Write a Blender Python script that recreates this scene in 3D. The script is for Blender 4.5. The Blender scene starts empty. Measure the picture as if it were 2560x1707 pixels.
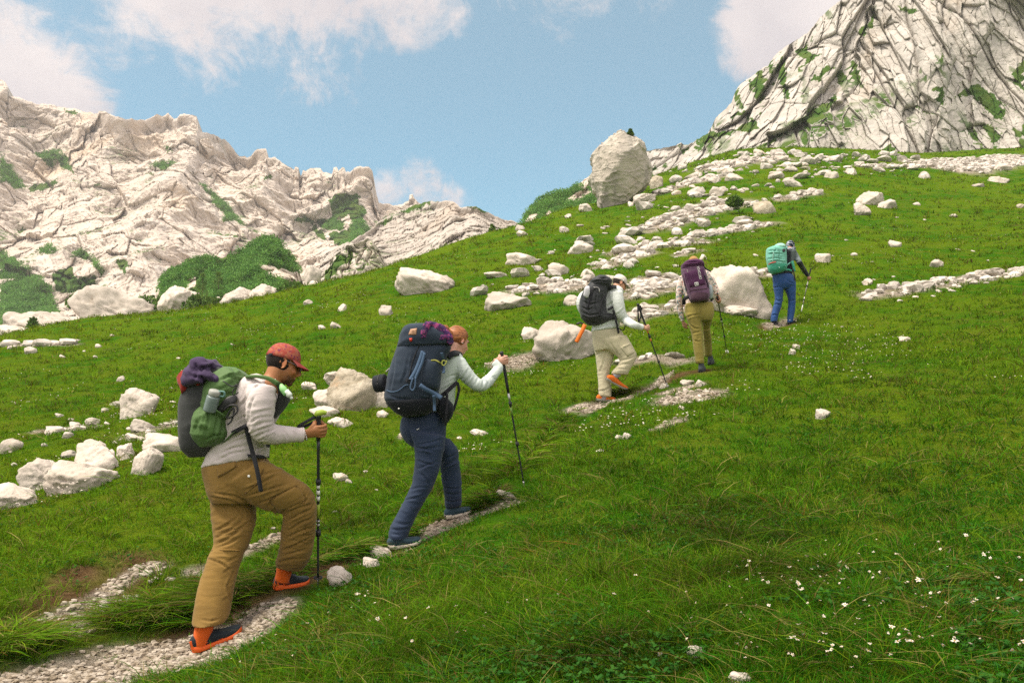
import bpy, bmesh, math, random
import numpy as np
from mathutils import Vector, Matrix
from mathutils.bvhtree import BVHTree

R = math.radians
scene = bpy.context.scene
COL = scene.collection

# ------------------------------------------------------------------ camera
PITCH = R(7.0)
FPX = 2217.0                     # focal length in pixels of the 2560 px wide photograph
CAM = np.array([0.0, 0.0, 1.6])
cam_d = bpy.data.cameras.new("camera")
cam_d.sensor_width = 36.0
cam_d.lens = 36.0 * FPX / 2560.0
cam_d.clip_start = 0.05
cam_d.clip_end = 3000.0
cam = bpy.data.objects.new("camera", cam_d)
cam.location = CAM
cam.rotation_euler = (math.pi / 2 + PITCH, 0, 0)
COL.objects.link(cam)
scene.camera = cam
FWD = np.array([0, math.cos(PITCH), math.sin(PITCH)])
UPV = np.array([0, -math.sin(PITCH), math.cos(PITCH)])
RGT = np.array([1.0, 0, 0])

# ------------------------------------------------------------------ sky, sun, exposure
SUN_EL, SUN_AZ = R(63.0), R(-122.0)          # azimuth from +Y, negative = left
SKY_STRENGTH = 0.15
EXPOSURE = 1.1
world = bpy.data.worlds.new("World")
scene.world = world
world.use_nodes = True
wn, wl = world.node_tree.nodes, world.node_tree.links
wn.clear()
def W(kind, **kw):
    n = wn.new(kind)
    for k, v in kw.items():
        setattr(n, k, v)
    return n
def wmath(op, a, b=None, c=None, clamp=False):
    n = W('ShaderNodeMath', operation=op, use_clamp=clamp)
    for i, x in enumerate((a, b, c)):
        if x is None:
            continue
        if isinstance(x, (int, float)):
            n.inputs[i].default_value = x
        else:
            wl.new(x, n.inputs[i])
    return n.outputs[0]
w_out = W('ShaderNodeOutputWorld')
w_bg = W('ShaderNodeBackground')
w_bg.inputs['Strength'].default_value = SKY_STRENGTH
w_sky = W('ShaderNodeTexSky', sky_type='NISHITA', sun_disc=False)
w_sky.sun_elevation = SUN_EL
w_sky.sun_rotation = SUN_AZ
w_sky.altitude = 1800
w_sky.air_density = 1.0
w_sky.dust_density = 1.2
w_sky.ozone_density = 1.2
w_tc = W('ShaderNodeTexCoord')
w_dir = w_tc.outputs['Generated']
def wnoise(scale, detail, rough, dist=0.0, off=(0, 0, 0)):
    m = W('ShaderNodeMapping')
    m.inputs['Location'].default_value = off
    wl.new(w_dir, m.inputs['Vector'])
    n = W('ShaderNodeTexNoise')
    n.inputs['Scale'].default_value = scale
    n.inputs['Detail'].default_value = detail
    n.inputs['Roughness'].default_value = rough
    n.inputs['Distortion'].default_value = dist
    wl.new(m.outputs[0], n.inputs['Vector'])
    return n.outputs['Fac']
def sky_dir(u, v):
    d = FWD + (u - 1280) / FPX * RGT + (853.5 - v) / FPX * UPV
    return d / np.linalg.norm(d)
def wblob(u, v, rad, amp):
    return wspot(sky_dir(u, v), rad / FPX, amp)
def wspot(d, ang, amp):
    vm = W('ShaderNodeVectorMath', operation='DOT_PRODUCT')
    wl.new(w_dir, vm.inputs[0])
    vm.inputs[1].default_value = d
    c = math.cos(ang)
    x = wmath('SUBTRACT', vm.outputs['Value'], c)
    x = wmath('DIVIDE', x, 1.0 - c)
    x = wmath('MAXIMUM', x, 0.0)
    return wmath('MULTIPLY', x, amp)
CLOUDS = [(-10, 200, 260, 1.3), (-80, 60, 260, 1.0), (110, 190, 160, .6), (230, 130, 140, .55), (330, -70, 240, .85), (480, -60, 240, .95), (640, -80, 260, .95), (820, -70, 250, 1.0),
          (1000, -20, 190, .95), (1095, 50, 110, .6), (540, 80, 200, .6), (800, 120, 200, .8), (690, 60, 170, .5), (800, 190, 110, .35), (240, 140, 130, .5),
          (1960, 30, 190, 1.3), (1900, 90, 130, .9), (1930, 160, 90, .5), (2080, -20, 240, 1.5),
          (1030, 470, 105, .9), (975, 480, 90, 1.0), (1085, 500, 90, .7), (600, 185, 50, .2), (1450, -420, 500, .8), (-700, 200, 500, 1.0), (3300, 100, 500, 1.0)]
acc = None
for cdef in CLOUDS:
    b = wblob(*cdef)
    acc = b if acc is None else wmath('MAXIMUM', acc, b) if cdef[3] < .4 else wmath('SMOOTH_MAX', acc, b, 0.25)
for d_, a_, m_ in (((0, -.5, .9), 70, 2.2), ((0, -1, .25), 75, 2.2), ((1, -.3, .35), 50, 1.6), ((-1, -.3, .35), 50, 1.6)):      # unseen cloud added overhead and behind the camera as neutral fill light
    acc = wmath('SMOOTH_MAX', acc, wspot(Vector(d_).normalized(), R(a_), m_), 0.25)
n_big = wnoise(7.5, 10.0, 0.66, 0.5)
n_fine = wnoise(26.0, 8.0, 0.7, 0.8, (3, 1, 7))
nz = wmath('ADD', wmath('MULTIPLY', wmath('SUBTRACT', n_big, 0.5), 2.3), wmath('MULTIPLY', wmath('SUBTRACT', n_fine, 0.5), 0.9))
dens = wmath('ADD', acc, wmath('MULTIPLY', nz, wmath('MINIMUM', wmath('MULTIPLY', acc, 3.0), 1.0)))
w_mr = W('ShaderNodeMapRange', interpolation_type='SMOOTHSTEP')
w_mr.inputs['From Min'].default_value = 0.30
w_mr.inputs['From Max'].default_value = 0.92
wl.new(dens, w_mr.inputs['Value'])
cloud_f = wmath('MULTIPLY', w_mr.outputs[0], 0.93)
n_sh = wnoise(7.0, 5.0, 0.55, 0.2, (5, 2, 1))
w_cc = W('ShaderNodeMix', data_type='RGBA')
w_cc.inputs['A'].default_value = (2.35, 2.12, 2.15, 1)
w_cc.inputs['B'].default_value = (3.05, 2.72, 2.62, 1)
w_m2 = W('ShaderNodeMapRange')
w_m2.inputs['From Min'].default_value = 0.35
w_m2.inputs['From Max'].default_value = 0.65
wl.new(n_sh, w_m2.inputs['Value'])
wl.new(w_m2.outputs[0], w_cc.inputs['Factor'])
w_veil = W('ShaderNodeMix', data_type='RGBA')          # thin high veil over the blue
w_veil.inputs['Factor'].default_value = 0.20
w_veil.inputs['B'].default_value = (2.3, 2.5, 2.5, 1)
wl.new(w_sky.outputs[0], w_veil.inputs['A'])
w_mix = W('ShaderNodeMix', data_type='RGBA')
wl.new(cloud_f, w_mix.inputs['Factor'])
w_tint = W('ShaderNodeMix', data_type='RGBA', blend_type='MULTIPLY')
w_tint.inputs['Factor'].default_value = 1.0
w_tint.inputs['B'].default_value = (0.54, 0.725, 0.635, 1)
wl.new(w_veil.outputs['Result'], w_tint.inputs['A'])
wl.new(w_tint.outputs['Result'], w_mix.inputs['A'])
wl.new(w_cc.outputs['Result'], w_mix.inputs['B'])
w_sep = W('ShaderNodeSeparateXYZ')
wl.new(w_dir, w_sep.inputs[0])
w_bk = W('ShaderNodeMapRange', interpolation_type='SMOOTHSTEP')      # added fill: unseen sky behind the camera brightened to lift the ambient light
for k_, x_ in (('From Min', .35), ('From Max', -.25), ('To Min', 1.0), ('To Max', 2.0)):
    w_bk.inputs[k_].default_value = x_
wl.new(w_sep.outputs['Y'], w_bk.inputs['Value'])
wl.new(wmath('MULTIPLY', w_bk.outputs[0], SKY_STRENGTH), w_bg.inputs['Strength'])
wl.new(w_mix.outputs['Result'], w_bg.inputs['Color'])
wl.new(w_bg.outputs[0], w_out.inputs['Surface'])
world.cycles.sampling_method = 'MANUAL'
world.cycles.sample_map_resolution = 512

sun_d = bpy.data.lights.new("sun", 'SUN')
sun_d.energy = 3.0
sun_d.angle = R(24.0)
sun_d.color = (1.0, 0.91, 0.78)
sun = bpy.data.objects.new("sun", sun_d)
_s = Vector((math.sin(SUN_AZ) * math.cos(SUN_EL), math.cos(SUN_AZ) * math.cos(SUN_EL), math.sin(SUN_EL)))
sun.rotation_euler = _s.to_track_quat('Z', 'Y').to_euler()
sun.location = (-20, 10, 40)
COL.objects.link(sun)
scene.view_settings.view_transform = 'Standard'
scene.view_settings.look = 'None'
scene.view_settings.exposure = EXPOSURE
scene.view_settings.gamma = 1.0
scene.render.engine = 'CYCLES'
scene.cycles.use_denoising = False
scene.cycles.max_bounces = 5
scene.cycles.diffuse_bounces = 3
scene.cycles.transparent_max_bounces = 4
scene.cycles.sample_clamp_indirect = 4.0

# ------------------------------------------------------------------ helpers
def unit(v):
    v = np.asarray(v, float)
    return v / np.linalg.norm(v)
def P(u, v, D):
    """point seen at pixel (u, v) of the photograph at camera depth D"""
    u, v, D = np.asarray(u, float), np.asarray(v, float), np.asarray(D, float)
    a, b = (u - 1280) / FPX, (853.5 - v) / FPX
    return CAM + D[..., None] * (FWD + a[..., None] * RGT + b[..., None] * UPV)
def proj(V):
    q = np.asarray(V, float) - CAM
    d = q @ FWD
    return 1280 + FPX * (q @ RGT) / d, 853.5 - FPX * (q @ UPV) / d, d
def inpoly(u, v, poly):
    inside = np.zeros(np.shape(u), bool)
    n = len(poly)
    for i in range(n):
        x0, y0 = poly[i]
        x1, y1 = poly[(i + 1) % n]
        if y0 == y1:
            continue
        c = ((y0 > v) != (y1 > v)) & (u < (x1 - x0) * (v - y0) / (y1 - y0) + x0)
        inside ^= c
    return inside
def sstep(a, b, x):
    t = np.clip((x - a) / (b - a), 0, 1)
    return t * t * (3 - 2 * t)

_rg = np.random.RandomState(11)
_GT = _rg.normal(size=(256, 3))
_GT /= np.linalg.norm(_GT, axis=1)[:, None]
def _hash(x, y, z, seed=0):
    h = (x.astype(np.int64) * 374761393 + y.astype(np.int64) * 668265263 + z.astype(np.int64) * 2147483647 + seed * 974634777) & 0xffffffff
    h = ((h ^ (h >> 13)) * 1274126177) & 0xffffffff
    h = ((h ^ (h >> 16)) * 2246822519) & 0xffffffff
    return h ^ (h >> 15)
def perlin(p, seed=0):
    p = np.asarray(p, float)
    i = np.floor(p)
    f = p - i
    i = i.astype(np.int64)
    w = f * f * f * (f * (f * 6 - 15) + 10)
    out = 0
    for dx in (0, 1):
        wx = w[:, 0] if dx else 1 - w[:, 0]
        for dy in (0, 1):
            wy = w[:, 1] if dy else 1 - w[:, 1]
            for dz in (0, 1):
                wz = w[:, 2] if dz else 1 - w[:, 2]
                g = _GT[_hash(i[:, 0] + dx, i[:, 1] + dy, i[:, 2] + dz, seed) & 255]
                out = out + wx * wy * wz * ((f[:, 0] - dx) * g[:, 0] + (f[:, 1] - dy) * g[:, 1] + (f[:, 2] - dz) * g[:, 2])
    return out * 1.5
def fbm(p, octaves=4, gain=0.5, seed=0, lac=2.03):
    s, a, out = 1.0, 1.0, 0
    for k in range(octaves):
        out = out + a * perlin(p * s + 17.3 * k, seed + k)
        s *= lac
        a *= gain
    return out
def ridged(p, octaves=4, gain=0.5, seed=0, lac=2.1):
    s, a, out = 1.0, 1.0, 0
    for k in range(octaves):
        out = out + a * (1 - np.abs(perlin(p * s + 9.1 * k, seed + k)) * 2)
        s *= lac
        a *= gain
    return out
def worley(p, seed=0, full=False):
    p = np.asarray(p, float)
    i = np.floor(p).astype(np.int64)
    F1 = np.full(len(p), 9.0)
    F2 = np.full(len(p), 9.0)
    ID = np.zeros(len(p))
    DL = np.zeros_like(p)
    for dx in (-1, 0, 1):
        for dy in (-1, 0, 1):
            for dz in (-1, 0, 1):
                cx, cy, cz = i[:, 0] + dx, i[:, 1] + dy, i[:, 2] + dz
                h = _hash(cx, cy, cz, seed)
                q = np.stack([cx + (h & 1023) / 1023.0, cy + ((h >> 10) & 1023) / 1023.0, cz + ((h >> 20) & 1023) / 1023.0], 1)
                d = np.sqrt(((q - p) ** 2).sum(1))
                near = d < F1
                F2 = np.where(near, F1, np.minimum(F2, d))
                ID = np.where(near, (h >> 5) & 4095, ID)
                if full:
                    DL = np.where(near[:, None], p - q, DL)
                F1 = np.where(near, d, F1)
    return (F1, F2, ID / 4095.0, DL) if full else (F1, F2, ID / 4095.0)
def facets(p, seed, step, tilt, crack, width):
    """broken-stone relief: every cell a flat face of its own height and slant, with a narrow joint between"""
    F1, F2, I, d = worley(p, seed, True)
    g = np.stack([np.mod(I * k, 1.0) - .5 for k in (71.3, 137.7, 211.9)], 1)
    return step * (I - .5) + tilt * (g * d).sum(1) * 2 - crack * np.exp(-(F2 - F1) / width)

def mesh_np(name, V, F, smooth=True, cols=None, attrs=None):
    """V (n,3); F one (m,k) array or a list of them"""
    me = bpy.data.meshes.new(name)
    V = np.asarray(V, np.float32)
    Fs = [np.asarray(f, np.int32) for f in (F if isinstance(F, list) else [F]) if len(f)]
    me.vertices.add(len(V))
    me.vertices.foreach_set('co', V.ravel())
    loops = np.concatenate([f.ravel() for f in Fs])
    tot = np.concatenate([np.full(len(f), f.shape[1], np.int32) for f in Fs])
    start = np.concatenate([[0], np.cumsum(tot)[:-1]]).astype(np.int32)
    me.loops.add(len(loops))
    me.loops.foreach_set('vertex_index', loops)
    me.polygons.add(len(tot))
    me.polygons.foreach_set('loop_start', start)
    me.polygons.foreach_set('use_smooth', np.full(len(tot), smooth, bool))
    if cols is not None:
        c = np.ones((len(V), 4), np.float32)
        c[:, :3] = cols
        a = me.attributes.new('col', 'FLOAT_COLOR', 'POINT')
        a.data.foreach_set('color', c.ravel())
    for k, val in (attrs or {}).items():
        a = me.attributes.new(k, 'FLOAT', 'POINT')
        a.data.foreach_set('value', np.asarray(val, np.float32))
    me.update()
    me.validate()
    return me
def get_v(me):
    a = np.empty(len(me.vertices) * 3, np.float32)
    me.vertices.foreach_get('co', a)
    return a.reshape(-1, 3).astype(float)
def set_v(me, V):
    me.vertices.foreach_set('co', np.asarray(V, np.float32).ravel())
    me.update()
def get_n(me):
    a = np.empty(len(me.vertices) * 3, np.float32)
    me.vertex_normals.foreach_get('vector', a)
    return a.reshape(-1, 3).astype(float)
def add_cols(me, cols):
    c = np.ones((len(me.vertices), 4), np.float32)
    c[:, :3] = cols
    a = me.attributes.get('col') or me.attributes.new('col', 'FLOAT_COLOR', 'POINT')
    a.data.foreach_set('color', c.ravel())
def smooth_mesh(me):
    me.polygons.foreach_set('use_smooth', np.ones(len(me.polygons), bool))
    me.update()
def link(name, me, mat, parent=None, label=None, cat=None, group=None, kind=None):
    o = bpy.data.objects.new(name, me)
    COL.objects.link(o)
    if mat is not None:
        o.data.materials.append(mat)
    if parent is not None:
        o.parent = parent
        o.matrix_parent_inverse = Matrix.Translation(-Vector(parent.location))
    tag(o, label, cat, group, kind)
    return o
def tag(o, label=None, cat=None, group=None, kind=None):
    for k, v in (('label', label), ('category', cat), ('group', group), ('kind', kind)):
        if v:
            o[k] = v
    return o
def thing(name, loc, label, cat, group=None):
    o = bpy.data.objects.new(name, None)
    o.empty_display_size = 0.1
    o.location = loc
    COL.objects.link(o)
    return tag(o, label, cat, group)

# ------------------------------------------------------------------ materials
class Mat:
    def __init__(self, name, rough=0.8, spec=0.25):
        self.m = bpy.data.materials.new(name)
        self.m.use_nodes = True
        self.n, self.l = self.m.node_tree.nodes, self.m.node_tree.links
        self.b = self.n['Principled BSDF']
        self.out = self.n['Material Output']
        self.b.inputs['Roughness'].default_value = rough
        self.b.inputs['Specular IOR Level'].default_value = spec
        self._tc = None
    def tc(self):
        if self._tc is None:
            g = self.n.new('ShaderNodeNewGeometry')
            self._tc = g.outputs['Position']
        return self._tc
    def vec(self, rot=(0, 0, 0), sc=(1, 1, 1)):
        m = self.n.new('ShaderNodeMapping')
        m.vector_type = 'POINT'
        m.inputs['Rotation'].default_value = rot
        m.inputs['Scale'].default_value = sc
        self.l.new(self.tc(), m.inputs['Vector'])
        return m.outputs[0]
    def noise(self, scale, detail=4, rough=0.55, dist=0, vec=None, out='Fac'):
        t = self.n.new('ShaderNodeTexNoise')
        for k, v in (('Scale', scale), ('Detail', detail), ('Roughness', rough), ('Distortion', dist)):
            t.inputs[k].default_value = v
        self.l.new(vec if vec is not None else self.tc(), t.inputs['Vector'])
        return t.outputs[out]
    def voro(self, scale, feature='F1', vec=None, out='Distance', rnd=1.0):
        t = self.n.new('ShaderNodeTexVoronoi')
        t.feature = feature
        t.inputs['Scale'].default_value = scale
        t.inputs['Randomness'].default_value = rnd
        self.l.new(vec if vec is not None else self.tc(), t.inputs['Vector'])
        return t.outputs[out]
    def rng(self, x, a, b, c=0.0, d=1.0, smooth=True):
        t = self.n.new('ShaderNodeMapRange')
        if smooth:
            t.interpolation_type = 'SMOOTHSTEP'
        self.l.new(x, t.inputs['Value'])
        for k, v in (('From Min', a), ('From Max', b), ('To Min', c), ('To Max', d)):
            t.inputs[k].default_value = v
        return t.outputs[0]
    def math(self, op, a, b=None):
        t = self.n.new('ShaderNodeMath')
        t.operation = op
        for i, x in enumerate((a, b)):
            if x is None:
                continue
            if isinstance(x, (int, float)):
                t.inputs[i].default_value = x
            else:
                self.l.new(x, t.inputs[i])
        return t.outputs[0]
    def mix(self, f, a, b, blend='MIX'):
        t = self.n.new('ShaderNodeMix')
        t.data_type = 'RGBA'
        t.blend_type = blend
        for k, x in (('Factor', f), ('A', a), ('B', b)):
            if isinstance(x, (int, float)):
                t.inputs[k].default_value = x
            elif isinstance(x, tuple):
                t.inputs[k].default_value = (*x[:3], 1)
            else:
                self.l.new(x, t.inputs[k])
        return t.outputs['Result']
    def attr(self, name, out='Color'):
        t = self.n.new('ShaderNodeAttribute')
        t.attribute_name = name
        return t.outputs[out]
    def base(self, c):
        if isinstance(c, tuple):
            self.b.inputs['Base Color'].default_value = (*c[:3], 1)
        else:
            self.l.new(c, self.b.inputs['Base Color'])
    def bump(self, h, dist=0.01, strength=1.0):
        t = self.n.new('ShaderNodeBump')
        t.inputs['Strength'].default_value = strength
        t.inputs['Distance'].default_value = dist
        self.l.new(h, t.inputs['Height'])
        prev = self.b.inputs['Normal'].links
        if prev:
            self.l.new(prev[0].from_socket, t.inputs['Normal'])
        self.l.new(t.outputs[0], self.b.inputs['Normal'])

def cloth(name, c, rough=0.85, var=0.12, bump=0.004, attr=False, spec=0.15, fold=26.0):
    M = Mat(name, rough, spec)
    n = M.noise(6.0, 4)
    n2 = M.noise(180.0, 2)
    basec = M.attr('col') if attr else c
    dark = M.mix(1.0, basec, (1 - 2 * var,) * 3, 'MULTIPLY')
    col = M.mix(M.rng(n, .35, .65), dark, basec)
    col = M.mix(M.math('MULTIPLY', n2, 0.18), col, (c[0] * .5, c[1] * .5, c[2] * .5))
    M.base(col)
    M.bump(M.noise(fold * .55, 3, 0.5, 0.6, M.vec((.4, .5, .3), (.5, 1, 1.6))), bump * .5)
    M.bump(n2, 0.0006)
    M.b.inputs['Sheen Weight'].default_value = 0.08
    return M.m
def plain(name, c, rough=0.5, spec=0.4, metal=0.0, var=0.08):
    M = Mat(name, rough, spec)
    n = M.noise(30.0, 4)
    M.base(M.mix(n, tuple(x * (1 - var) for x in c), tuple(min(1, x * (1 + var)) for x in c)))
    M.b.inputs['Metallic'].default_value = metal
    return M.m
# ------------------------------------------------------------------ terrain
GP = [(0, 1707, 4.3), (640, 1707, 3.9), (1280, 1707, 3.1), (1920, 1707, 2.7), (2560, 1707, 2.5), (520, 1612, 5.0), (725, 1470, 5.32), (1005, 1370, 6.6), (1150, 1290, 7.0),
      (1280, 1450, 4.9), (1920, 1300, 5.5), (2560, 1300, 5.0), (1920, 1000, 10.0), (2560, 1000, 9.0), (1515, 1000, 12.0), (1655, 930, 13.0), (1940, 808, 17.5), (2560, 800, 15.0),
      (0, 1250, 9.0), (0, 1000, 17.0), (300, 1400, 6.4), (700, 900, 18.0), (880, 1010, 12.5), (1060, 735, 27.0), (1400, 880, 16.0), (1500, 600, 36.0), (1840, 770, 18.5), (1900, 530, 38.0),
      (2400, 480, 44.0), (2560, 650, 24.0), (2560, 450, 52.0), (1000, 1150, 9.6), (1320, 1200, 7.6), (400, 1150, 9.6), (1600, 1200, 7.0), (300, 900, 22.0),
      (0, 842, 32), (200, 803, 34), (400, 776, 36), (700, 742, 39), (1000, 660, 45), (1200, 597, 50), (1300, 565, 52), (1420, 528, 55), (1500, 515, 56),
      (1640, 440, 62), (1750, 402, 68), (1850, 378, 74), (2050, 385, 80), (2300, 390, 82), (2560, 372, 80), (2900, 372, 75), (-300, 900, 32), (-300, 1300, 8)]
_a = np.array(GP, float)
_pts = list(P(_a[:, 0], _a[:, 1], _a[:, 2]))
for (u, v, D) in [(-300, 900, 32), (0, 842, 32), (200, 803, 34), (400, 776, 36), (700, 742, 39), (1000, 660, 45), (1200, 597, 50), (1300, 565, 52), (1420, 528, 55)]:
    p = P(u, v, D)
    h = (p - CAM) * np.array([1, 1, 0])
    for k, dz in ((1.22, 0.35), (1.6, -3.0), (2.2, -9.0)):
        q = CAM + h * k
        q[2] = p[2] + dz
        _pts.append(q)
for (u, v, D) in [(1640, 440, 62), (1850, 378, 74), (2050, 385, 80), (2300, 390, 82), (2560, 372, 80), (2900, 372, 75)]:
    p = P(u, v, D)
    h = (p - CAM) * np.array([1, 1, 0])
    for k, dz in ((1.4, 5.0), (2.2, 12.0)):
        q = CAM + h * k
        q[2] = p[2] + dz
        _pts.append(q)
for (x, y, z) in [(0, 0, 0.05), (-3, 0, -.55), (3, 0, .55), (0, -3, -.4), (-6, 2, -.6), (6, 2, 1.2), (-3, -3, -1.0), (4, -3, .3), (12, 3, 3.2), (-14, 3, -1.8)]:
    _pts.append(np.array([x, y, z], float))
TP = np.array(_pts)
def _warp(xy):                      # distances grow with range, so the spline works on log-like coordinates
    r = np.sqrt((xy ** 2).sum(1)) + 1e-6
    k = np.log1p(r / 3.0) / r
    return xy * k[:, None]
_TW = _warp(TP[:, :2])
def _U(d2):
    return np.where(d2 < 1e-12, 0, 0.5 * d2 * np.log(d2 + 1e-12))
# height is splined relative to an inclined reference so the fit stays tame
def _ref(xy):
    return 0.16 * xy[:, 0] + 0.21 * xy[:, 1]
_rr = np.sqrt((TP[:, :2] ** 2).sum(1)) + 3.0
_n = len(TP)
_K = _U(((_TW[:, None] - _TW[None]) ** 2).sum(2)) + np.eye(_n) * 2e-4
_Q = np.c_[np.ones(_n), _TW]
_A = np.block([[_K, _Q], [_Q.T, np.zeros((3, 3))]])
_sol = np.linalg.solve(_A, np.r_[(TP[:, 2] - _ref(TP)) / _rr, np.zeros(3)])
def hz_base(xy):
    xy = np.asarray(xy, float)
    out = np.empty(len(xy))
    for s in range(0, len(xy), 40000):
        c = xy[s:s + 40000]
        w = _warp(c)
        d2 = ((w[:, None] - _TW[None]) ** 2).sum(2)
        z = _U(d2) @ _sol[:_n] + np.c_[np.ones(len(c)), w] @ _sol[_n:]
        out[s:s + 40000] = z * (np.sqrt((c ** 2).sum(1)) + 3.0) + _ref(c)
    return out
def trace(u, v, hfun, tmin=1.5, tmax=130.0, n=420):
    """where the ray through pixel (u, v) first meets the ground"""
    u, v = np.atleast_1d(np.asarray(u, float)), np.atleast_1d(np.asarray(v, float))
    t = np.geomspace(tmin, tmax, n)
    dirs = FWD + ((u - 1280) / FPX)[:, None] * RGT + ((853.5 - v) / FPX)[:, None] * UPV
    out = np.full((len(u), 3), np.nan)
    for k in range(len(u)):
        q = CAM + t[:, None] * dirs[k]
        g = q[:, 2] - hfun(q[:, :2])
        j = np.nonzero(g < 0)[0]
        if len(j) == 0 or j[0] == 0:
            continue
        j = j[0]
        a = g[j - 1] / (g[j - 1] - g[j])
        out[k] = q[j - 1] + a * (q[j] - q[j - 1])
    return out
def px_line(pts, step=12):
    o = []
    for (a, b) in zip(pts[:-1], pts[1:]):
        n = max(1, int(math.hypot(b[0] - a[0], b[1] - a[1]) / step))
        for i in range(n):
            o.append((a[0] + (b[0] - a[0]) * i / n, a[1] + (b[1] - a[1]) * i / n))
    o.append(pts[-1])
    return np.array(o)
# the path: a trodden gravel line cut a little into the slope
PATHS = [([(-120, 1760), (120, 1690), (300, 1640), (480, 1625), (560, 1600), (640, 1545)], 0.34),
         ([(640, 1545), (720, 1475), (800, 1430), (900, 1395), (1000, 1368), (1090, 1325), (1160, 1290), (1230, 1262), (1290, 1230)], 0.13),
         ([(1290, 1230), (1370, 1150), (1440, 1060), (1500, 1008), (1580, 985)], 0.12), ([(1580, 985), (1640, 955), (1660, 925), (1700, 895), (1800, 850), (1940, 812), (2000, 790)], 0.12)]
# where the track shows as bare gravel
BARE = [(PATHS[0][0][:6], 0.25), ([(640, 1545), (690, 1500)], .10), ([(915, 1402), (1010, 1372)], .09), ([(1085, 1312), (1160, 1290), (1230, 1262), (1275, 1240)], .13), ([(1440, 1025), (1500, 1006), (1560, 1000)], .16), ([(1575, 990), (1640, 960), (1670, 930)], .10), ([(1660, 985), (1740, 960)], .14), ([(1920, 812), (1990, 795)], .10)]
GRAVEL = [([(60, 1560), (170, 1520), (260, 1480), (330, 1430), (400, 1410)], 0.07), ([(30, 1600), (200, 1560), (260, 1520)], 0.09), ([(480, 1425), (640, 1375), (700, 1345)], 0.07),
          ([(1690, 1000), (1760, 985)], 0.28), ([(1440, 1030), (1500, 1006)], 0.16), ([(1650, 1070), (1700, 1050)], 0.10), ([(1270, 920), (1330, 890)], 0.35), ([(1000, 1090), (1090, 1080)], 0.05)]
SCREE = [([(1508, 669), (1560, 652), (1609, 640)], .5), ([(1566, 634), (1620, 618), (1690, 610), (1725, 606)], .8), ([(1646, 564), (1700, 548), (1765, 525), (1836, 508)], .9), ([(1728, 588), (1790, 575), (1918, 556)], .5),
         ([(1335, 722), (1390, 718), (1455, 722)], .9), ([(1590, 735), (1625, 725), (1640, 705)], .8), ([(1560, 800), (1650, 775), (1710, 770)], .55), ([(1560, 905), (1700, 898)], .25), ([(2205, 738), (2290, 725), (2380, 710), (2480, 690), (2600, 668)], .55),
         ([(2360, 418), (2440, 410), (2600, 394)], 2.3), ([(1790, 418), (1850, 408), (1930, 402)], 1.2), ([(2150, 415), (2300, 420)], .35), ([(1640, 480), (1720, 455), (1800, 440)], .6), ([(1950, 500), (2040, 488)], .35), ([(1900, 690), (1925, 680)], .5),
         ([(20, 868), (180, 862)], .25), ([(1700, 640), (1745, 628)], .25), ([(100, 1080), (230, 1068)], .15), ([(330, 1085), (440, 1055)], .2), ([(300, 1010), (330, 1002)], .15)]
def _mk(lines):
    o = []
    for pts, w in lines:
        q = px_line(pts)
        g = trace(q[:, 0], q[:, 1], hz_base)
        g = g[~np.isnan(g[:, 0])]
        o.append((g, w))
    return o
DIRT = [([(140, 1545), (220, 1480), (290, 1420)], .30), ([(560, 1560), (640, 1500), (760, 1440), (900, 1390)], .12), ([(1600, 975), (1700, 940), (1760, 925)], .13), ([(1180, 1240), (1250, 1220)], .10), ([(1900, 815), (1980, 808)], .10), ([(420, 1590), (560, 1560)], .12)]
DIRTW, TRACKW, PATHW, GRAVW, SCREEW = _mk(DIRT), _mk(PATHS), _mk(BARE), _mk(GRAVEL), _mk(SCREE)
def line_mask(xy, lines, soft=0.5):
    """1 on the line, 0 past its half width"""
    m = np.zeros(len(xy))
    for g, w in lines:
        lo, hi = g[:, :2].min(0) - 2 * w, g[:, :2].max(0) + 2 * w
        idx = np.nonzero(((xy > lo) & (xy < hi)).all(1))[0]
        if len(idx) == 0:
            continue
        q = xy[idx]
        best = np.full(len(q), 1e9)
        for a, b in zip(g[:-1, :2], g[1:, :2]):
            ab = b - a
            t = np.clip(((q - a) @ ab) / (ab @ ab + 1e-9), 0, 1)
            d = q - a - t[:, None] * ab
            best = np.minimum(best, (d ** 2).sum(1))
        dd = np.sqrt(best) / w
        m[idx] = np.maximum(m[idx], 1 - sstep(1 - soft, 1 + soft, dd))
    return m
def hz(xy, fine=True):
    xy = np.asarray(xy, float)
    z = hz_base(xy)
    r = np.sqrt((xy ** 2).sum(1))
    p3 = np.c_[xy, np.zeros(len(xy))]
    far = sstep(6, 40, r)
    z = z + 0.05 * perlin(p3 * 0.9, 3) * (1 - .3 * far) + 0.025 * perlin(p3 * 2.7, 4) + far * 0.28 * perlin(p3 * 0.16, 5)
    pm = line_mask(xy, TRACKW, 0.6)
    z = z - 0.05 * pm + 0.02 * pm * perlin(p3 * 5, 8)
    if fine:
        z = z + 0.014 * fbm(p3 * 8, 2, .5, 6) * np.clip(1.5 - r / 30, 0.2, 1)
    return z
def ground_at(u, v):
    return trace(u, v, hz)

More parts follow.
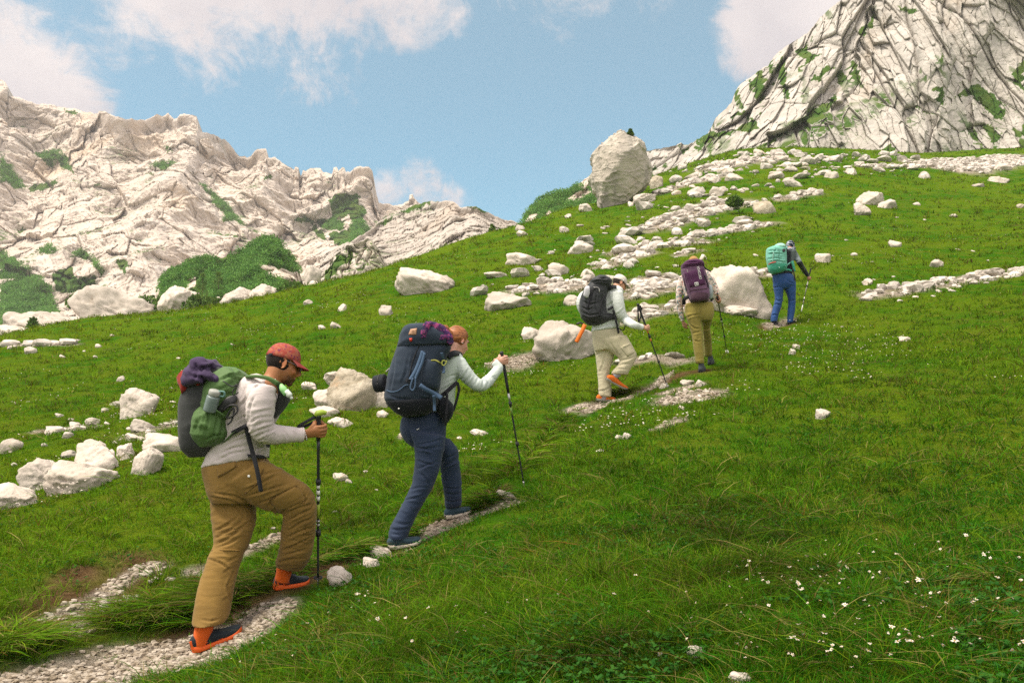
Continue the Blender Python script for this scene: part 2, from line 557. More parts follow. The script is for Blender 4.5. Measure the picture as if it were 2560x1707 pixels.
# ground sheet: a polar net, finer close to the camera
def build_ground():
    na, nr = 560, 640
    az = np.radians(np.linspace(-78, 78, na))
    rr = np.geomspace(0.35, 190.0, nr)
    A, RR = np.meshgrid(az, rr, indexing='ij')
    xy = np.c_[(RR * np.sin(A)).ravel(), (RR * np.cos(A)).ravel()]
    z = hz(xy)
    V = np.c_[xy, z]
    idx = np.arange(na * nr).reshape(na, nr)
    F = np.stack([idx[:-1, :-1], idx[:-1, 1:], idx[1:, 1:], idx[1:, :-1]], -1).reshape(-1, 4)
    F = F[:, ::-1]
    gm = np.maximum(line_mask(xy, PATHW, .45), line_mask(xy, GRAVW, .5))
    sm = line_mask(xy, SCREEW, .5)
    n = perlin(np.c_[xy * 3.0, z * 0], 21)
    gm = np.clip(gm + .5 * n * (gm > .02) * (gm < .98), 0, 1)
    sm = np.clip(sm + .6 * n * (sm > .02), 0, 1)
    dm = line_mask(xy, DIRTW, .7)
    dm = np.clip(dm * (1.2 + 1.2 * n), 0, 1)
    me = mesh_np('meadow', V, F, True, attrs={'gravel': np.maximum(gm, sm), 'dirt': dm})
    M = Mat('meadow_soil', 1.0, 0.0)
    g1 = M.mix(M.rng(M.noise(0.35, 5, .6), .38, .62), (.036, .118, .005), (.100, .160, .007))
    g2 = M.mix(M.rng(M.noise(2.2, 5, .65), .42, .68), g1, (.105, .140, .010))
    g3 = M.mix(M.rng(M.noise(14.0, 4, .7), .45, .75), g2, (.030, .095, .005))
    g4 = M.mix(M.math('MULTIPLY', M.rng(M.noise(0.9, 6, .7), .60, .72), .55), g3, (.06, .055, .02))
    gr = M.mix(M.rng(M.voro(60.0, out='Distance'), .0, .6), (.42, .36, .30), (.2, .16, .11))
    gr = M.mix(M.rng(M.noise(5.0, 4), .35, .65), gr, (.36, .31, .25))
    brown = M.mix(M.rng(M.noise(11.0, 5, .7), .35, .7), (.085, .050, .022), (.16, .10, .05))
    g4 = M.mix(M.attr('dirt', 'Fac'), g4, brown)
    M.base(M.mix(M.attr('gravel', 'Fac'), g4, gr))
    M.bump(M.noise(9.0, 6, .7), 0.12)
    M.bump(M.noise(40.0, 4, .7), 0.02)
    link('meadow', me, M.m, kind='structure')
    # the ground behind and beside the camera, coarse
    az = np.radians(np.linspace(78, 282, 60))
    rr = np.geomspace(0.35, 190.0, 40)
    A, RR = np.meshgrid(az, rr, indexing='ij')
    xy = np.c_[(RR * np.sin(A)).ravel(), (RR * np.cos(A)).ravel()]
    idx = np.arange(60 * 40).reshape(60, 40)
    F = np.stack([idx[:-1, :-1], idx[1:, :-1], idx[1:, 1:], idx[:-1, 1:]], -1).reshape(-1, 4)
    z = np.clip(hz_base(np.c_[np.clip(xy[:, 0], -12, 12), np.clip(xy[:, 1], -4, 30)]), -12, 20)
    link('hillside', mesh_np('hillside', np.c_[xy, z], F), M.m, kind='structure')
build_ground()
# ------------------------------------------------------------------ mountains and cliffs
def rock_mat(name, light, mid, warm, sc=1.0, veg=True, stripes=None, grey=(.35, .335, .31)):
    M = Mat(name, 0.92, 0.12)
    n1 = M.noise(0.09 * sc, 6, .65)
    n2 = M.noise(0.45 * sc, 6, .7, .5)
    n3 = M.noise(2.2 * sc, 5, .7)
    c = M.mix(M.rng(n2, .35, .68), mid, light)
    c = M.mix(M.math('MULTIPLY', M.rng(n1, .52, .68), .6), c, warm)
    c = M.mix(M.math('MULTIPLY', M.rng(M.noise(0.3 * sc, 6, .7, .3), .54, .7), .55), c, grey)
    c = M.mix(M.math('MULTIPLY', M.rng(n3, .52, .75), .35), c, tuple(x * .62 for x in mid))
    if stripes is not None:
        s = M.noise(1.0 * sc, 5, .65, .4, M.vec(stripes, (1.1, .10, .35)))
        c = M.mix(M.math('MULTIPLY', M.rng(s, .5, .66), .45), c, tuple(x * .55 for x in grey))
    if veg:
        vn = M.mix(M.rng(M.noise(0.6 * sc, 5, .6), .4, .62), (.042, .098, .012), (.085, .125, .022))
        vn = M.mix(M.math('MULTIPLY', n3, .6), vn, (.03, .065, .012))
        c = M.mix(M.attr('veg', 'Fac'), c, vn)
    M.base(c)
    M.bump(n3, 0.14 / sc, .7)
    M.bump(M.noise(7.0 * sc, 5, .7), 0.05 / sc, .7)
    return M.m

LV = None
def interp(line, x):
    l = np.array(line, float)
    return np.interp(x, l[:, 0], l[:, 1])

def face_surface(name, sky, base, u0, u1, nu, nv, depth, disp, mat, kind, jit=2.0, back=6, fade=.035, veg=None, smooth=False, label=None, cat=None, backstep=6.0, ledge=None, tufts=None, outz=.12):
    """A rock face as a real surface: foot line to crest line, set back with height, then roughened along its outward normal."""
    us = np.linspace(u0, u1, nu)
    vb = interp(base, us)
    vs = interp(sky, us) + jit * fbm(np.c_[us * .03, us * 0, us * 0], 5, .65, 77) * 1.6
    vs = np.minimum(vs, vb - 4)
    kk = np.exp(-np.linspace(-2, 2, 2 * (nu // 22) + 1) ** 2)
    vsm = np.convolve(np.pad(vs, nu // 22, mode='edge'), kk / kk.sum(), 'valid')
    vsm = np.minimum(vsm, vb - 4)
    t = np.linspace(0, 1, nv)
    V, T = [], []
    for k in range(nv):
        v = vb + (vsm - vb) * t[k] + (vs - vsm) * sstep(.72, 1, t[k])
        V.append(P(us, v, depth(us, v, t[k])))
        T.append(np.full(nu, t[k]))
    crest = V[-1]
    for k in range(1, back + 1):
        V.append(crest + np.array([0, 1.0, 0]) * backstep * k - np.array([0, 0, 1.0]) * backstep * .55 * k)
        T.append(np.full(nu, 1.0 + .02 * k))
    n = nv + back
    V, T = np.concatenate(V), np.concatenate(T)
    idx = np.arange(n * nu).reshape(n, nu)
    F = np.stack([idx[:-1, :-1], idx[:-1, 1:], idx[1:, 1:], idx[1:, :-1]], -1).reshape(-1, 4)
    me = mesh_np(name, V, F, True)
    f = 0.18 + 0.82 * sstep(1.0, 1.0 - fade, T)
    G = V.reshape(n, nu, 3)
    sp = np.linalg.norm(np.diff(G, axis=0), axis=2)
    sp = np.concatenate([sp, sp[-1:]])
    sc = np.linalg.norm(np.diff(G, axis=1), axis=2)
    sp = np.maximum(sp, np.concatenate([sc, sc[:, -1:]], 1))
    global LV
    LV = lambda lam: 1 - sstep(.22 * lam, .6 * lam, sp.ravel())
    h = disp(V, None)
    rad = (V - CAM) * np.array([1, 1, 0])
    rad /= np.linalg.norm(rad, axis=1)[:, None]
    out = -rad * .94 + np.array([0, 0, outz])
    V2 = V + out * (h * f)[:, None]
    # keep the crest where it is seen in elevation
    set_v(me, V2)
    N2 = get_n(me)
    a = np.zeros(len(V2))
    u, v, d = proj(V2)
    if veg:
        s = max(2.0, 0.0)
        ju = u + 9 * fbm(np.c_[u * .05, v * .05, u * 0], 4, .6, 31)
        jv = v + 7 * fbm(np.c_[u * .05, v * .05, u * 0 + 9], 4, .6, 32)
        for poly in veg:
            a = np.maximum(a, inpoly(ju, jv, poly).astype(float))
    if ledge is not None:
        lo, amt = ledge
        g = sstep(lo, lo + .12, N2[:, 2]) * sstep(.0, .35, perlin(V2 * 0.08, 41) + .35 * perlin(V2 * .5, 42) + amt)
        a = np.maximum(a, g)
    if tufts is not None:
        a = np.maximum(a, tufts(V2))
    at = me.attributes.new('veg', 'FLOAT', 'POINT')
    at.data.foreach_set('value', a.astype(np.float32))
    me.polygons.foreach_set('use_smooth', np.full(len(me.polygons), smooth, bool))
    return link(name, me, mat, label=label, cat=cat, kind=kind), V2, N2, idx

def C1(pts):
    return [(x / 2.3757, 180 + y / 2.3757) for x, y in pts]
def C2(pts):
    return [(600 + x / 3.136, 300 + y / 3.136) for x, y in pts]
def C3(pts):
    return [(1300 + x / 3.267, 280 + y / 3.267) for x, y in pts]
def C4(pts):
    return [(1700 + x / 2.735, y / 2.735) for x, y in pts]

SKY_A = [(-600, 120), (-300, 150), (-80, 190)] + C1([(0, 60), (30, 70), (47, 95), (47, 138), (110, 160), (200, 190), (330, 205), (440, 228), (500, 232), (578, 238), (590, 222), (640, 228), (700, 255), (790, 272), (860, 286), (890, 262), (935, 245), (960, 250), (1000, 232), (1030, 268), (1052, 268), (1070, 240), (1100, 234), (1140, 240), (1168, 256), (1182, 340), (1280, 375), (1340, 400), (1420, 490), (1470, 500)]) \
    + C2([(80, 270), (140, 212), (205, 215), (222, 285), (280, 280), (330, 320), (425, 385), (430, 363), (458, 368), (465, 440), (480, 432), (495, 382), (515, 390), (550, 365), (590, 372), (628, 370), (650, 405), (722, 422), (735, 370), (760, 375), (772, 402), (800, 375), (820, 378), (832, 410), (900, 365), (960, 355), (1010, 365), (1040, 395), (1050, 450), (1055, 560), (1078, 590), (1088, 640), (1200, 660), (1280, 662), (1302, 640), (1328, 627), (1325, 585), (1352, 580), (1368, 615), (1388, 642), (1500, 720)])
VEG_A = [C1(p) for p in ([(0, 510), (60, 570), (150, 690), (90, 695), (0, 600)], [(0, 610), (60, 650), (0, 660)], [(210, 490), (340, 460), (400, 520), (435, 600), (390, 590), (330, 510), (310, 580), (250, 520)], [(180, 720), (190, 680), (360, 635), (310, 680)], [(890, 560), (1000, 535), (1030, 540), (980, 585), (910, 572)],
        [(1180, 660), (1230, 690), (1350, 790), (1450, 920), (1380, 880), (1310, 890), (1340, 850), (1230, 720)], [(545, 670), (570, 660), (610, 690)], [(750, 530), (780, 535), (770, 548)], [(0, 1050), (50, 1100), (190, 1180), (150, 1220), (0, 1230)],
        [(0, 1310), (50, 1240), (150, 1215), (250, 1230), (300, 1300), (340, 1470), (150, 1500), (0, 1520)], [(410, 1100), (480, 1060), (520, 1070), (620, 1180), (600, 1210), (550, 1120), (470, 1100)], [(230, 1075), (290, 1040), (330, 1070), (280, 1080)],
        [(300, 1200), (420, 1150), (450, 1230), (560, 1210), (580, 1260), (540, 1310), (330, 1310)], [(680, 1120), (740, 1110), (770, 1150), (740, 1210)], [(960, 435), (1005, 450), (1010, 485)], [(380, 230), (440, 228), (460, 245), (430, 262)], [(90, 940), (160, 915), (175, 930), (110, 950)], [(840, 600), (910, 595), (915, 608)])] \
    + [C2(p) for p in ([(690, 640), (780, 570), (920, 600), (990, 700), (960, 790), (900, 800), (860, 760), (700, 780), (720, 700)], [(605, 800), (700, 770), (810, 800), (800, 860), (690, 860), (620, 830)], [(880, 800), (950, 790), (1040, 860), (1075, 940), (1000, 900), (920, 960), (800, 990), (740, 970), (830, 900)],
        [(400, 790), (500, 755), (570, 790), (690, 950), (600, 920), (560, 820), (480, 790)], [(680, 880), (850, 860), (800, 980), (700, 930)], [(190, 440), (260, 440), (250, 465), (200, 460)])]
PINE_A = [VEG_A[i] for i in (0, 2, 4, 8, 9, 10, 11, 5, 1)] + [C2(p) for p in ([(605, 800), (700, 770), (810, 800), (800, 860), (690, 860), (620, 830)], [(880, 800), (950, 790), (1000, 850), (960, 900), (920, 960), (800, 990), (870, 930)], [(400, 790), (500, 755), (570, 790), (580, 830), (480, 785)], [(1060, 830), (1190, 750), (1190, 780), (1090, 825)])]

def disp_left(V, N):
    vd = unit(P(450, 500, 1.0) - CAM)
    al = np.array([0.90, 0, -0.40])       # beds run down to the right
    al = unit(al - vd * (al @ vd))
    s1 = np.cross(al, vd)
    h = 13.0 * (ridged(V / 95.0, 3, .5, 5) - 1.1) + 4.5 * (ridged(V / 30.0, 3, .5, 8) - 1.0)
    tilt = np.c_[V @ s1, V @ al, V @ vd * .4]
    w = fbm(V / 14.0, 2, .5, 3) * 5.0
    F1, F2, I = worley(np.c_[(tilt[:, 0] + w) / 5.0, (tilt[:, 1] + w) / 17.0, tilt[:, 2] / 12.0], 3)
    h += ((I - .5) * 2.0 - 1.1 * np.exp(-(F2 - F1) / .08)) * LV(6)
    F1, F2, I = worley(np.c_[(tilt[:, 0] + w) / 1.9, (tilt[:, 1] + w) / 8.0, tilt[:, 2] / 5.0], 4)
    h += ((I - .5) * .55 - .35 * np.exp(-(F2 - F1) / .10)) * LV(2.6)
    h += .75 * LV(1.8) * (ridged(np.c_[tilt[:, 0] / 1.6, tilt[:, 1] / 7.0, tilt[:, 2] / 5], 3, .6, 9) - 1)
    h += facets(np.c_[tilt[:, 0] / 9.0, tilt[:, 1] / 16.0, tilt[:, 2] / 14.0], 7, 3.0, 3.0, .8, .03) * LV(7)
    return h + .22 * fbm(V / 2.2, 2, .6, 12) * LV(1.6)
m_left = rock_mat('limestone_sunny', (.53, .465, .395), (.43, .375, .315), (.44, .34, .235), 0.35)
DA = lambda u, v, t: (150 + 200 * t ** 0.8) + 22 * np.sin(u * .011 + 1.0) * t * (1 - .3 * t) + 7 * np.sin(u * .027 + v * .012) * t
_o, VA, NA, IA = face_surface('mountain', SKY_A, [(-600, 900), (0, 860), (300, 820), (700, 780), (1000, 720), (1100, 680)], -420, 1072, 1150, 500, DA, disp_left, m_left, 'structure', jit=3.0, veg=VEG_A, backstep=12, ledge=(.66, -.22))
# the lower rock dome to the right of the pass
SKY_B = [(800, 640), (880, 600), (930, 572)] + C2([(1080, 800), (1190, 745), (1230, 720), (1390, 655), (1470, 630), (1560, 632), (1640, 628), (1700, 650), (1730, 675), (1850, 675), (1920, 710), (2050, 770), (2170, 800)]) + [(1400, 590)]
def disp_dome(V, N):
    F1, F2, I = worley(V / np.array([7.0, 9.0, 5.0]) + fbm(V / 9, 2, .5, 3)[:, None] * .4, 13)
    h = 3.0 * (ridged(V / 34.0, 3, .5, 25) - 1.1) + (I - .5) * 1.5 - .9 * np.exp(-(F2 - F1) / .1)
    F1, F2, I = worley(V / np.array([2.0, 3.2, 2.6]), 14)
    h += ((I - .5) * .75 - .45 * np.exp(-(F2 - F1) / .1)) * LV(2.2)
    return h + .3 * fbm(V / 1.3, 3, .6, 2) * LV(1.3)
m_dome = rock_mat('limestone_dome_shaded', (.44, .395, .34), (.35, .315, .27), (.37, .30, .235), 0.5)  # the dome's shade is put into a darker, greyer rock colour
VEG_B = [C2(p) for p in ([(1230, 720), (1390, 655), (1470, 628), (1510, 650), (1400, 690), (1300, 730)], [(1060, 830), (1190, 750), (1200, 780), (1100, 830)], [(1700, 670), (1850, 672), (1950, 710), (1900, 720), (1800, 690)], [(900, 1150), (1130, 1180), (1300, 1120), (1340, 1150), (1100, 1220)])]
face_surface('mountain', SKY_B, [(780, 760), (1000, 720), (1300, 620), (1400, 600)], 800, 1390, 420, 190, lambda u, v, t: 95 + 75 * t + 8 * np.sin(u * .02), disp_dome, m_dome, 'structure', jit=2.5, veg=VEG_B, backstep=9, ledge=(.75, -.25))
# dark fissured knob in front of it
SKY_K = [(770, 715), (800, 690)] + C2([(690, 1160), (720, 1080), (800, 1020), (850, 980), (940, 960), (1000, 930), (1040, 950), (1090, 1020), (1130, 1100), (1160, 1160), (1200, 1180)]) + [(1010, 700)]
def disp_knob(V, N):
    F1, F2, I = worley(np.c_[(V @ unit([.6, 0, .8])) / .9, (V @ unit([.8, 0, -.6])) / 2.4, V[:, 1] / 2.5] + fbm(V / 3, 2, .5, 3)[:, None] * .4, 15)
    return 1.2 * (ridged(V / 8.0, 3, .5, 25) - 1.1) + ((I - .5) * .8 - .8 * np.exp(-(F2 - F1) / .14)) * LV(1.1) + .2 * fbm(V / .7, 3, .6, 2) * LV(.7)
m_knob = rock_mat('limestone_knob', (.56, .50, .43), (.40, .35, .28), (.40, .33, .22), 0.9)
VEG_K = [C2(p) for p in ([(640, 1270), (700, 1150), (760, 1060), (800, 1040), (850, 1100), (760, 1180), (700, 1260)], [(830, 1000), (880, 1000), (880, 1130), (840, 1150)], [(900, 1160), (1000, 1130), (960, 1180)])]
face_surface('knoll', SKY_K, [(760, 780), (1000, 720)], 775, 1000, 230, 150, lambda u, v, t: 66 + 10 * t, disp_knob, m_knob, 'structure', jit=2, veg=VEG_K, backstep=2.5, ledge=(.62, .02))
# pine covered mound
SKY_P = [(360, 770), (385, 750), (395, 735), (405, 705), (430, 680), (470, 655), (530, 643), (560, 645), (600, 630), (640, 605), (665, 597), (690, 600), (715, 625), (740, 655), (752, 690), (765, 730), (790, 760)]
def disp_mound(V, N):
    F1, F2, I = worley(V / np.array([2.5, 3, 2.2]), 18)
    return 1.6 * (ridged(V / 11.0, 3, .5, 27) - 1.1) + (I - .5) * .9 - .5 * np.exp(-(F2 - F1) / .12) + .25 * fbm(V, 3, .6, 2)
BARE_P = C2([(140, 1125), (270, 1150), (330, 1200), (270, 1230), (210, 1220)]) , C2([(270, 1200), (330, 1160), (400, 1190), (480, 1190), (500, 1260), (380, 1270), (290, 1250)]), [(470, 700), (490, 690), (490, 715), (465, 725)], [(380, 745), (400, 720), (410, 740), (395, 765)]
PINE_P = [[(392, 745), (400, 705), (430, 680), (470, 655), (530, 642), (545, 655), (500, 675), (470, 715), (440, 750), (400, 765)], [(500, 755), (505, 700), (545, 665), (600, 628), (640, 604), (665, 596), (692, 600), (716, 626), (740, 656), (752, 690), (720, 680), (690, 665), (650, 660), (665, 690), (720, 712), (700, 730), (620, 735), (560, 745)]]
m_mound = rock_mat('mound_grass', (.56, .49, .41), (.46, .39, .31), (.42, .34, .22), 0.8)
_o, VP, NP_, IP = face_surface('hill', SKY_P, [(360, 830), (790, 790)], 362, 785, 300, 150, lambda u, v, t: 74 + 26 * t, disp_mound, m_mound, 'structure', jit=2, veg=[[(380, 780), (395, 690), (470, 645), (560, 635), (680, 585), (760, 690), (780, 780)]], backstep=4)
_at = _o.data.attributes['veg']
_u, _v, _d = proj(VP)
_x = np.zeros(len(VP), np.float32)
_at.data.foreach_get('value', _x)
for poly in BARE_P:
    _x[inpoly(_u, _v, poly)] = 0
_at.data.foreach_set('value', _x)
# right: the big slabby cliff and the ridge running up behind it
SKY_F = [(1560, 400), (1600, 386), (1640, 374)] + C4([(0, 990), (60, 985), (100, 965), (190, 910), (215, 870), (240, 820), (300, 750), (355, 690), (372, 640), (400, 590), (520, 500), (605, 445), (640, 395), (680, 350), (820, 260), (895, 198), (940, 150), (1020, 70), (1120, 0)]) + [(2180, -60), (2300, -150), (2500, -250), (2900, -400)]
LINE = [(-400, 2260), (7, 2172), (110, 2128), (180, 2110), (234, 2091), (303, 1995), (340, 1900), (380, 1830), (480, 1700)]
def DF(u, v, t):
    x = u - np.interp(v, [p[0] for p in LINE], [p[1] for p in LINE])
    k = sstep(-110, 190, x)
    x2 = u - (2290 + (v - 0) * .28)
    return 97 + 17 * t - 6 * k + 2.5 * sstep(-30, 80, x2) - 5 * sstep(60, 360, x2) * t + 1.2 * np.sin(u * .02 + v * .01)
EN = unit(P(2200, 180, 1.0) - CAM)              # the joints run straight back into the wall
def in_face(x, z, n):
    l = x * RGT + z * np.array([0, 0, 1.0])
    return unit(l - n * (l @ n))
EL = in_face(0.42, -1.0, EN)
EP = unit(np.cross(EL, EN))
EL2 = in_face(-0.55, -1.0, EN)
EP2 = unit(np.cross(EL2, EN))
def disp_cliff(V, N):
    w = fbm(V / 7.0, 3, .5, 3)
    u, v, _d = proj(V)
    k = sstep(-5, 5, u + 40 * w - 25 - np.interp(v, [p[0] for p in LINE], [p[1] for p in LINE]))
    a, b, c = V @ EP + w * .22, V @ EL + w * .6, V @ EN
    a, b = a * k + (V @ EP2 + w * .22) * (1 - k), b * k + (V @ EL2 + w) * (1 - k)
    h = .5 + .8 * (ridged(np.c_[a / 15, b / 40, c / 80], 2, .5, 35) - 1.0)
    F1, F2, I = worley(np.c_[a / 9.0, b / 40.0, c / 60.0], 22)
    h += -.9 * np.exp(-(F2 - F1) / .016)
    h += facets(np.c_[a / 4.6, b / 11.5, c / 40.0], 23, 1.5, 1.8, .35, .015) * LV(4)
    h += facets(np.c_[a / 1.7, b / 4.4, c / 16.0], 24, .70, .9, .16, .02) * LV(1.6)
    h += facets(np.c_[a / .66, b / 1.5, c / 6.0], 25, .24, .32, .07, .035) * LV(.7)
    return h + .09 * fbm(V / .7, 2, .6, 2) * LV(.7)
def crack_grass(V):
    a, b = V @ EP, V @ EL
    g = perlin(np.c_[a / 1.1, b / 5.0, a * 0], 47) + .45 * perlin(V / .8, 48)
    return sstep(.30, .42, g) * sstep(-.15, .15, perlin(V / 11.0, 49))
m_cliff = rock_mat('limestone_cliff', (.47, .44, .39), (.35, .325, .285), (.40, .33, .245), 0.9)
VEG_F = [C4(p) for p in ([(1495, 40), (1560, 60), (1630, 70), (1560, 112)], [(1880, 660), (1950, 610), (2030, 578), (2150, 640), (2220, 760), (2190, 830), (2080, 740), (2000, 660)], [(2270, 500), (2352, 400), (2352, 640), (2290, 560)], [(1735, 600), (1790, 590), (1810, 700), (1780, 720)], [(480, 1040), (790, 840), (1070, 640), (1065, 710), (900, 840), (760, 890), (560, 1020)],
         [(100, 970), (200, 910), (380, 888), (500, 815), (545, 885), (400, 905), (250, 945), (130, 1010)], [(330, 795), (430, 765), (440, 790), (350, 815)], [(790, 360), (880, 290), (860, 350), (960, 380), (900, 420), (800, 500), (860, 410)], [(900, 560), (970, 460), (1070, 440), (950, 555)], [(1225, 240), (1300, 130), (1340, 30), (1330, 150), (1250, 250)], [(1770, 440), (1800, 330), (1800, 430)], [(0, 1010), (60, 1000), (20, 1060)], [(100, 1010), (150, 990), (150, 1035), (110, 1040)], [(2050, 850), (2130, 870), (2200, 940), (2150, 990)], [(1330, 1030), (1450, 980), (1480, 1060), (1340, 1060)])]
face_surface('cliff', SKY_F, [(1560, 500), (1640, 492), (1850, 440), (2050, 430), (2300, 440), (2900, 430)], 1575, 2860, 900, 520, DF, disp_cliff, m_cliff, 'structure', jit=2.5, veg=VEG_F, backstep=5, fade=.03, ledge=(.50, -.02), tufts=crack_grass, outz=-.05)
# hill with dwarf pine behind the tall boulder
SKY_H = [(1290, 575)] + C3([(20, 900), (50, 830), (140, 740), (250, 670), (330, 665), (420, 640), (480, 580), (560, 530), (640, 520), (760, 600), (850, 700)])
BARE_H = [C3(p) for p in ([(370, 720), (480, 650), (600, 640), (590, 690), (490, 740), (400, 760)], [(180, 870), (240, 800), (320, 880), (230, 920)], [(30, 900), (80, 840), (150, 830), (140, 890), (80, 930)], [(460, 600), (540, 530), (600, 550), (560, 640)])]
_o, VH, NH, IH = face_surface('hill', SKY_H, [(1290, 620), (1560, 560)], 1296, 1555, 220, 120, lambda u, v, t: 92 + 22 * t, disp_mound, m_mound, 'structure', jit=2, veg=[[(1290, 600), (1300, 540), (1400, 470), (1560, 430), (1560, 600)]], backstep=4)
_at = _o.data.attributes['veg']
_u, _v, _d = proj(VH)
_x = np.zeros(len(VH), np.float32)
_at.data.foreach_get('value', _x)
for poly in BARE_H:
    _x[inpoly(_u, _v, poly)] = 0
_at.data.foreach_set('value', _x)

# dwarf pine thickets: many small leafy tufts on the mapped patches
def leaf_mat(name, c0, c1, tr=0.25):
    M = Mat(name, 0.7, 0.2)
    c = M.mix(M.rng(M.noise(1.3, 3), .35, .65), c0, c1)
    c = M.mix(0.5, c, M.attr('col'), 'MULTIPLY')
    M.base(c)
    t = M.n.new('ShaderNodeBsdfTranslucent')
    M.l.new(c, t.inputs['Color'])
    mx = M.n.new('ShaderNodeMixShader')
    mx.inputs[0].default_value = tr
    M.l.new(M.b.outputs[0], mx.inputs[1])
    M.l.new(t.outputs[0], mx.inputs[2])
    M.l.new(mx.outputs[0], M.out.inputs['Surface'])
    return M.m
m_pine = leaf_mat('pine_needles', (.065, .175, .030), (.12, .25, .045))
m_leaf = leaf_mat('shrub_leaves', (.045, .10, .012), (.10, .17, .025))
def leaf_cloud(centers, radii, per, leaf, rng, up=0.35, asp=0.55):
    """small quads scattered through blobs; returns V, F, col"""
    n = len(centers) * per
    c = np.repeat(centers, per, 0)
    r = np.repeat(radii, per)
    d = rng.normal(size=(n, 3))
    d /= np.linalg.norm(d, axis=1)[:, None]
    rad = r * rng.uniform(.45, 1.0, n) ** .5
    pos = c + d * rad[:, None] * np.array([1, 1, .8])
    ax = d + rng.normal(size=(n, 3)) * .6 + np.array([0, 0, up])
    ax /= np.linalg.norm(ax, axis=1)[:, None]
    sd = np.cross(ax, rng.normal(size=(n, 3)))
    sd /= np.linalg.norm(sd, axis=1)[:, None] + 1e-9
    L = leaf * rng.uniform(.6, 1.5, n) if np.isscalar(leaf) else np.repeat(leaf, per) * rng.uniform(.6, 1.5, n)
    a, s = ax * L[:, None] * .5, sd * (L * asp)[:, None] * .5
    V = np.stack([pos - a, pos + s, pos + a, pos - s], 1).reshape(-1, 3)
    F = np.arange(4 * n).reshape(n, 4)
    k = rng.uniform(.55, 1.35, (len(centers), 1)).repeat(per, 0) * rng.uniform(.8, 1.2, (n, 1))
    hue = rng.uniform(.85, 1.2, (n, 1))
    col = np.clip(np.c_[k * hue, k, k * .9] * 1.3, 0, 3)
    return V, F, np.repeat(col, 4, 0)
def pines(name, VV, polys, n, size, seed, bare=()):
    rng = np.random.RandomState(seed)
    u, v, d = proj(VV)
    ju = u + 5 * fbm(np.c_[u * .06, v * .06, u * 0], 3, .6, 31)
    jv = v + 4 * fbm(np.c_[u * .06, v * .06, u * 0 + 9], 3, .6, 32)
    m = np.zeros(len(VV), bool)
    for p in polys:
        m |= inpoly(ju, jv, p)
    for p in bare:
        m &= ~inpoly(ju, jv, p)
    ids = np.nonzero(m)[0]
    ids = ids[rng.randint(0, len(ids), n)]
    c = VV[ids] + rng.normal(size=(n, 3)) * size * .25 + np.array([0, 0, size * .45])
    V, F, col = leaf_cloud(c, size * rng.uniform(.5, 1.1, n), 26, size * .34, rng)
    link(name, mesh_np(name, V, F, False, col), m_pine, kind='stuff', label='dark green dwarf pine thickets spread over the ' + ('sunny left mountainside' if name == 'dwarf_pine_scrub' and seed == 1 else 'mound'))
pines('dwarf_pine_scrub', VA, PINE_A, 3600, .9, 1)
pines('dwarf_pine_thicket', VP, PINE_P, 4200, 0.48, 2, BARE_P)
pines('dwarf_pine_thicket', VH, [[(1296, 590), (1310, 530), (1345, 500), (1400, 478), (1450, 450), (1500, 440), (1500, 580)]], 2000, 0.5, 3, BARE_H)
# ------------------------------------------------------------------ rocks
def _ico(sub):
    bm = bmesh.new()
    bmesh.ops.create_icosphere(bm, subdivisions=sub, radius=1.0)
    V = np.array([v.co[:] for v in bm.verts])
    F = np.array([[v.index for v in f.verts] for f in bm.faces])
    bm.free()
    return V, F
ICO = {k: _ico(k) for k in (1, 2, 3, 4, 5)}
def rock_shape(seed, sub=4, planes=14, soft=26, rough=1.0, dmin=.6):
    rng = np.random.RandomState(seed)
    V, F = ICO[sub]
    n = rng.normal(size=(planes, 3))
    n[:2] = [[0.15, -.1, 1], [-.3, -.6, .7]]
    n /= np.linalg.norm(n, axis=1)[:, None]
    d = rng.uniform(dmin, 1.0, planes)
    q = np.maximum(V @ n.T, 0) / d
    r = (q ** soft).sum(1) ** (-1.0 / soft)
    p = V * np.clip(r, .4, 1.25)[:, None]
    o = rng.uniform(-50, 50, 3)
    h = .045 * fbm(p * 1.8 + o, 3, .5, seed % 90) + .04 * (ridged(p * 3.2 + o, 4, .6, seed % 70) - 1.2)
    if sub >= 4:
        h += facets(p * np.array([1.8, 1.8, 2.6]) + o + .12 * fbm(p * 2 + o, 2)[:, None], seed % 50, .03, .09, .022, .025)
        h += facets(p * np.array([4.2, 4.2, 6.0]) + o, seed % 41, .012, .03, .010, .04)
    if sub >= 5:
        h += .016 * fbm(p * 14 + o, 3, .6, 3)
    return p + V * (h * rough)[:, None], F
m_rock = Mat('boulder_limestone', 0.93, 0.12)
_n2 = m_rock.noise(1.4, 7, .7, .4)
_n3 = m_rock.noise(9.0, 6, .72)
_c = m_rock.mix(m_rock.rng(_n2, .34, .64), (.40, .36, .305), (.59, .535, .47))
_c = m_rock.mix(m_rock.math('MULTIPLY', m_rock.rng(m_rock.noise(2.6, 6, .7, .3), .55, .70), .55), _c, (.36, .33, .28))
_c = m_rock.mix(m_rock.math('MULTIPLY', m_rock.rng(_n3, .55, .75), .5), _c, (.32, .285, .235))
_c = m_rock.mix(m_rock.math('MULTIPLY', m_rock.rng(m_rock.noise(0.8, 4, .6), .6, .72), .4), _c, (.48, .36, .22))
_oi = m_rock.n.new('ShaderNodeObjectInfo')
_c = m_rock.mix(1.0, _c, m_rock.mix(_oi.outputs['Random'], (.80, .79, .77), (1.06, 1.03, 1.0)), 'MULTIPLY')
m_rock.base(_c)
m_rock.bump(_n3, 0.02)
m_rock.bump(m_rock.noise(34.0, 5, .75), 0.006)
m_lich = Mat('weathered_limestone', 0.93, 0.12)
_n2 = m_lich.noise(2.0, 7, .7, .6)
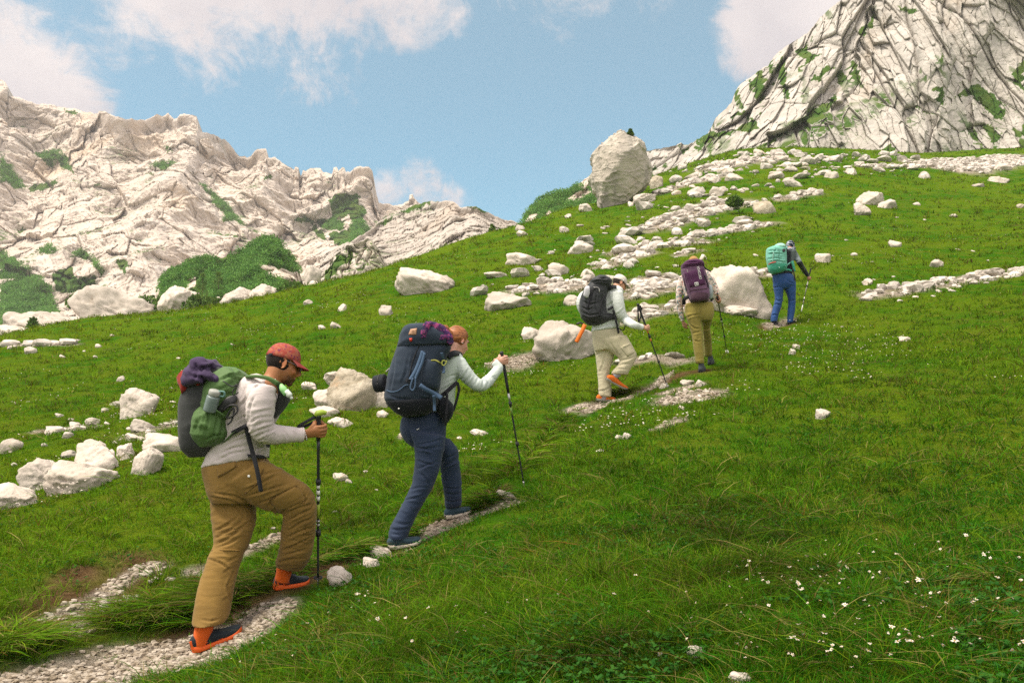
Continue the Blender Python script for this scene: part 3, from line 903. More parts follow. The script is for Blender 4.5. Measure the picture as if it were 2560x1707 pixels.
_c = m_lich.mix(m_lich.rng(_n2, .38, .62), (.30, .26, .185), (.50, .445, .35))
_c = m_lich.mix(m_lich.math('MULTIPLY', m_lich.rng(m_lich.noise(3.1, 5, .7), .56, .7), .6), _c, (.42, .27, .15))
_c = m_lich.mix(m_lich.math('MULTIPLY', m_lich.rng(m_lich.noise(8.0, 6, .7), .5, .72), .5), _c, (.13, .12, .095))
m_lich.base(_c)
m_lich.bump(m_lich.noise(7.0, 7, .75, .5), 0.05)
ROCK_XY = []
def put_rock(name, u, vb, w, h, seed, label, group=None, tilt=0, sub=4, depth=.9, mat=None, planes=13, soft=26, gp=None, cat=None, share=None, sink=.6, rough=1.0, dmin=.6):
    if gp is None:
        gp = ground_at(u, vb)[0]
    if np.isnan(gp[0]):
        print('rock off ground', u, vb)
        return None
    D = (gp - CAM) @ FWD
    k = D / FPX
    W_, H_ = w * k, h * k * 1.04
    dp = max(W_, H_) * depth
    V, F = share if share else rock_shape(seed, sub, planes, soft, rough, dmin)
    lo, hi = V.min(0), V.max(0)
    V = (V - (lo + hi) / 2) / (hi - lo) * np.array([W_, dp, H_ * (1 + sink)])
    t = R(tilt)
    V = V @ np.array([[math.cos(t), 0, math.sin(t)], [0, 1, 0], [-math.sin(t), 0, math.cos(t)]])
    away = unit((gp - CAM) * np.array([1, 1, 0]))
    lx = np.array([away[1], -away[0], 0])
    V = V[:, :1] * lx + V[:, 1:2] * away + V[:, 2:] * np.array([0, 0, 1])
    c = gp + away * dp * .24
    zc = gp[2] + H_ * (1 - (1 + sink) / 2)
    c[2] = zc
    me = mesh_np(name, V, F, True)
    o = link(name, me, mat or m_rock.m, None, label, cat or name, group)
    o.location = c
    ROCK_XY.append((c[0], c[1], max(W_, dp) / 2))
    return o
# single boulders: u, foot v, width, height (photo px), tilt, label
BOULDERS = [
    (1060, 732, 152, 66, 22, 'big cracked pale boulder slanting on the meadow rim, alone left of mid-slope', dict(sub=5, planes=12, depth=.7)),
    (1270, 772, 118, 46, 10, 'flat-topped pale boulder with an undercut right end, left of the black-pack hiker', dict(sub=5, planes=10)),
    (1302, 662, 82, 30, 12, 'low rounded white boulder, uphill of the flat-topped boulder', {}), (1240, 693, 62, 15, 8, 'low whale-back slab of white rock just above the flat-topped boulder', {}),
    (1450, 634, 64, 32, 10, 'pointed white boulder standing alone halfway up the middle slope', {}), (1470, 600, 24, 14, 10, 'little white rock touching the top of the pointed white boulder', {}),
    (1394, 687, 56, 28, 18, 'wedge of white rock between the pointed boulder and the black pack', {}), (1470, 690, 38, 18, 12, 'small pale rock uphill of the black backpack', {}),
    (1430, 762, 44, 26, 12, 'rounded white rock immediately left of the black backpack', {}), (966, 787, 44, 26, 25, 'lone egg-shaped white rock below the big cracked boulder', {}),
    (1415, 896, 172, 92, 10, 'large flat pale boulder half hidden behind the hiker in cream trousers', dict(sub=5, planes=12, depth=.9)), (1326, 845, 48, 28, 5, 'round pale rock touching the left side of the large flat boulder', {}),
    (1838, 782, 168, 132, -14, 'huge slab-topped boulder between the purple and the teal backpack', dict(sub=5, planes=9, soft=22, depth=.8)), (1850, 786, 90, 24, 4, 'pale slab at the foot of the huge slab-topped boulder', {}),
    (2172, 510, 72, 38, 5, 'domed white boulder, biggest of the trio on the right-hand slope', dict(sub=5)), (2152, 537, 48, 30, 25, 'leaning rock bearing a red and white trail mark', dict(sub=5)), (2218, 520, 46, 22, -18, 'low pale rock on the right side of the domed white boulder', {}),
    (1912, 533, 56, 36, -8, 'grey overhanging block at the left end of a stone line, upper slope', dict(planes=9, soft=22, mat='l')), (2056, 655, 42, 24, 14, 'white rock right behind the teal-pack hiker\'s shoulder', {}), (2168, 712, 26, 18, 5, 'small pale rock left of the long rubble bank tip', {}),
    (2165, 752, 34, 16, 8, 'flat pale rock just below and left of the rubble bank tip', {}), (2237, 617, 32, 18, 5, 'white rock with a small one beside it on the open right slope', {}), (2341, 668, 30, 20, 25, 'slanted white rock above the middle of the rubble bank', {}),
    (2506, 426, 44, 20, 3, 'smooth dome-shaped white rock near the grey scree', {}), (2496, 456, 50, 16, 8, 'long low rock just under the smooth dome-shaped one', {}), (2445, 467, 30, 10, 5, 'thin pale slab left of the long low rock', {}), (2550, 520, 20, 12, 10, 'pale rock cut by the right picture edge', {}),
    (2080, 445, 40, 20, 12, 'left rock of the pair joined by a stone line below the cliff', {}), (2126, 436, 30, 16, 8, 'right rock of the pair joined by a stone line below the cliff', {}),
    (340, 1042, 92, 70, 12, 'pyramid-shaped pale boulder left of the green backpack', dict(sub=5, planes=8, soft=26, depth=.8)), (246, 1178, 112, 78, 0, 'tall blunt boulder in the left-hand rock group', dict(sub=5, planes=10, soft=20)),
    (315, 1146, 46, 38, 0, 'round rock leaning on the right of the tall blunt boulder', dict(sub=5)), (366, 1184, 70, 66, 10, 'half-buried rock behind dry weeds beside the green backpack', dict(sub=5)), (412, 1128, 110, 44, 4, 'long pale ledge of rock running in behind the green backpack', {}),
    (112, 1216, 135, 64, 18, 'broad sloping rock slab below the tall blunt boulder', dict(sub=5)), (205, 1226, 180, 66, 8, 'long flat rock at the foot of the left-hand rock group', dict(sub=5)), (40, 1268, 130, 52, 16, 'rock slab cut by the left picture edge, lowest of the left group', dict(sub=5)),
    (24, 1130, 50, 34, 20, 'pale pointed rock cut by the left picture edge', {}), (172, 1143, 38, 18, 5, 'small wedge rock up-left of the tall blunt boulder', {}), (355, 1076, 58, 26, 12, 'flat-faced white rock below the pyramid-shaped boulder', {}), (338, 1100, 52, 14, 12, 'low knobbly rock under the flat-faced white rock', {}),
    (135, 1082, 46, 16, 0, 'low white rock at the left end of a short stone row', {}), (188, 1070, 28, 16, 0, 'knobbly white rock in the middle of the short stone row', {}), (231, 1062, 36, 18, 5, 'rounded white rock at the right end of the short stone row', {}), (172, 1094, 30, 14, 12, 'small triangular rock just below the short stone row', {}), (148, 1042, 22, 9, 5, 'small rock alone above the short stone row', {}),
    (880, 1024, 132, 104, 6, 'big ochre-grey boulder between the first two hikers', dict(sub=5, planes=10, soft=26, mat='l', depth=.9, dmin=.7)), (852, 962, 90, 30, 16, 'white rock shelf on the back of the ochre-grey boulder', dict(sub=5, up=.62, depth=1.1)), (812, 1020, 66, 50, 8, 'knobbly white rock on the left side of the ochre-grey boulder', dict(sub=5)), (812, 1040, 80, 26, 4, 'pale foot rock under the knobbly white rock', {}),
    (950, 1018, 42, 44, 0, 'pale rock on the right of the ochre-grey boulder, under the navy pack', {}), (773, 974, 42, 20, 5, 'small white rock up-left of the ochre-grey boulder', {}), (850, 1064, 66, 22, 6, 'low pale rock behind the green pole handle', {}), (955, 1043, 30, 18, 20, 'small pale rock downhill of the navy backpack', {}),
    (850, 1200, 40, 18, 12, 'white stone right of the front thigh of the khaki hiker', {}), (950, 1392, 58, 26, 4, 'flat pinkish stone under the heel of the navy-trousered hiker', dict(sub=4, planes=10)), (928, 1416, 44, 20, 6, 'small white stone just below the flat pinkish stone', {}), (1265, 1247, 54, 18, 14, 'smooth grey stone on the path near the woman\'s pole tip', {}),
    (845, 1462, 70, 42, 22, 'half-buried pale rock in the grass right of the orange shoe', {}), (560, 1030 + 270, 10, 5, 0, None, {}), (1200, 1086, 54, 12, 14, 'thin pale slab lying in the grass between woman and cream-trousered man', {}), (1566, 1096, 24, 14, 10, 'white stone, left of a pair in grass below the cream-trousered man', {}), (1545, 1099, 20, 12, 0, 'white stone, right neighbour in the pair of grass stones', {}),
    (1502, 1130, 26, 8, 0, 'thin flat stone alone in the grass below the stone pair', {}), (1666, 1012, 16, 12, 0, 'single white stone left of the gravel patch', {}), (1752, 965, 26, 14, 20, 'pointed white stone on the path by the grey boots', {}), (1718, 962, 36, 14, 0, 'flat white stone on the path below the grey boots', {}), (1660, 970, 26, 12, 5, 'small pale stone beside the black pole tip', {}),
    (2054, 1046, 36, 24, 20, 'grey-white stone alone in the middle of the right grass', {}), (2262, 853, 28, 14, 0, 'double-humped white stone on the right slope', {}), (1990, 872, 20, 12, 5, 'upper stone of the little broken group right of the boots', {}), (1980, 886, 18, 14, 15, 'lower stone of the little broken group right of the boots', {}),
    (1740, 1640, 48, 22, 6, 'twin-lobed pale stone in the near right grass', {}), (1850, 1706, 60, 22, 4, 'pale stone on the bottom picture edge', {}),
    (1792, 490, 38, 24, 14, 'rugged white rock on the slope right of the tall boulder', {}), (1744, 477, 20, 12, 5, 'rounded white rock left of the rugged one, right of the tall boulder', {}), (1785, 457, 32, 17, 12, 'white slab above the rugged white rock', {}), (1836, 451, 48, 20, 8, 'broad white rock in the boulder field under the cliff', dict(sub=4)), (1816, 432, 48, 17, 6, 'long white rock just above the broad white one', {}),
    (1792, 419, 32, 18, 8, 'topmost white block at the left of the boulder field', {}), (1735, 444, 50, 18, 6, 'white rock near the slabs, right of the tall boulder', {}), (1940, 447, 38, 22, 16, 'peaked white rock at the right of the boulder field', {}), (1561, 580, 22, 12, 10, 'small white rock beneath the tall boulder', {}), (1759, 567, 34, 20, 12, 'white rock at the end of a stone line, centre slope', {}), (1671, 563, 22, 14, 4, 'round white rock at the head of a stone line', {}),
    (1410, 581, 26, 15, 10, 'white rock left below the tall boulder', {}), (1757, 649, 20, 14, 4, 'white rock right of the purple pack\'s top', {}), (1640, 470, 36, 34, 0, 'dark shaded rock jammed against the right of the tall boulder', dict(mat='l')), (1612, 507, 62, 26, -6, 'pale slab propped at the foot of the tall boulder', dict(planes=9, soft=24, sub=5)), (1578, 516, 20, 14, 10, 'pale block left of the propped slab', {}),
    (1466, 528, 40, 20, 12, 'white rocks just left of the tall boulder\'s foot', {}), (1420, 545, 18, 12, 0, 'white rock on the skyline near the tall boulder', {}), (1306, 590, 32, 16, 5, 'small dark-topped rock on the left skyline of the slope', {}), (1300, 575, 26, 14, 0, 'pale rock on the skyline right of the small larch', {}),
    (448, 782, 108, 68, 6, 'white boulder with bushes, standing beyond the meadow rim', dict(sub=5, far=62)), (600, 760, 112, 48, 8, 'long white rock beyond the rim, below the pine mound', dict(sub=5, far=58)), (662, 756, 92, 46, 4, 'rounded white rock at the right end of the rim rocks', dict(sub=5, far=58)), (785, 722, 34, 22, 0, 'white rock beyond the rim below the dark knoll', dict(far=60)), (782, 705, 44, 46, 0, 'pale block standing left of the dark knoll', dict(far=64)),
    (470, 790, 52, 22, 4, 'low white rock in front of the bushy white boulder', dict(far=60)), (275, 818, 215, 98, 16, 'great sloping white slab beyond the rim, lower left', dict(sub=5, far=62)), (130, 848, 240, 74, 14, 'long white slab going down to the lower left corner of the rim', dict(sub=5, far=58)), (60, 850, 140, 40, 8, 'pale slab at the far left end of the rim', dict(sub=5, far=56)), (545, 760, 30, 20, 0, 'small white rock in the row beyond the rim', dict(far=60)),
    (866, 688, 34, 16, 6, 'white slab breaking the meadow rim below the dark knoll', {}), (75, 884, 30, 18, 10, 'small white rock near the rim on the far left', {}), (30, 872, 24, 10, 5, 'tiny pale rock in dark turf at the left edge', {}), (300, 953, 16, 16, 45, 'thin white stone stuck upright in the left meadow', {}), (840, 820, 30, 14, 12, 'white rock of the close pair, mid-left slope', {}), (806, 822, 24, 10, 8, 'smaller rock of the close pair, mid-left slope', {}), (770, 760, 24, 12, 10, 'white rock just under the rim at the pine mound', {}), (855, 778, 22, 20, 12, 'lone white rock, left of the egg-shaped one', {}),
]
_free = {}
for i, (u, v, w, h, tl, lab, kw) in enumerate(BOULDERS):
    if lab is None:
        continue
    kw = dict(kw)
    far, up, mt = kw.pop('far', None), kw.pop('up', None), kw.pop('mat', None)
    if mt == 'l':
        kw['mat'] = m_lich.m
    if far:
        kw['gp'] = P(u, v, far)
    if up is not None:
        g = ground_at(880, 1024)[0]
        D = (g - CAM) @ FWD
        kw['gp'] = P(u, v, D + .55)
    big = w > 55
    o = put_rock('boulder' if big else 'rock', u, v, w, h, 100 + i, lab, tilt=-tl, cat='boulder' if big else 'rock', **kw)
    _free[i] = o
# red and white trail mark painted on the leaning rock
def decal(o, quad, n=10, off=0.006, name='trail_mark', mat=None, parent=None):
    """a thin painted patch following the surface of o inside a pixel quad"""
    M_ = np.array(o.matrix_world) if o.parent is None else np.eye(4)
    V = get_v(o.data) + np.array(o.location)
    bvh = BVHTree.FromPolygons([tuple(x) for x in V], [tuple(p.vertices) for p in o.data.polygons])
    pts, ok = [], []
    for j in range(n + 1):
        for i in range(n + 1):
            a, b = i / n, j / n
            q = (1 - b) * ((1 - a) * np.array(quad[0]) + a * np.array(quad[1])) + b * ((1 - a) * np.array(quad[3]) + a * np.array(quad[2]))
            d = unit(P(q[0], q[1], 1.0) - CAM)
            hit = bvh.ray_cast(Vector(CAM), Vector(d))
            if hit[0] is None:
                pts.append(CAM), ok.append(False)
            else:
                pts.append(np.array(hit[0]) - d * off), ok.append(True)
    idx = np.arange((n + 1) ** 2).reshape(n + 1, n + 1)
    F = [f for f in np.stack([idx[:-1, :-1], idx[1:, :-1], idx[1:, 1:], idx[:-1, 1:]], -1).reshape(-1, 4) if all(ok[k] for k in f)]
    if not F:
        print('decal missed', name)
        return None
    V2 = np.array(pts)
    return link(name, mesh_np(name, V2 - np.array(o.location), np.array(F)), mat, None), F
m_red = plain('trail_red', (.55, .06, .04), .8, .1)
m_white = plain('trail_white', (.75, .72, .68), .8, .1)
_mk_rock = next(_free[i] for i in _free if 'trail mark' in BOULDERS[i][5])
for quad, mt in (([(2150, 511), (2155, 510), (2157, 518), (2153, 520)], m_red), ([(2156, 510), (2160, 509), (2162, 517), (2158, 518)], m_white)):
    r_ = decal(_mk_rock, quad, 1, 0.03, 'trail_mark', mt)
    if r_:
        r_[0].parent = _mk_rock

# the tall free-standing boulder
def px_loft(rings, D, nseg=64, sub=8, pw=2.4, caps=True):
    """rings: (uL, vL, uR, vR, dy, b) outline pairs in photo px, depth offset and half depth in metres -> V, F"""
    r = np.array(rings, float)
    n = len(r)
    t = np.linspace(0, n - 1, (n - 1) * sub + 1)
    def cr(c):
        p = np.concatenate([[2 * c[0] - c[1]], c, [2 * c[-1] - c[-2]]])
        i = np.minimum(t.astype(int), n - 2)
        f = t - i
        a, b_, c_, d_ = p[i], p[i + 1], p[i + 2], p[i + 3]
        return .5 * (2 * b_ + (c_ - a) * f + (2 * a - 5 * b_ + 4 * c_ - d_) * f ** 2 + (3 * b_ - a - 3 * c_ + d_) * f ** 3)
    q = np.stack([cr(r[:, k]) for k in range(6)], 1)
    q[:, 5] = np.maximum(q[:, 5], .004)
    Lp, Rp = P(q[:, 0], q[:, 1], D + q[:, 4]), P(q[:, 2], q[:, 3], D + q[:, 4])
    c, a = (Lp + Rp) / 2, (Rp - Lp) / 2
    th = np.linspace(0, 2 * math.pi, nseg, endpoint=False)
    cs, sn = np.cos(th), np.sin(th)
    cs, sn = np.sign(cs) * np.abs(cs) ** (2 / pw), np.sign(sn) * np.abs(sn) ** (2 / pw)
    V = c[:, None] + cs[None, :, None] * a[:, None] + sn[None, :, None] * q[:, 5][:, None, None] * np.array([0, 1.0, 0])
    m = len(t)
    V = V.reshape(-1, 3)
    idx = np.arange(m * nseg).reshape(m, nseg)
    j = np.roll(idx, -1, 1)
    F = np.stack([idx[:-1], j[:-1], j[1:], idx[1:]], -1).reshape(-1, 4)
    Fs = [F]
    if caps:
        V = np.concatenate([V, c[:1], c[-1:]])
        k = len(V)
        Fs.append(np.stack([j[0], idx[0], np.full(nseg, k - 2)], -1))
        Fs.append(np.stack([idx[-1], j[-1], np.full(nseg, k - 1)], -1))
    return V, Fs
_sp = [(760, 156, 782, 156), (742, 172, 835, 170), (722, 215, 925, 212), (680, 250, 1005, 228), (640, 290, 1035, 275), (600, 325, 1062, 325), (588, 385, 1076, 395), (598, 470, 1074, 470), (576, 515, 1068, 520), (592, 585, 1055, 585), (622, 645, 1000, 650), (640, 710, 915, 715), (650, 790, 820, 790), (660, 850, 780, 850)]
_g = ground_at(1300 + 730 / 3.267, 280 + 780 / 3.267)[0]
D_SP = (_g - CAM) @ FWD + .6
rings = []
for (a, b, c, d) in _sp:
    w = (c - a) / 3.267 * D_SP / FPX
    rings.append((1300 + a / 3.267, 280 + b / 3.267, 1300 + c / 3.267, 280 + d / 3.267, 0.15 * w, .42 * w + .1))
V, Fs = px_loft(rings, D_SP, 170, 14, 3.4)
_rs = np.random.RandomState(6)
_c0 = V.mean(0)
for nn, cut in (((-.62, -.78, .05), .42), ((.72, -.68, -.05), .40), ((.10, -.97, .22), .14), ((.05, -.86, -.50), .35), ((.42, -.35, .84), .30), ((-.55, -.30, .78), .30), ((-.98, -.15, .10), .10), ((.95, -.1, .30), .22), ((.30, -.90, -.30), .22), ((-.35, -.85, .40), .25)):
    nn = unit(nn)                          # cleave flat faces off the block
    dd = (V - _c0) @ nn
    off = np.quantile(dd, .998) - cut
    V = V - np.outer(np.maximum(dd - off, 0) * .95, nn)
_m = mesh_np('boulder', V, Fs)
N = get_n(_m)
q = np.c_[V[:, 0], V[:, 1], V[:, 2]]
F1, F2, I = worley(q / np.array([2.1, 2.0, 3.0]) + .3 * fbm(q / 1.2, 2)[:, None], 51)
h = .07 * (I - .5) - .10 * np.exp(-(F2 - F1) / .04) + .07 * fbm(q / 1.6, 3, .5, 52)
F1, F2, I = worley(q / np.array([.7, .7, .55]), 53)
h += .04 * (I - .5) - .04 * np.exp(-(F2 - F1) / .06) + .025 * (ridged(q / .35, 3, .6, 5) - 1)
set_v(_m, V + N * h[:, None])
TALL_V = get_v(_m)
m_tall = rock_mat('tall_boulder_rock', (.49, .445, .375), (.36, .32, .265), (.41, .325, .21), 1.6, veg=False, grey=(.30, .28, .255), stripes=(0, .3, 0))
link('boulder', _m, m_tall, None, 'tall house-sized boulder standing upright on the skyline', 'boulder')

# many smaller rocks, zone by zone; each is told apart by the landmark it lies nearest to
LANDMARKS = [('big cracked boulder', 1060, 715), ('flat-topped boulder', 1270, 755), ('pointed white boulder', 1450, 620), ('large flat boulder', 1400, 850), ('huge slab-topped boulder', 1838, 720), ('domed white boulder', 2172, 495), ('pyramid-shaped boulder', 340, 1010), ('tall blunt boulder', 246, 1140), ('ochre-grey boulder', 878, 980), ('tall standing boulder', 1560, 440),
             ('peaked white rock', 1940, 437), ('broad white rock', 1836, 442), ('rugged white rock', 1792, 480), ('grey overhanging block', 1912, 518), ('rubble bank tip', 2205, 740), ('green backpack', 530, 1040), ('navy backpack', 1040, 930), ('black backpack', 1485, 755), ('purple backpack', 1735, 700), ('teal backpack', 1940, 650), ('egg-shaped white rock', 966, 775), ('white cap', 1560, 690), ('orange shoe', 540, 1600), ('grey boots', 1765, 915),
             ('smooth dome-shaped rock', 2506, 418), ('long low rock', 2496, 450), ('long white slab', 170, 830), ('double-humped stone', 2262, 848), ('slanted white rock', 2341, 660), ('pale foot rock', 812, 1035), ('pair under the cliff', 2105, 438), ('dark knoll', 880, 650)]
ZONED = []
def side_of(du, dv):
    a = math.degrees(math.atan2(-dv, du)) % 360
    return ('to the right of', 'up and right of', 'above', 'up and left of', 'to the left of', 'down and left of', 'below', 'down and right of')[int(((a + 22.5) % 360) // 45)]
def relabel():
    bins = {}
    for o, u, v, w in ZONED:
        d = [math.hypot(u - x, v - y) for _, x, y in LANDMARKS]
        k = int(np.argmin(d))
        n, x, y = LANDMARKS[k]
        bins.setdefault((n, side_of(u - x, v - y)), []).append((d[k], o, w))
    rank = ('nearest', 'second nearest', 'third nearest', 'fourth nearest', 'fifth nearest', 'sixth nearest', 'seventh nearest', 'eighth nearest', 'ninth nearest')
    for (n, s_), L in bins.items():
        L.sort(key=lambda q: q[0])
        for i, (d, o, w) in enumerate(L):
            kind = 'small white ' + o.name.split('.')[0] if w > 16 else 'little pale ' + o.name.split('.')[0]
            o['label'] = f'{kind} {s_} the {n}' if len(L) == 1 else f'{kind}, {rank[i]} of those {s_} the {n}' if i < len(rank) else f'{kind}, far {s_} the {n}'
def zone(poly, n, lo, hi, seed, label, group, name='rock', power=1.8):
    rng = np.random.RandomState(seed)
    pp = np.array(poly)
    k = 0
    while k < n:
        u, v = rng.uniform(pp[:, 0].min(), pp[:, 0].max()), rng.uniform(pp[:, 1].min(), pp[:, 1].max())
        if not inpoly(np.array(u), np.array(v), poly):
            continue
        k += 1
        w = lo + (hi - lo) * rng.uniform() ** power
        ob = put_rock(name, u, v, w, w * rng.uniform(.26, .5), 3000 + seed * 200 + k, label, group, tilt=rng.uniform(-25, 5), sub=3, share=rock_shape(5000 + (seed * 7 + k) % 40, 3, 12))
        if ob:
            ZONED.append((ob, u, v, w))
zone([(1660, 470), (1770, 410), (1850, 385), (2130, 392), (2090, 430), (1950, 470), (1800, 500), (1690, 520)], 46, 11, 36, 1, 'small white limestone rock in the boulder field under the cliff', 'rocks of the boulder field under the cliff')
zone([(1250, 620), (1500, 590), (1900, 560), (1900, 640), (1700, 700), (1500, 720), (1300, 740)], 20, 9, 24, 2, 'little pale stone in the grass of the middle slope', 'stones on the middle slope')
zone([(1960, 560), (2560, 440), (2560, 640), (2300, 690), (2100, 830), (2000, 700)], 16, 8, 20, 3, 'little pale stone in the grass of the right-hand slope', 'stones on the right-hand slope')
zone([(0, 1050), (260, 1020), (440, 960), (440, 1120), (200, 1130), (0, 1240)], 20, 9, 28, 4, 'little pale stone among the left-hand rock group', 'stones among the left-hand rocks')
zone([(0, 856), (400, 800), (900, 740), (950, 860), (500, 900), (0, 900)], 10, 8, 20, 5, 'little pale stone in the grass of the far left meadow', 'stones of the far left meadow')
zone([(1380, 560), (1540, 530), (1660, 480), (1700, 520), (1560, 590), (1400, 600)], 10, 8, 20, 6, 'little pale stone in the grass around the tall boulder', 'stones around the tall boulder')
zone([(640, 1330), (800, 1240), (1000, 1120), (1120, 1050), (1200, 1090), (1000, 1220), (700, 1400)], 12, 9, 26, 7, 'little pale stone in the grass behind the first two hikers', 'stones behind the first two hikers')
zone([(250, 1500), (420, 1400), (440, 1440), (330, 1520), (100, 1600), (60, 1560)], 26, 14, 34, 8, 'fist-sized white stone at the edge of the near path', 'white stones edging the near path', 'stone', 1.3)
zone([(1690, 985), (1760, 970), (1780, 1000), (1720, 1030), (1680, 1015)], 12, 10, 20, 9, 'fist-sized white stone in the gravel patch below the purple-pack hiker', 'stones of the gravel patch', 'stone')
zone([(2230, 735), (2400, 690), (2560, 655), (2560, 690), (2400, 735), (2250, 755)], 26, 13, 30, 10, 'white rock on the long rubble bank at the right', 'rocks of the long rubble bank', 'rock')
zone([(1585, 760), (1600, 700), (1650, 690), (1650, 720), (1620, 765), (1700, 780), (1580, 800)], 18, 12, 30, 11, 'white rock of the rubble between the black and the purple pack', 'rubble rocks between the two packs', 'rock')
zone([(1340, 730), (1360, 700), (1400, 705), (1450, 720), (1440, 730)], 10, 10, 24, 12, 'white rock of the rubble left of the white cap', 'rubble rocks left of the white cap', 'rock')

relabel()
# uncountable broken stone: gravel on the path, scree in the strips
def rubble(name, lines, n, lo, hi, seed, label, spread=1.0, sub=1, mat=None, power=2.0, broken=0):
    rng = np.random.RandomState(seed)
    base = [rock_shape(700 + i, sub, 10, 12)[0] for i in range(14)]
    F0 = ICO[sub][1]
    L = np.concatenate([[max(.05, w) * np.linalg.norm(np.diff(g[:, :2], axis=0), axis=1).sum() for g, w in lines]])
    cnt = np.maximum(3, (n * L / L.sum()).astype(int))
    pts = []
    for (g, w), c in zip(lines, cnt):
        s = rng.uniform(0, len(g) - 1.001, c)
        i = s.astype(int)
        f = (s - i)[:, None]
        p = g[i, :2] * (1 - f) + g[i + 1, :2] * f
        a = rng.uniform(0, 2 * math.pi, c)
        rr_ = w * spread * np.sqrt(rng.uniform(0, 1, c))
        pts.append(p + np.c_[np.cos(a), np.sin(a)] * rr_[:, None])
    pts = np.concatenate(pts)
    if broken:
        q = np.c_[pts, pts[:, 0] * 0]
        fr = np.clip(.35 / np.maximum(.1, np.linalg.norm(pts, axis=1) / 12), .35, 3)
        pts = pts[perlin(q * 1.7, 91) + .6 * perlin(q * 5, 92) > broken + rng.normal(0, .12, len(q))]
    z = hz(pts)
    m = len(pts)
    s = lo + (hi - lo) * rng.uniform(0, 1, m) ** power * (np.clip(np.linalg.norm(pts, axis=1) / 34, .35, 1) if hi > .2 else 1)
    k = len(base[0])
    V = np.empty((m, k, 3))
    a = rng.uniform(0, 6.28, m)
    which = rng.randint(0, len(base), m)
    B = np.array(base)[which] * np.stack([rng.uniform(.7, 1.3, m), rng.uniform(.7, 1.2, m), rng.uniform(.45, .9, m)], 1)[:, None]
    V[:, :, 0] = B[:, :, 0] * np.cos(a)[:, None] - B[:, :, 1] * np.sin(a)[:, None]
    V[:, :, 1] = B[:, :, 0] * np.sin(a)[:, None] + B[:, :, 1] * np.cos(a)[:, None]
    V[:, :, 2] = B[:, :, 2]
    V = V * (s / 2)[:, None, None] + np.c_[pts, z + s * .1][:, None]
    F = (F0[None] + (np.arange(m) * k)[:, None, None]).reshape(-1, 3)
    link(name, mesh_np(name, V.reshape(-1, 3), F, False), mat or m_rock.m, None, label, 'gravel' if name == 'gravel' else 'scree', kind='stuff')
m_grav = Mat('path_gravel', 0.95, 0.08)
_g = m_grav.mix(m_grav.rng(m_grav.noise(19.0, 3, .6), .38, .62), (.22, .18, .13), (.41, .36, .295))
m_grav.base(m_grav.mix(m_grav.math('MULTIPLY', m_grav.rng(m_grav.noise(3.0, 3), .5, .7), .5), _g, (.22, .17, .115)))
m_scree = Mat('scree_stone', 0.95, 0.08)
m_scree.base(m_scree.mix(m_scree.rng(m_scree.noise(2.2, 5, .7), .36, .64), (.33, .30, .255), (.58, .53, .47)))
rubble('gravel', PATHW, 15000, .008, .045, 1, 'pale gravel trodden along the mountain path', 1.05, 1, power=3, broken=-.35, mat=m_grav.m)
rubble('gravel', GRAVW, 4200, .010, .07, 2, 'loose white stones beside the path', 1.3, 1, power=2.5, broken=-.1, mat=m_grav.m)
rubble('scree', SCREEW, 8000, .06, .55, 3, 'strips of broken limestone scree lying on the slope', 1.15, 2, power=2.8, broken=-.02, mat=m_scree.m)
rubble('scree', _mk([([(1640, 478), (1700, 440), (1770, 408), (1850, 392), (2000, 396), (2150, 398), (2300, 402)], 2.6), ([(1880, 440), (2050, 415), (2250, 425)], 2.2), ([(1560, 640), (1700, 560), (1850, 480)], 3.0), ([(1280, 740), (1420, 690), (1560, 690)], 2.0)]), 1250, .10, .90, 4, 'broken rocks loosely scattered at the foot of the cliff', 1.2, 2, power=3.0, broken=.18, mat=m_scree.m)
# ------------------------------------------------------------------ grass, herbs and flowers
def rock_clear(xy):
    """False inside the footprint of a rock"""
    ok = np.ones(len(xy), bool)
    for x, y, r in ROCK_XY:
        if r < .12:
            continue
        ok &= (xy[:, 0] - x) ** 2 + (xy[:, 1] - y) ** 2 > (r * .5) ** 2
    return ok
FEET = [tuple(ground_at(u, v)[0][:2]) for u, v in ((490, 1628), (550, 1610), (600, 1580), (700, 1474), (750, 1466), (985, 1374), (1040, 1356), (1125, 1294), (1165, 1278), (1500, 1004), (1530, 1003), (1747, 930), (1773, 912), (1935, 812), (1978, 812))]
def foot_clear(xy):
    """grass is trodden short around each boot"""
    k = np.ones(len(xy))
    for x, y in FEET:
        r = math.hypot(x, y)
        d = np.hypot(xy[:, 0] - x * .985, xy[:, 1] - y * .985) / (.16 + .012 * r)
        k = np.minimum(k, .28 + .72 * sstep(.6, 1.5, d))
    return k
def polar(n, rng, r0, r1, k, a=38):
    """random ground points, thinner with range (log-radial)"""
    s = rng.uniform(0, 1, n)
    r = (r0 ** -k + s * (r1 ** -k - r0 ** -k)) ** (-1 / k)
    t = np.radians(rng.uniform(-a, a, n))
    return np.c_[r * np.sin(t), r * np.cos(t)]
M_ = Mat('grass_blades', 0.8, 0.04)
M_.base(M_.attr('col'))
_t = M_.n.new('ShaderNodeBsdfTranslucent')
M_.l.new(M_.attr('col'), _t.inputs['Color'])
_x = M_.n.new('ShaderNodeMixShader')
_x.inputs[0].default_value = 0.3
M_.l.new(M_.b.outputs[0], _x.inputs[1])
M_.l.new(_t.outputs[0], _x.inputs[2])
M_.l.new(_x.outputs[0], M_.out.inputs['Surface'])
m_grass = M_.m
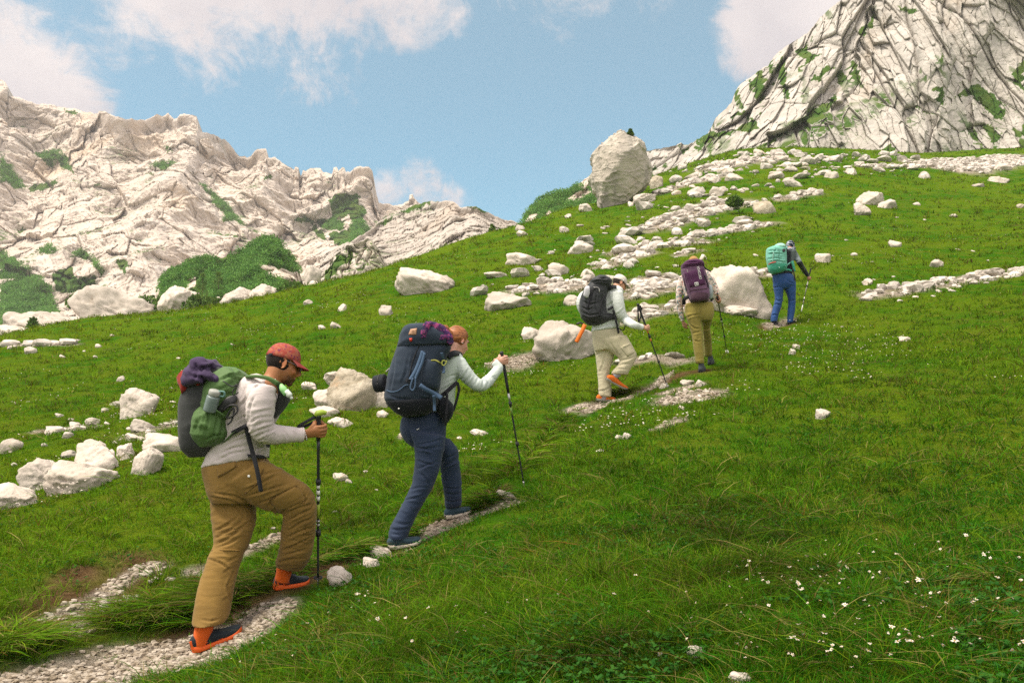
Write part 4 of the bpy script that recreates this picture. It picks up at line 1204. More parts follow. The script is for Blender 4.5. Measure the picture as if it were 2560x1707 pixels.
def blades(name, xy, per, seed, lmul=1.0, label='', wide=1.0, spread=1.0, droop_add=0.0, straw=0.06):
    rng = np.random.RandomState(seed)
    g = np.maximum(line_mask(xy, PATHW, .35), line_mask(xy, GRAVW, .4))
    g = np.clip(g + .5 * g * perlin(np.c_[xy * 4, xy[:, 0] * 0], 33), 0, 1)
    s = line_mask(xy, SCREEW, .4)
    dt = line_mask(xy, DIRTW, .6)
    keep = (dt < rng.uniform(.3, 1.25, len(xy))) & (g < rng.uniform(.25, 1.0, len(xy))) & (s < rng.uniform(.3, 1.3, len(xy))) & rock_clear(xy)
    xy = xy[keep]
    g = g[keep]
    z = hz(xy)
    r = np.linalg.norm(xy, axis=1)
    p3 = np.c_[xy, xy[:, 0] * 0]
    n1 = perlin(p3 * .55, 61)
    n2 = perlin(p3 * 1.9, 62)
    n3 = perlin(p3 * .12, 63)
    n4 = perlin(p3 * 5.0, 64)
    L = (.075 + .035 * n1 + .035 * n2 + .02 * n4) * lmul
    L = np.clip(L, .03, .3) * (1 + .9 * sstep(8, 45, r)) * (1 - .45 * g) * (1 - .4 * line_mask(xy, TRACKW, .5)) * foot_clear(xy)
    n = len(xy) * per
    rep = lambda q: np.repeat(q, per, 0)
    Lb = rep(L) * rng.uniform(.45, 1.35, n)
    az = rng.uniform(0, 2 * math.pi, n)
    tu = rep(.035 + .0022 * r) * spread
    rad = tu * np.sqrt(rng.uniform(0, 1, n))
    bx, by = rep(xy[:, 0]) + rad * np.cos(az), rep(xy[:, 1]) + rad * np.sin(az)
    bz = rep(z)
    e = .05                                     # slope for the offset inside the tuft
    gx = (hz_base(xy + np.array([e, 0])) - hz_base(xy)) / e
    gy = (hz_base(xy + np.array([0, e])) - hz_base(xy)) / e
    bz = bz + rep(gx) * rad * np.cos(az) + rep(gy) * rad * np.sin(az) - .006
    lean = rng.uniform(.1, .75, n) + droop_add * .4
    bend = rng.uniform(.0, .75, n) + droop_add
    az2 = az + rng.normal(0, .7, n)
    dx, dy = np.cos(az2), np.sin(az2) - .12
    dx = dx - .12 * rep(gx) * 3
    dy = dy - .12 * rep(gy) * 3
    wd = np.maximum(.0021, .00052 * rep(r)) * wide * rng.uniform(.6, 1.4, n)
    sx, sy = -dy, dx
    nn = np.hypot(sx, sy) + 1e-9
    rot = rng.uniform(-.9, .9, n)
    V = np.empty((n, 7, 3))
    for k, t in enumerate((0, .38, .74, 1.0)):
        h = Lb * (lean * t + bend * t * t)
        up = Lb * (t - (.28 * lean + .42 * bend) * t * t)
        cx, cy, cz = bx + dx * h, by + dy * h, bz + up
        if k < 3:
            w = wd * (.85, 1.0, .7)[k] * .5
            V[:, 2 * k] = np.stack([cx - sx / nn * w, cy - sy / nn * w, cz - w * rot], 1)
            V[:, 2 * k + 1] = np.stack([cx + sx / nn * w, cy + sy / nn * w, cz + w * rot], 1)
        else:
            V[:, 6] = np.stack([cx, cy, cz], 1)
    b = (np.arange(n) * 7)[:, None]
    Q = np.concatenate([b + np.array([[0, 1, 3, 2]]), b + np.array([[2, 3, 5, 4]])])
    T = b + np.array([[4, 5, 6]])
    # colour of each blade: deep green, mid green, yellow green, straw, rust
    f = np.clip(.5 + .9 * rep(n1) * .6 + .55 * rep(n3) + .45 * rep(n2) * .6 + rng.normal(0, .24, n) + rep(.22 * sstep(2, -6, xy[:, 0]) - .20 * sstep(-1, 3, xy[:, 0]) * sstep(14, 6, r)), 0, 1)[:, None]
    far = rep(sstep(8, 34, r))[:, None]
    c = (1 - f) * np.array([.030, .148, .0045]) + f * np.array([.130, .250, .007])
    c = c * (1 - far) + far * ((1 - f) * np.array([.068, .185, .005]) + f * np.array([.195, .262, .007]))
    yl = (rng.uniform(0, 1, n) < .24)[:, None]
    c = np.where(yl, c * .35 + np.array([.185, .225, .012]) * .65, c)
    patch = rep(sstep(.18, .5, perlin(p3 * .8, 66)))
    st = (rng.uniform(0, 1, n) < straw + .12 * patch + .25 * rep(g))[:, None]
    c = np.where(st, np.array([.27, .215, .075]) * rng.uniform(.5, 1.2, (n, 1)), c)
    ru = (rng.uniform(0, 1, n) < .015 + .05 * patch)[:, None]
    c = np.where(ru, np.array([.17, .075, .018]), c)
    tus = .5 * perlin(p3 * .42, 67) + .5 * perlin(p3 * 1.3, 68) + .35 * perlin(p3 * 3.6, 69)
    dkp = rep(sstep(.05, .45, tus))[:, None]              # patches of darker sedge and heath among the lawn
    c = c * (1 - dkp * np.array([.42, .50, .30]))
    c = c * rng.uniform(.42, 1.2, (n, 1)) * np.array([.88, .93, .8])
    me = mesh_np(name, V.reshape(-1, 3), [Q, T], True, np.repeat(c, 7, 0))
    return link(name, me, m_grass, None, label, 'grass', kind='stuff')
_rng = np.random.RandomState(5)
blades('grass', polar(54000, _rng, 1.7, 90.0, .45), 9, 1, 1.0, 'fresh green mountain grass covering the whole slope')
blades('grass', polar(2300, _rng, 1.9, 16.0, .5), 16, 2, 2.1, 'longer arching grass tufts standing out of the turf', spread=.8, droop_add=.35, straw=.2)
# long drooping grass on the banks along the path
def bank(lines, n, seed, off):
    rng = np.random.RandomState(seed)
    o = []
    for g, w in lines:
        k = max(2, int(n * len(g) / 60))
        i = rng.randint(0, len(g) - 1, k)
        p = g[i, :2] + (g[i + 1, :2] - g[i, :2]) * rng.uniform(0, 1, (k, 1))
        d = g[i + 1, :2] - g[i, :2]
        nn = np.c_[-d[:, 1], d[:, 0]] / (np.linalg.norm(d, axis=1)[:, None] + 1e-9)
        o.append(p + nn * (w * rng.uniform(1.3, off, k))[:, None])
    return np.concatenate(o)
blades('grass', np.concatenate([bank(TRACKW[:2], 420, 3, 2.4), bank(TRACKW[2:3], 130, 8, 3)]), 20, 4, 1.9, 'long drooping dry-tipped grass hanging over the path banks', spread=.9, droop_add=.55, straw=.22, wide=1.5)
# broad little herb leaves low in the turf
def herbs():
    rng = np.random.RandomState(9)
    xy = polar(26000, rng, 1.8, 16.0, .5)
    p3 = np.c_[xy, xy[:, 0] * 0]
    xy = xy[(perlin(p3 * .8, 71) + .5 * perlin(p3 * 2.5, 72) > .12) & (line_mask(xy, PATHW + GRAVW, .5) < .2)]
    n = len(xy)
    per = 4
    c = np.repeat(np.c_[xy, hz(xy) + rng.uniform(.015, .05, n)], per, 0)
    n *= per
    a = rng.uniform(0, 6.28, n)
    L = rng.uniform(.010, .022, n)
    d = np.c_[np.cos(a), np.sin(a), rng.uniform(.0, .8, n)] * L[:, None]
    s = np.c_[-np.sin(a), np.cos(a), rng.normal(0, .3, n)] * (L * .42)[:, None]
    V = np.stack([c, c + d * .55 + s, c + d * 1.1, c + d * .55 - s], 1).reshape(-1, 3)
    f = rng.uniform(0, 1, (n, 1))
    col = (1 - f) * np.array([.020, .085, .012]) + f * np.array([.05, .14, .02])
    link('herbs', mesh_np('herbs', V, np.arange(4 * n).reshape(n, 4), False, np.repeat(col, 4, 0)), m_grass, None, 'small round-leaved herbs low among the near grass', 'herbs', kind='stuff')
herbs()
# white flowers
m_petal = Mat('petals', 0.7, 0.1)
m_petal.base(m_petal.mix(m_petal.rng(m_petal.noise(160.0, 2), .35, .7), (.55, .48, .42), (.66, .60, .50)))
def flower_mesh(seed, kind):
    rng = np.random.RandomState(seed)
    V, F, c = [], [], []
    n = 9 if kind == 0 else 16
    for i in range(n):
        a = 2 * math.pi * i / n + rng.normal(0, .15)
        el = rng.normal(.12 if kind == 0 else .5, .2)
        L = rng.uniform(.75, 1.1) * (1.0 if kind == 0 else .62)
        d = np.array([math.cos(a) * math.cos(el), math.sin(a) * math.cos(el), math.sin(el)])
        s = np.array([-math.sin(a), math.cos(a), 0]) * .22
        k = len(V)
        V += [d * .12, d * L * .6 + s, d * L + np.array([0, 0, -.08]), d * L * .6 - s]
        F.append([k, k + 1, k + 2, k + 3])
    iv, jf = ICO[1]
    k = len(V)
    V = np.array(V)
    V = np.concatenate([V, iv * np.array([.22, .22, .16]) + np.array([0, 0, .06])])
    T = jf + k
    st = np.array([[-.035, 0, -.05], [.035, 0, -.05], [.05, .1, -2.2], [-.02, .1, -2.2]])
    return V, F, T, st
FL = [flower_mesh(i, k) for i, k in enumerate((0, 0, 1, 1))]
m_stem = plain('flower_stem', (.05, .11, .015), .7, .1)
m_eye = plain('flower_centre', (.42, .26, .05), .8, .1)
def fl_mesh(i):
    V, F, T, st = FL[i]
    k = len(V)
    me = mesh_np('flower', np.concatenate([V, st]), [np.array(F), T, np.array([[k, k + 1, k + 2, k + 3]])], False)
    me.materials.append(m_petal.m)
    me.materials.append(m_eye)
    me.materials.append(m_stem)
    mi = np.array([0] * len(F) + [1] * len(T) + [2])
    me.polygons.foreach_set('material_index', mi.astype(np.int32))
    return me
def flowers():
    rng = np.random.RandomState(17)
    u, v = rng.uniform(0, 2600, 3600), 560 + 1147 * rng.uniform(0, 1, 3600)
    g = trace(u, v, hz_base, n=160)
    r = np.linalg.norm(g[:, :2], axis=1)
    p3 = np.c_[g[:, :2] * .55, r * 0]
    w = np.where(u > 1850, .62, .08) + np.where((u < 900) & (v < 1330), .22, 0) + .9 * np.nan_to_num(perlin(np.nan_to_num(p3), 81))
    ok = ~np.isnan(r) & (w * np.where(r > 8, .45, 1) > rng.uniform(0, 1, len(r))) & (r < 34)
    g, r = g[ok], r[ok]
    ok = (line_mask(g[:, :2], PATHW + GRAVW + SCREEW, .5) < .1) & rock_clear(g[:, :2])
    g, r = g[ok], r[ok]
    o = np.argsort(r)
    g, r = g[o], r[o]
    zz = hz(g[:, :2])
    mes = [fl_mesh(i) for i in range(4)]
    nb = min(270, len(g))
    for i in range(nb):
        ob = bpy.data.objects.new('flower', mes[rng.randint(0, 4) if r[i] < 9 else rng.randint(2, 4)])
        ob.location = (g[i, 0], g[i, 1], zz[i] + rng.uniform(.05, .10))
        s = rng.uniform(.0045, .0125) * (1 + .02 * r[i])
        ob.scale = (s, s, s)
        ob.rotation_euler = (rng.normal(.3, .3), rng.normal(0, .35), rng.uniform(0, 6.28))
        COL.objects.link(ob)
        pu, pv, _d = proj(np.array(ob.location)[None])
        z = (('small white flower in the near grass at the lower right', 'white flowers of the near grass') if pu[0] > 1500 and pv[0] > 1100 else ('small white flower on the open slope right of the walking line', 'white flowers right of the walkers') if pu[0] > 1500
             else ('small white flower in the meadow left of the first hiker', 'white flowers of the left meadow') if pu[0] < 700 else ('small white flower in the grass around the middle of the path', 'white flowers by the path'))
        tag(ob, z[0], 'flower', z[1])
    # those farther up the slope, only specks
    xy = polar(9000, rng, 9, 60, .15, 34)
    p3 = np.c_[xy, xy[:, 0] * 0]
    m = (perlin(p3 * .3, 83) + .6 * perlin(p3 * 1.1, 84) > .26) & (line_mask(xy, PATHW + GRAVW + SCREEW, .5) < .1)
    xy = xy[m]
    n = len(xy)
    c = np.c_[xy, hz(xy) + .13]
    rr = np.linalg.norm(xy, axis=1)
    s = (rng.uniform(.004, .010, n) * (1 + .030 * rr))[:, None]
    iv = ICO[1][0] * np.array([1, 1, .5])
    sub = np.array([[1, 0, 0], [0, 1, 0], [-1, 0, 0], [0, -1, 0], [0, 0, .6]])
    V = (c[:, None] + sub[None] * s[:, None]).reshape(-1, 3)
    b = (np.arange(n) * 5)[:, None, None]
    F = (b + np.array([[0, 1, 4], [1, 2, 4], [2, 3, 4], [3, 0, 4]])).reshape(-1, 3)
    link('flower_specks', mesh_np('flower_specks', V, F, False), m_petal.m, None, 'tiny pale flower heads scattered over the upper meadow', 'flowers', kind='stuff')
flowers()
# bushes near the meadow rim and small trees
def bush(name, u, v, D, w, h, seed, label, n=70, leaf=.1, mat=None, cat='bush'):
    rng = np.random.RandomState(seed)
    k = D / FPX
    W_, H_ = w * k, h * k
    c0 = P(u, v, D)
    t = thing(name, c0, label, cat)
    th = rng.uniform(0, 6.28, n)
    rr = np.sqrt(rng.uniform(0, 1, n))
    c = np.c_[np.cos(th) * rr * W_ * .42, np.sin(th) * rr * W_ * .35, H_ * (.12 + .72 * rng.uniform(0, 1, n) * (1 - rr ** 2 * .7))]
    V, F, col = leaf_cloud(c, np.full(n, .16 * min(W_, H_) + .1), 30, leaf, rng)
    o = link('leaves', mesh_np('leaves', V, F, False, col), mat or m_leaf, None)
    o.parent = t
    bv, bf = [], []
    for i in range(9):
        q = c[rng.randint(0, n)]
        a = np.array([rng.normal(0, .05), rng.normal(0, .05), -.1])
        d = unit(q - a)
        s = unit(np.cross(d, [0.3, 1, .2])) * .02 * (1 + W_ * .2)
        s2 = np.cross(d, s)
        j = len(bv)
        for e, f in ((a, 1), (q, .3)):
            bv += [e + s * f, e + s2 * f, e - s * f, e - s2 * f]
        bf += [[j + m, j + (m + 1) % 4, j + 4 + (m + 1) % 4, j + 4 + m] for m in range(4)]
    o = link('stems', mesh_np('stems', np.array(bv), np.array(bf), True), m_bark, None)
    o.parent = t
m_bark = plain('bark', (.12, .085, .055), .9, .1, 0, .3)
for i, (u, v, w, h, D, lab) in enumerate([(728, 742, 60, 46, 56, 'green leafy bush between white rocks at the rim, left of the dark knoll'), (500, 778, 90, 50, 60, 'bright bush right of the bushy white boulder beyond the rim'), (375, 790, 110, 60, 66, 'wide dark bush left of the white boulder, beyond the rim'), (200, 770, 66, 44, 70, 'bush above the sloping white slab at lower left'),
                                         (80, 835, 24, 44, 57, 'small conical green shrub on the long white slab at far left'), (540, 770, 40, 26, 58, 'low bush in the gap of the rim rocks'), (1395, 548, 44, 16, 54, 'low dark dwarf pine on the skyline left of the tall boulder'), (1290, 582, 30, 12, 53, 'flat dark dwarf pine on the skyline beside the larch'), (760, 735, 30, 18, 58, 'small bush at the left foot of the dark knoll'),
                                         (1836, 512, 30, 22, 38, 'dark tuft of shrub at the end of the stone strip, centre slope'), (1536, 528, 20, 18, 52, 'small dark shrub standing in front of the tall boulder'), (430, 1150, 130, 66, 8.6, None), (1500, 885, 60, 20, 14, None)]):
    if lab:
        bush('bush', u, v, D, w, h, 40 + i, lab, 60, .05 + D * .0032)
# small larch on the skyline
def larch(u, v, D, h, label, seed):
    rng = np.random.RandomState(seed)
    H_ = h * D / FPX
    c0 = P(u, v, D)
    t = thing('larch_tree', c0, label, 'tree')
    th = np.linspace(0, 6.28, 7)[:-1]
    V = np.concatenate([np.c_[np.cos(th) * .06, np.sin(th) * .06, th * 0 - .3], np.c_[np.cos(th) * .012, np.sin(th) * .012, th * 0 + H_]])
    F = np.array([[i, (i + 1) % 6, 6 + (i + 1) % 6, 6 + i] for i in range(6)])
    o = link('trunk', mesh_np('trunk', V, F), m_bark, None)
    o.parent = t
    k = 55
    z = rng.uniform(.2, 1, k)
    a = rng.uniform(0, 6.28, k)
    q = rng.uniform(.2, 1, k) * (1 - z) * .42 * H_ + .05
    c = np.c_[np.cos(a) * q, np.sin(a) * q, z * H_ * .97]
    V, F, col = leaf_cloud(c, np.full(k, .09 * H_), 16, .12, rng)
    o = link('crown', mesh_np('crown', V, F, False, col), m_leaf, None)
    o.parent = t
larch(1231, 598, 51, 38, 'small thin larch on the skyline at the meadow rim', 3)
_tu, _tv, _td = proj(TALL_V)
_k = np.nonzero(np.abs(_tu - 1580) < 6)[0]
_k = _k[np.argmin(_tv[_k])]
larch(_tu[_k], _tv[_k] + 3, _td[_k], 18, 'tiny conifer growing on top of the tall boulder', 5)
larch(505, 745, 80, 62, 'young larch in front of the pine mound', 8)
larch(545, 738, 84, 60, 'bright young larch beside another before the pine mound', 9)
# ------------------------------------------------------------------ building clothes, bodies and gear
def merge(parts):
    Vs, Ts, Qs, k = [], [], [], 0
    for V, F in parts:
        V = np.asarray(V, float)
        for f in (F if isinstance(F, list) else [F]):
            f = np.asarray(f)
            if len(f):
                (Ts if f.shape[1] == 3 else Qs).append(f + k)
        Vs.append(V)
        k += len(V)
    return np.concatenate(Vs), [np.concatenate(x) for x in (Ts, Qs) if x]
def fuse(name, parts, voxel, smooth=5, factor=.5):
    """grow overlapping shapes together into one continuous skin"""
    V, F = merge(parts)
    me = mesh_np('tmp', V, F)
    o = bpy.data.objects.new('tmp', me)
    COL.objects.link(o)
    m = o.modifiers.new('r', 'REMESH')
    m.mode = 'VOXEL'
    m.voxel_size = voxel
    if smooth:
        s = o.modifiers.new('s', 'SMOOTH')
        s.iterations = smooth
        s.factor = factor
    dg = bpy.context.evaluated_depsgraph_get()
    out = bpy.data.meshes.new_from_object(o.evaluated_get(dg))
    out.name = name
    bpy.data.objects.remove(o)
    bpy.data.meshes.remove(me)
    smooth_mesh(out)
    return out
def tube3(pts, radii, n=14, sub=5, caps=True, flat=None):
    """round tube through 3-D points; flat=(direction, factor) squashes it along a direction"""
    p = np.array(pts, float)
    r = np.array(radii, float)
    m = len(p)
    t = np.linspace(0, m - 1, (m - 1) * sub + 1)
    i = np.minimum(t.astype(int), m - 2)
    f = (t - i)[:, None]
    e = np.concatenate([[2 * p[0] - p[1]], p, [2 * p[-1] - p[-2]]])
    a, b, c, d = e[i], e[i + 1], e[i + 2], e[i + 3]
    q = .5 * (2 * b + (c - a) * f + (2 * a - 5 * b + 4 * c - d) * f ** 2 + (3 * b - a - 3 * c + d) * f ** 3)
    rr = np.interp(t, np.arange(m), r)
    tg = np.gradient(q, axis=0)
    tg /= np.linalg.norm(tg, axis=1)[:, None] + 1e-12
    ref = np.array([0.13, 1.0, 0.21]) if abs(tg[0] @ unit([0.13, 1.0, .21])) < .9 else np.array([1.0, 0, .2])
    x = unit(np.cross(tg[0], ref))
    V = []
    th = np.linspace(0, 2 * math.pi, n, endpoint=False)
    for k in range(len(q)):
        x = unit(x - tg[k] * (x @ tg[k]))
        y = np.cross(tg[k], x)
        o = np.cos(th)[:, None] * x + np.sin(th)[:, None] * y
        if flat is not None:
            o = o - np.outer(o @ flat[0], flat[0]) * (1 - flat[1])
        V.append(q[k] + o * rr[k])
    V = np.concatenate(V)
    M = len(q)
    idx = np.arange(M * n).reshape(M, n)
    j = np.roll(idx, -1, 1)
    Fs = [np.stack([idx[:-1], j[:-1], j[1:], idx[1:]], -1).reshape(-1, 4)]
    if caps:
        V = np.concatenate([V, q[:1], q[-1:]])
        k = len(V)
        Fs.append(np.stack([j[0], idx[0], np.full(n, k - 2)], -1))
        Fs.append(np.stack([idx[-1], j[-1], np.full(n, k - 1)], -1))
    return V, Fs
def ell(c, r, basis=None, sub=3):
    V, F = ICO[sub]
    V = V * np.array(r)
    if basis is not None:
        V = V @ basis
    return V + np.array(c), F
def box8(c, half, basis=None, bev=.25):
    """little rounded box"""
    s = np.array([[x, y, z] for x in (-1, 1) for y in (-1, 1) for z in (-1, 1)], float)
    V, F = ICO[2]
    V = np.sign(V) * np.abs(V) ** bev
    V = V / np.abs(V).max()
    V = V * np.array(half)
    if basis is not None:
        V = V @ np.array(basis)
    return V + np.array(c), F
def folds(me, bones, amp, joints=(), fh=20.0, fl=6.0, seed=0, soft=.0, sharp=1.0):
    """creases across the limb: noise compressed along each bone, stronger at joints"""
    V, N = get_v(me), get_n(me)
    best = np.full(len(V), 1e9)
    ax = np.zeros_like(V)
    W_ = np.zeros(len(V))
    acc = np.zeros_like(V)
    for a, b in bones:
        a, b = np.array(a), np.array(b)
        d = b - a
        L = np.linalg.norm(d)
        t = np.clip(((V - a) @ d) / (L * L), 0, 1)
        ds = np.linalg.norm(V - a - t[:, None] * d, axis=1)
        w = 1 / (ds ** 4 + 1e-6)
        acc += w[:, None] * d / L
        W_ += w
    ax = acc / (np.linalg.norm(acc, axis=1)[:, None] + 1e-9)
    wq = fbm(V * 5.0, 2, .5, seed + 5)[:, None] * .06
    q = V + wq * np.roll(ax, 1, 1)
    s = (q * ax).sum(1)[:, None]
    side = np.cross(ax, np.array([0.2, 1, .1]))
    q2 = (q - ax * s) * fl + ax * s * fh + side * s * fh * .35
    n1 = 1 - np.abs(perlin(q2, seed)) * 2.2
    n1 = np.sign(n1) * np.abs(n1) ** sharp
    n2 = 1 - np.abs(perlin(q2 * 1.9 + 7, seed + 1)) * 2.2
    g = np.full(len(V), amp)
    for p, r, a in joints:
        g = g + a * np.exp(-((V - np.array(p)) ** 2).sum(1) / (r * r))
    gate = sstep(-.35, .35, perlin(V * 6 + 3, seed + 2) + .2)
    n1 = np.where(n1 > 0, n1, n1 * .55)
    n1 = np.sign(n1) * np.abs(n1) ** 1.5
    h = 1.25 * g * (n1 * .7 + n2 * .3 - .25) * (.2 + .8 * gate) + amp * .6 * perlin(V * 5, seed + 4)
    set_v(me, V + N * h[:, None])
    smooth_mesh(me)
def creases(me, K, lines, w, A):
    """single creases: a sharp valley with a soft lip beside it, along drawn lines on the near side of the cloth"""
    V, N = get_v(me), get_n(me)
    u, v, d = proj(V)
    near = ((N * (V - CAM)).sum(1) < 0)
    h = np.zeros(len(V))
    for li, ln in enumerate(lines):
        p = np.array([K(*q) for q in ln])
        t = np.linspace(0, len(p) - 1, 16)
        p = np.stack([np.interp(t, np.arange(len(p)), p[:, k]) for k in (0, 1)], 1)
        best, sg, tt = np.full(len(V), 1e9), np.zeros(len(V)), np.zeros(len(V))
        for i in range(15):
            a, b = p[i], p[i + 1]
            ab = b - a
            L = math.hypot(*ab) + 1e-9
            tq = np.clip(((u - a[0]) * ab[0] + (v - a[1]) * ab[1]) / (L * L), 0, 1)
            dx, dy = u - a[0] - tq * ab[0], v - a[1] - tq * ab[1]
            dd = np.hypot(dx, dy)
            m = dd < best
            best = np.where(m, dd, best)
            sg = np.where(m, np.sign(ab[0] * dy - ab[1] * dx), sg)
            tt = np.where(m, (i + tq) / 15, tt)
        fade = np.clip(np.minimum(tt, 1 - tt) * 4, 0, 1) * .85 + .15 * (best < w)
        x = best / w
        s_ = 1 if li % 2 else -1
        h += fade * (-1.0 * np.exp(-x ** 2) + .75 * np.exp(-((x - 1.5) / 1.0) ** 2) * (sg * s_ > 0) + .25 * np.exp(-((x - 1.6) / 1.0) ** 2) * (sg * s_ <= 0))
    set_v(me, V + N * (A * h * near)[:, None])
    smooth_mesh(me)
def ribbon(pts, w, th=.004, face=None):
    """flat strap through 3-D points; face = direction its flat side looks to"""
    p = np.array(pts, float)
    n = len(p)
    t = np.linspace(0, n - 1, (n - 1) * 6 + 1)
    i = np.minimum(t.astype(int), n - 2)
    f = (t - i)[:, None]
    e = np.concatenate([[2 * p[0] - p[1]], p, [2 * p[-1] - p[-2]]])
    a, b, c, d = e[i], e[i + 1], e[i + 2], e[i + 3]
    q = .5 * (2 * b + (c - a) * f + (2 * a - 5 * b + 4 * c - d) * f ** 2 + (3 * b - a - 3 * c + d) * f ** 3)
    tg = np.gradient(q, axis=0)
    tg /= np.linalg.norm(tg, axis=1)[:, None] + 1e-12
    fc = np.array([0, -1.0, .15]) if face is None else np.array(face, float)
    s = np.cross(tg, fc)
    s /= np.linalg.norm(s, axis=1)[:, None] + 1e-9
    nn = np.cross(s, tg)
    s, nn = s * w / 2, nn * th / 2
    V = np.stack([q - s - nn, q + s - nn, q + s + nn, q - s + nn], 1).reshape(-1, 3)
    m = len(q)
    idx = np.arange(m * 4).reshape(m, 4)
    j = np.roll(idx, -1, 1)
    F = np.stack([idx[:-1], j[:-1], j[1:], idx[1:]], -1).reshape(-1, 4)
    return V, [np.concatenate([F, [[3, 2, 1, 0]], [[4 * m - 4, 4 * m - 3, 4 * m - 2, 4 * m - 1]]])]
def part(name, VF, mat, parent, smooth=True, cols=None):
    V, F = VF if isinstance(VF, tuple) else merge(VF)
    return link(name, mesh_np(name, V, F, smooth, cols), mat, parent)
def basis(fwd, up):
    f = unit(fwd)
    u = unit(np.array(up, float) - f * (np.array(up, float) @ f))
    r = np.cross(f, u)
    return np.array([r, f, u])                 # rows: right, forward, up  -> local @ basis
def head_parts(c, B, s=1.0, ear=True, nose=1.0):
    L = lambda x, y, z: np.array(c) + (np.array([x, y, z]) * s) @ B
    E = lambda p, r, sub=3: ell(L(*p), np.array(r) * s, B, sub)
    o = [E((0, -.012, .030), (.074, .094, .084)), E((0, .034, -.022), (.064, .062, .085)), E((0, .040, -.072), (.050, .052, .038)), E((0, .077, -.100), (.024, .020, .019)), E((0, .084, .026), (.052, .018, .014)),
         E((.040, .066, -.030), (.022, .022, .022)), E((-.040, .066, -.030), (.022, .022, .022)), E((0, .094, -.064), (.026, .012, .008)), E((0, .092, -.075), (.022, .012, .008))]
    o.append(tube3([L(0, .094, .018), L(0, .108 + .004 * nose, -.012), L(0, .116 + .006 * nose, -.034)], [.008 * s, .011 * s, .014 * s], 10, 4))
    o += [E((.012, .104, -.040), (.011, .012, .009), 2), E((-.012, .104, -.040), (.011, .012, .009), 2)]
    if ear:
        for sg in (1, -1):
            ring = [L(sg * (.078 + .006 * math.cos(a)), -.012 + .019 * math.cos(a) - .006, -.004 + .032 * math.sin(a)) for a in np.linspace(-1.9, 3.4, 9)]
            o.append(tube3(ring, [.005 * s] * 9, 8, 3))
            o.append(E((sg * .074, -.008, -.006), (.008, .014, .026), 2))
    o.append(tube3([L(0, -.022, -.04), L(0, -.030, -.10), L(0, -.045, -.165)], [.060 * s, .056 * s, .066 * s], 16, 4))
    return o
def skin_cols(me, c, B, s, tone, hairc=None, beard=0.0):
    V = get_v(me)
    q = ((V - np.array(c)) @ B.T) / s
    n = fbm(V * 22, 3, .5, 3)[:, None]
    col = np.array(tone) * (1 + .10 * n)
    redn = (np.exp(-((q - [.045, .075, -.03]) ** 2).sum(1) / .0009) + np.exp(-((q - [0, .115, -.035]) ** 2).sum(1) / .0006) + np.exp(-((np.abs(q) - [.08, .01, .004]) ** 2).sum(1) / .0012))[:, None]
    col = col * (1 + np.clip(redn, 0, 1) * np.array([.10, -.10, -.12]))
    lips = np.exp(-((q - [0, .098, -.070]) / [.026, .02, .010]) ** 2 @ np.ones(3))[:, None]
    col = col * (1 - np.clip(lips, 0, 1) * np.array([.18, .45, .42]))
    for sg in (1, -1):
        d = (q - [sg * .032, .088, .002]) / [.014, .02, .006]
        w = np.clip(np.exp(-(d ** 2).sum(1)), 0, 1)[:, None]
        col = col * (1 - w) + np.array([.02, .014, .01]) * w
        d = (q - [sg * .034, .095, .024]) / [.024, .02, .006]
        w = .8 * np.clip(np.exp(-(d ** 2).sum(1)), 0, 1)[:, None]
        col = col * (1 - w) + np.array(hairc if hairc is not None else tone) * w
    if beard:
        w = beard * (sstep(-.045, -.075, q[:, 2]) * sstep(.0, .06, q[:, 1]) * (q[:, 2] > -.135))[:, None]
        w = np.clip(w + .4 * w * perlin(V * 260, 4)[:, None], 0, 1)
        col = col * (1 - w) + np.array(hairc) * w
    add_cols(me, np.clip(col, 0, 1))
def skin_mat(name, rough=.5):
    M = Mat(name, rough, .35)
    M.base(M.attr('col'))
    M.b.inputs['Subsurface Weight'].default_value = .12
    M.b.inputs['Subsurface Radius'].default_value = (.012, .005, .003)
    M.bump(M.noise(260.0, 3), .0006)
    return M.m
m_skin = skin_mat('skin')
def hand_parts(grip, up, wrist, dors, s=1.0, rp=.013):
    """a fist closed round a pole at grip: palm on the dors side, four fingers wrapped, thumb across"""
    up = unit(up)
    w = np.array(grip) - np.array(wrist)
    w = unit(w - up * (w @ up))
    n = np.cross(up, w)
    if n @ np.array(dors) < 0:
        n = -n
    G = np.array(grip)
    o = []
    k0 = G + n * .030 * s - w * .012 * s
    o.append(tube3([np.array(wrist), np.array(wrist) * .5 + k0 * .5, k0, k0 + w * .018 * s], [.026 * s, .031 * s, .037 * s, .034 * s], 14, 4, True, (n, .52)))
    for j, (h, f, rr) in enumerate(((.031, .97, .0098), (.0105, 1.06, .0102), (-.0105, 1.0, .0098), (-.030, .88, .0086))):
        c = G + up * h * s
        pts = [k0 + up * h * .9 * s - w * .01 * s]
        for ph, R_ in ((8, .040), (48, .043), (85, .040), (125, .032), (165, .027), (205, .023)):
            a = R(ph)
            pts.append(c + (math.cos(a) * n + math.sin(a) * w) * (R_ * f * s) - up * .002 * s)
        o.append(tube3(pts, np.array([1.05, 1.12, 1.0, 1.06, .96, .92, .8]) * rr * s, 10, 4))
    tb = np.array(wrist) * .55 + k0 * .45
    o.append(tube3([tb + up * .018 * s, G - w * .030 * s + up * .038 * s + n * .012 * s, G - w * .016 * s + up * .047 * s - n * .018 * s, G + w * .012 * s + up * .044 * s - n * .026 * s, G + w * .030 * s + up * .036 * s - n * .016 * s], np.array([.015, .0135, .012, .011, .0085]) * s, 10, 4))
    return o
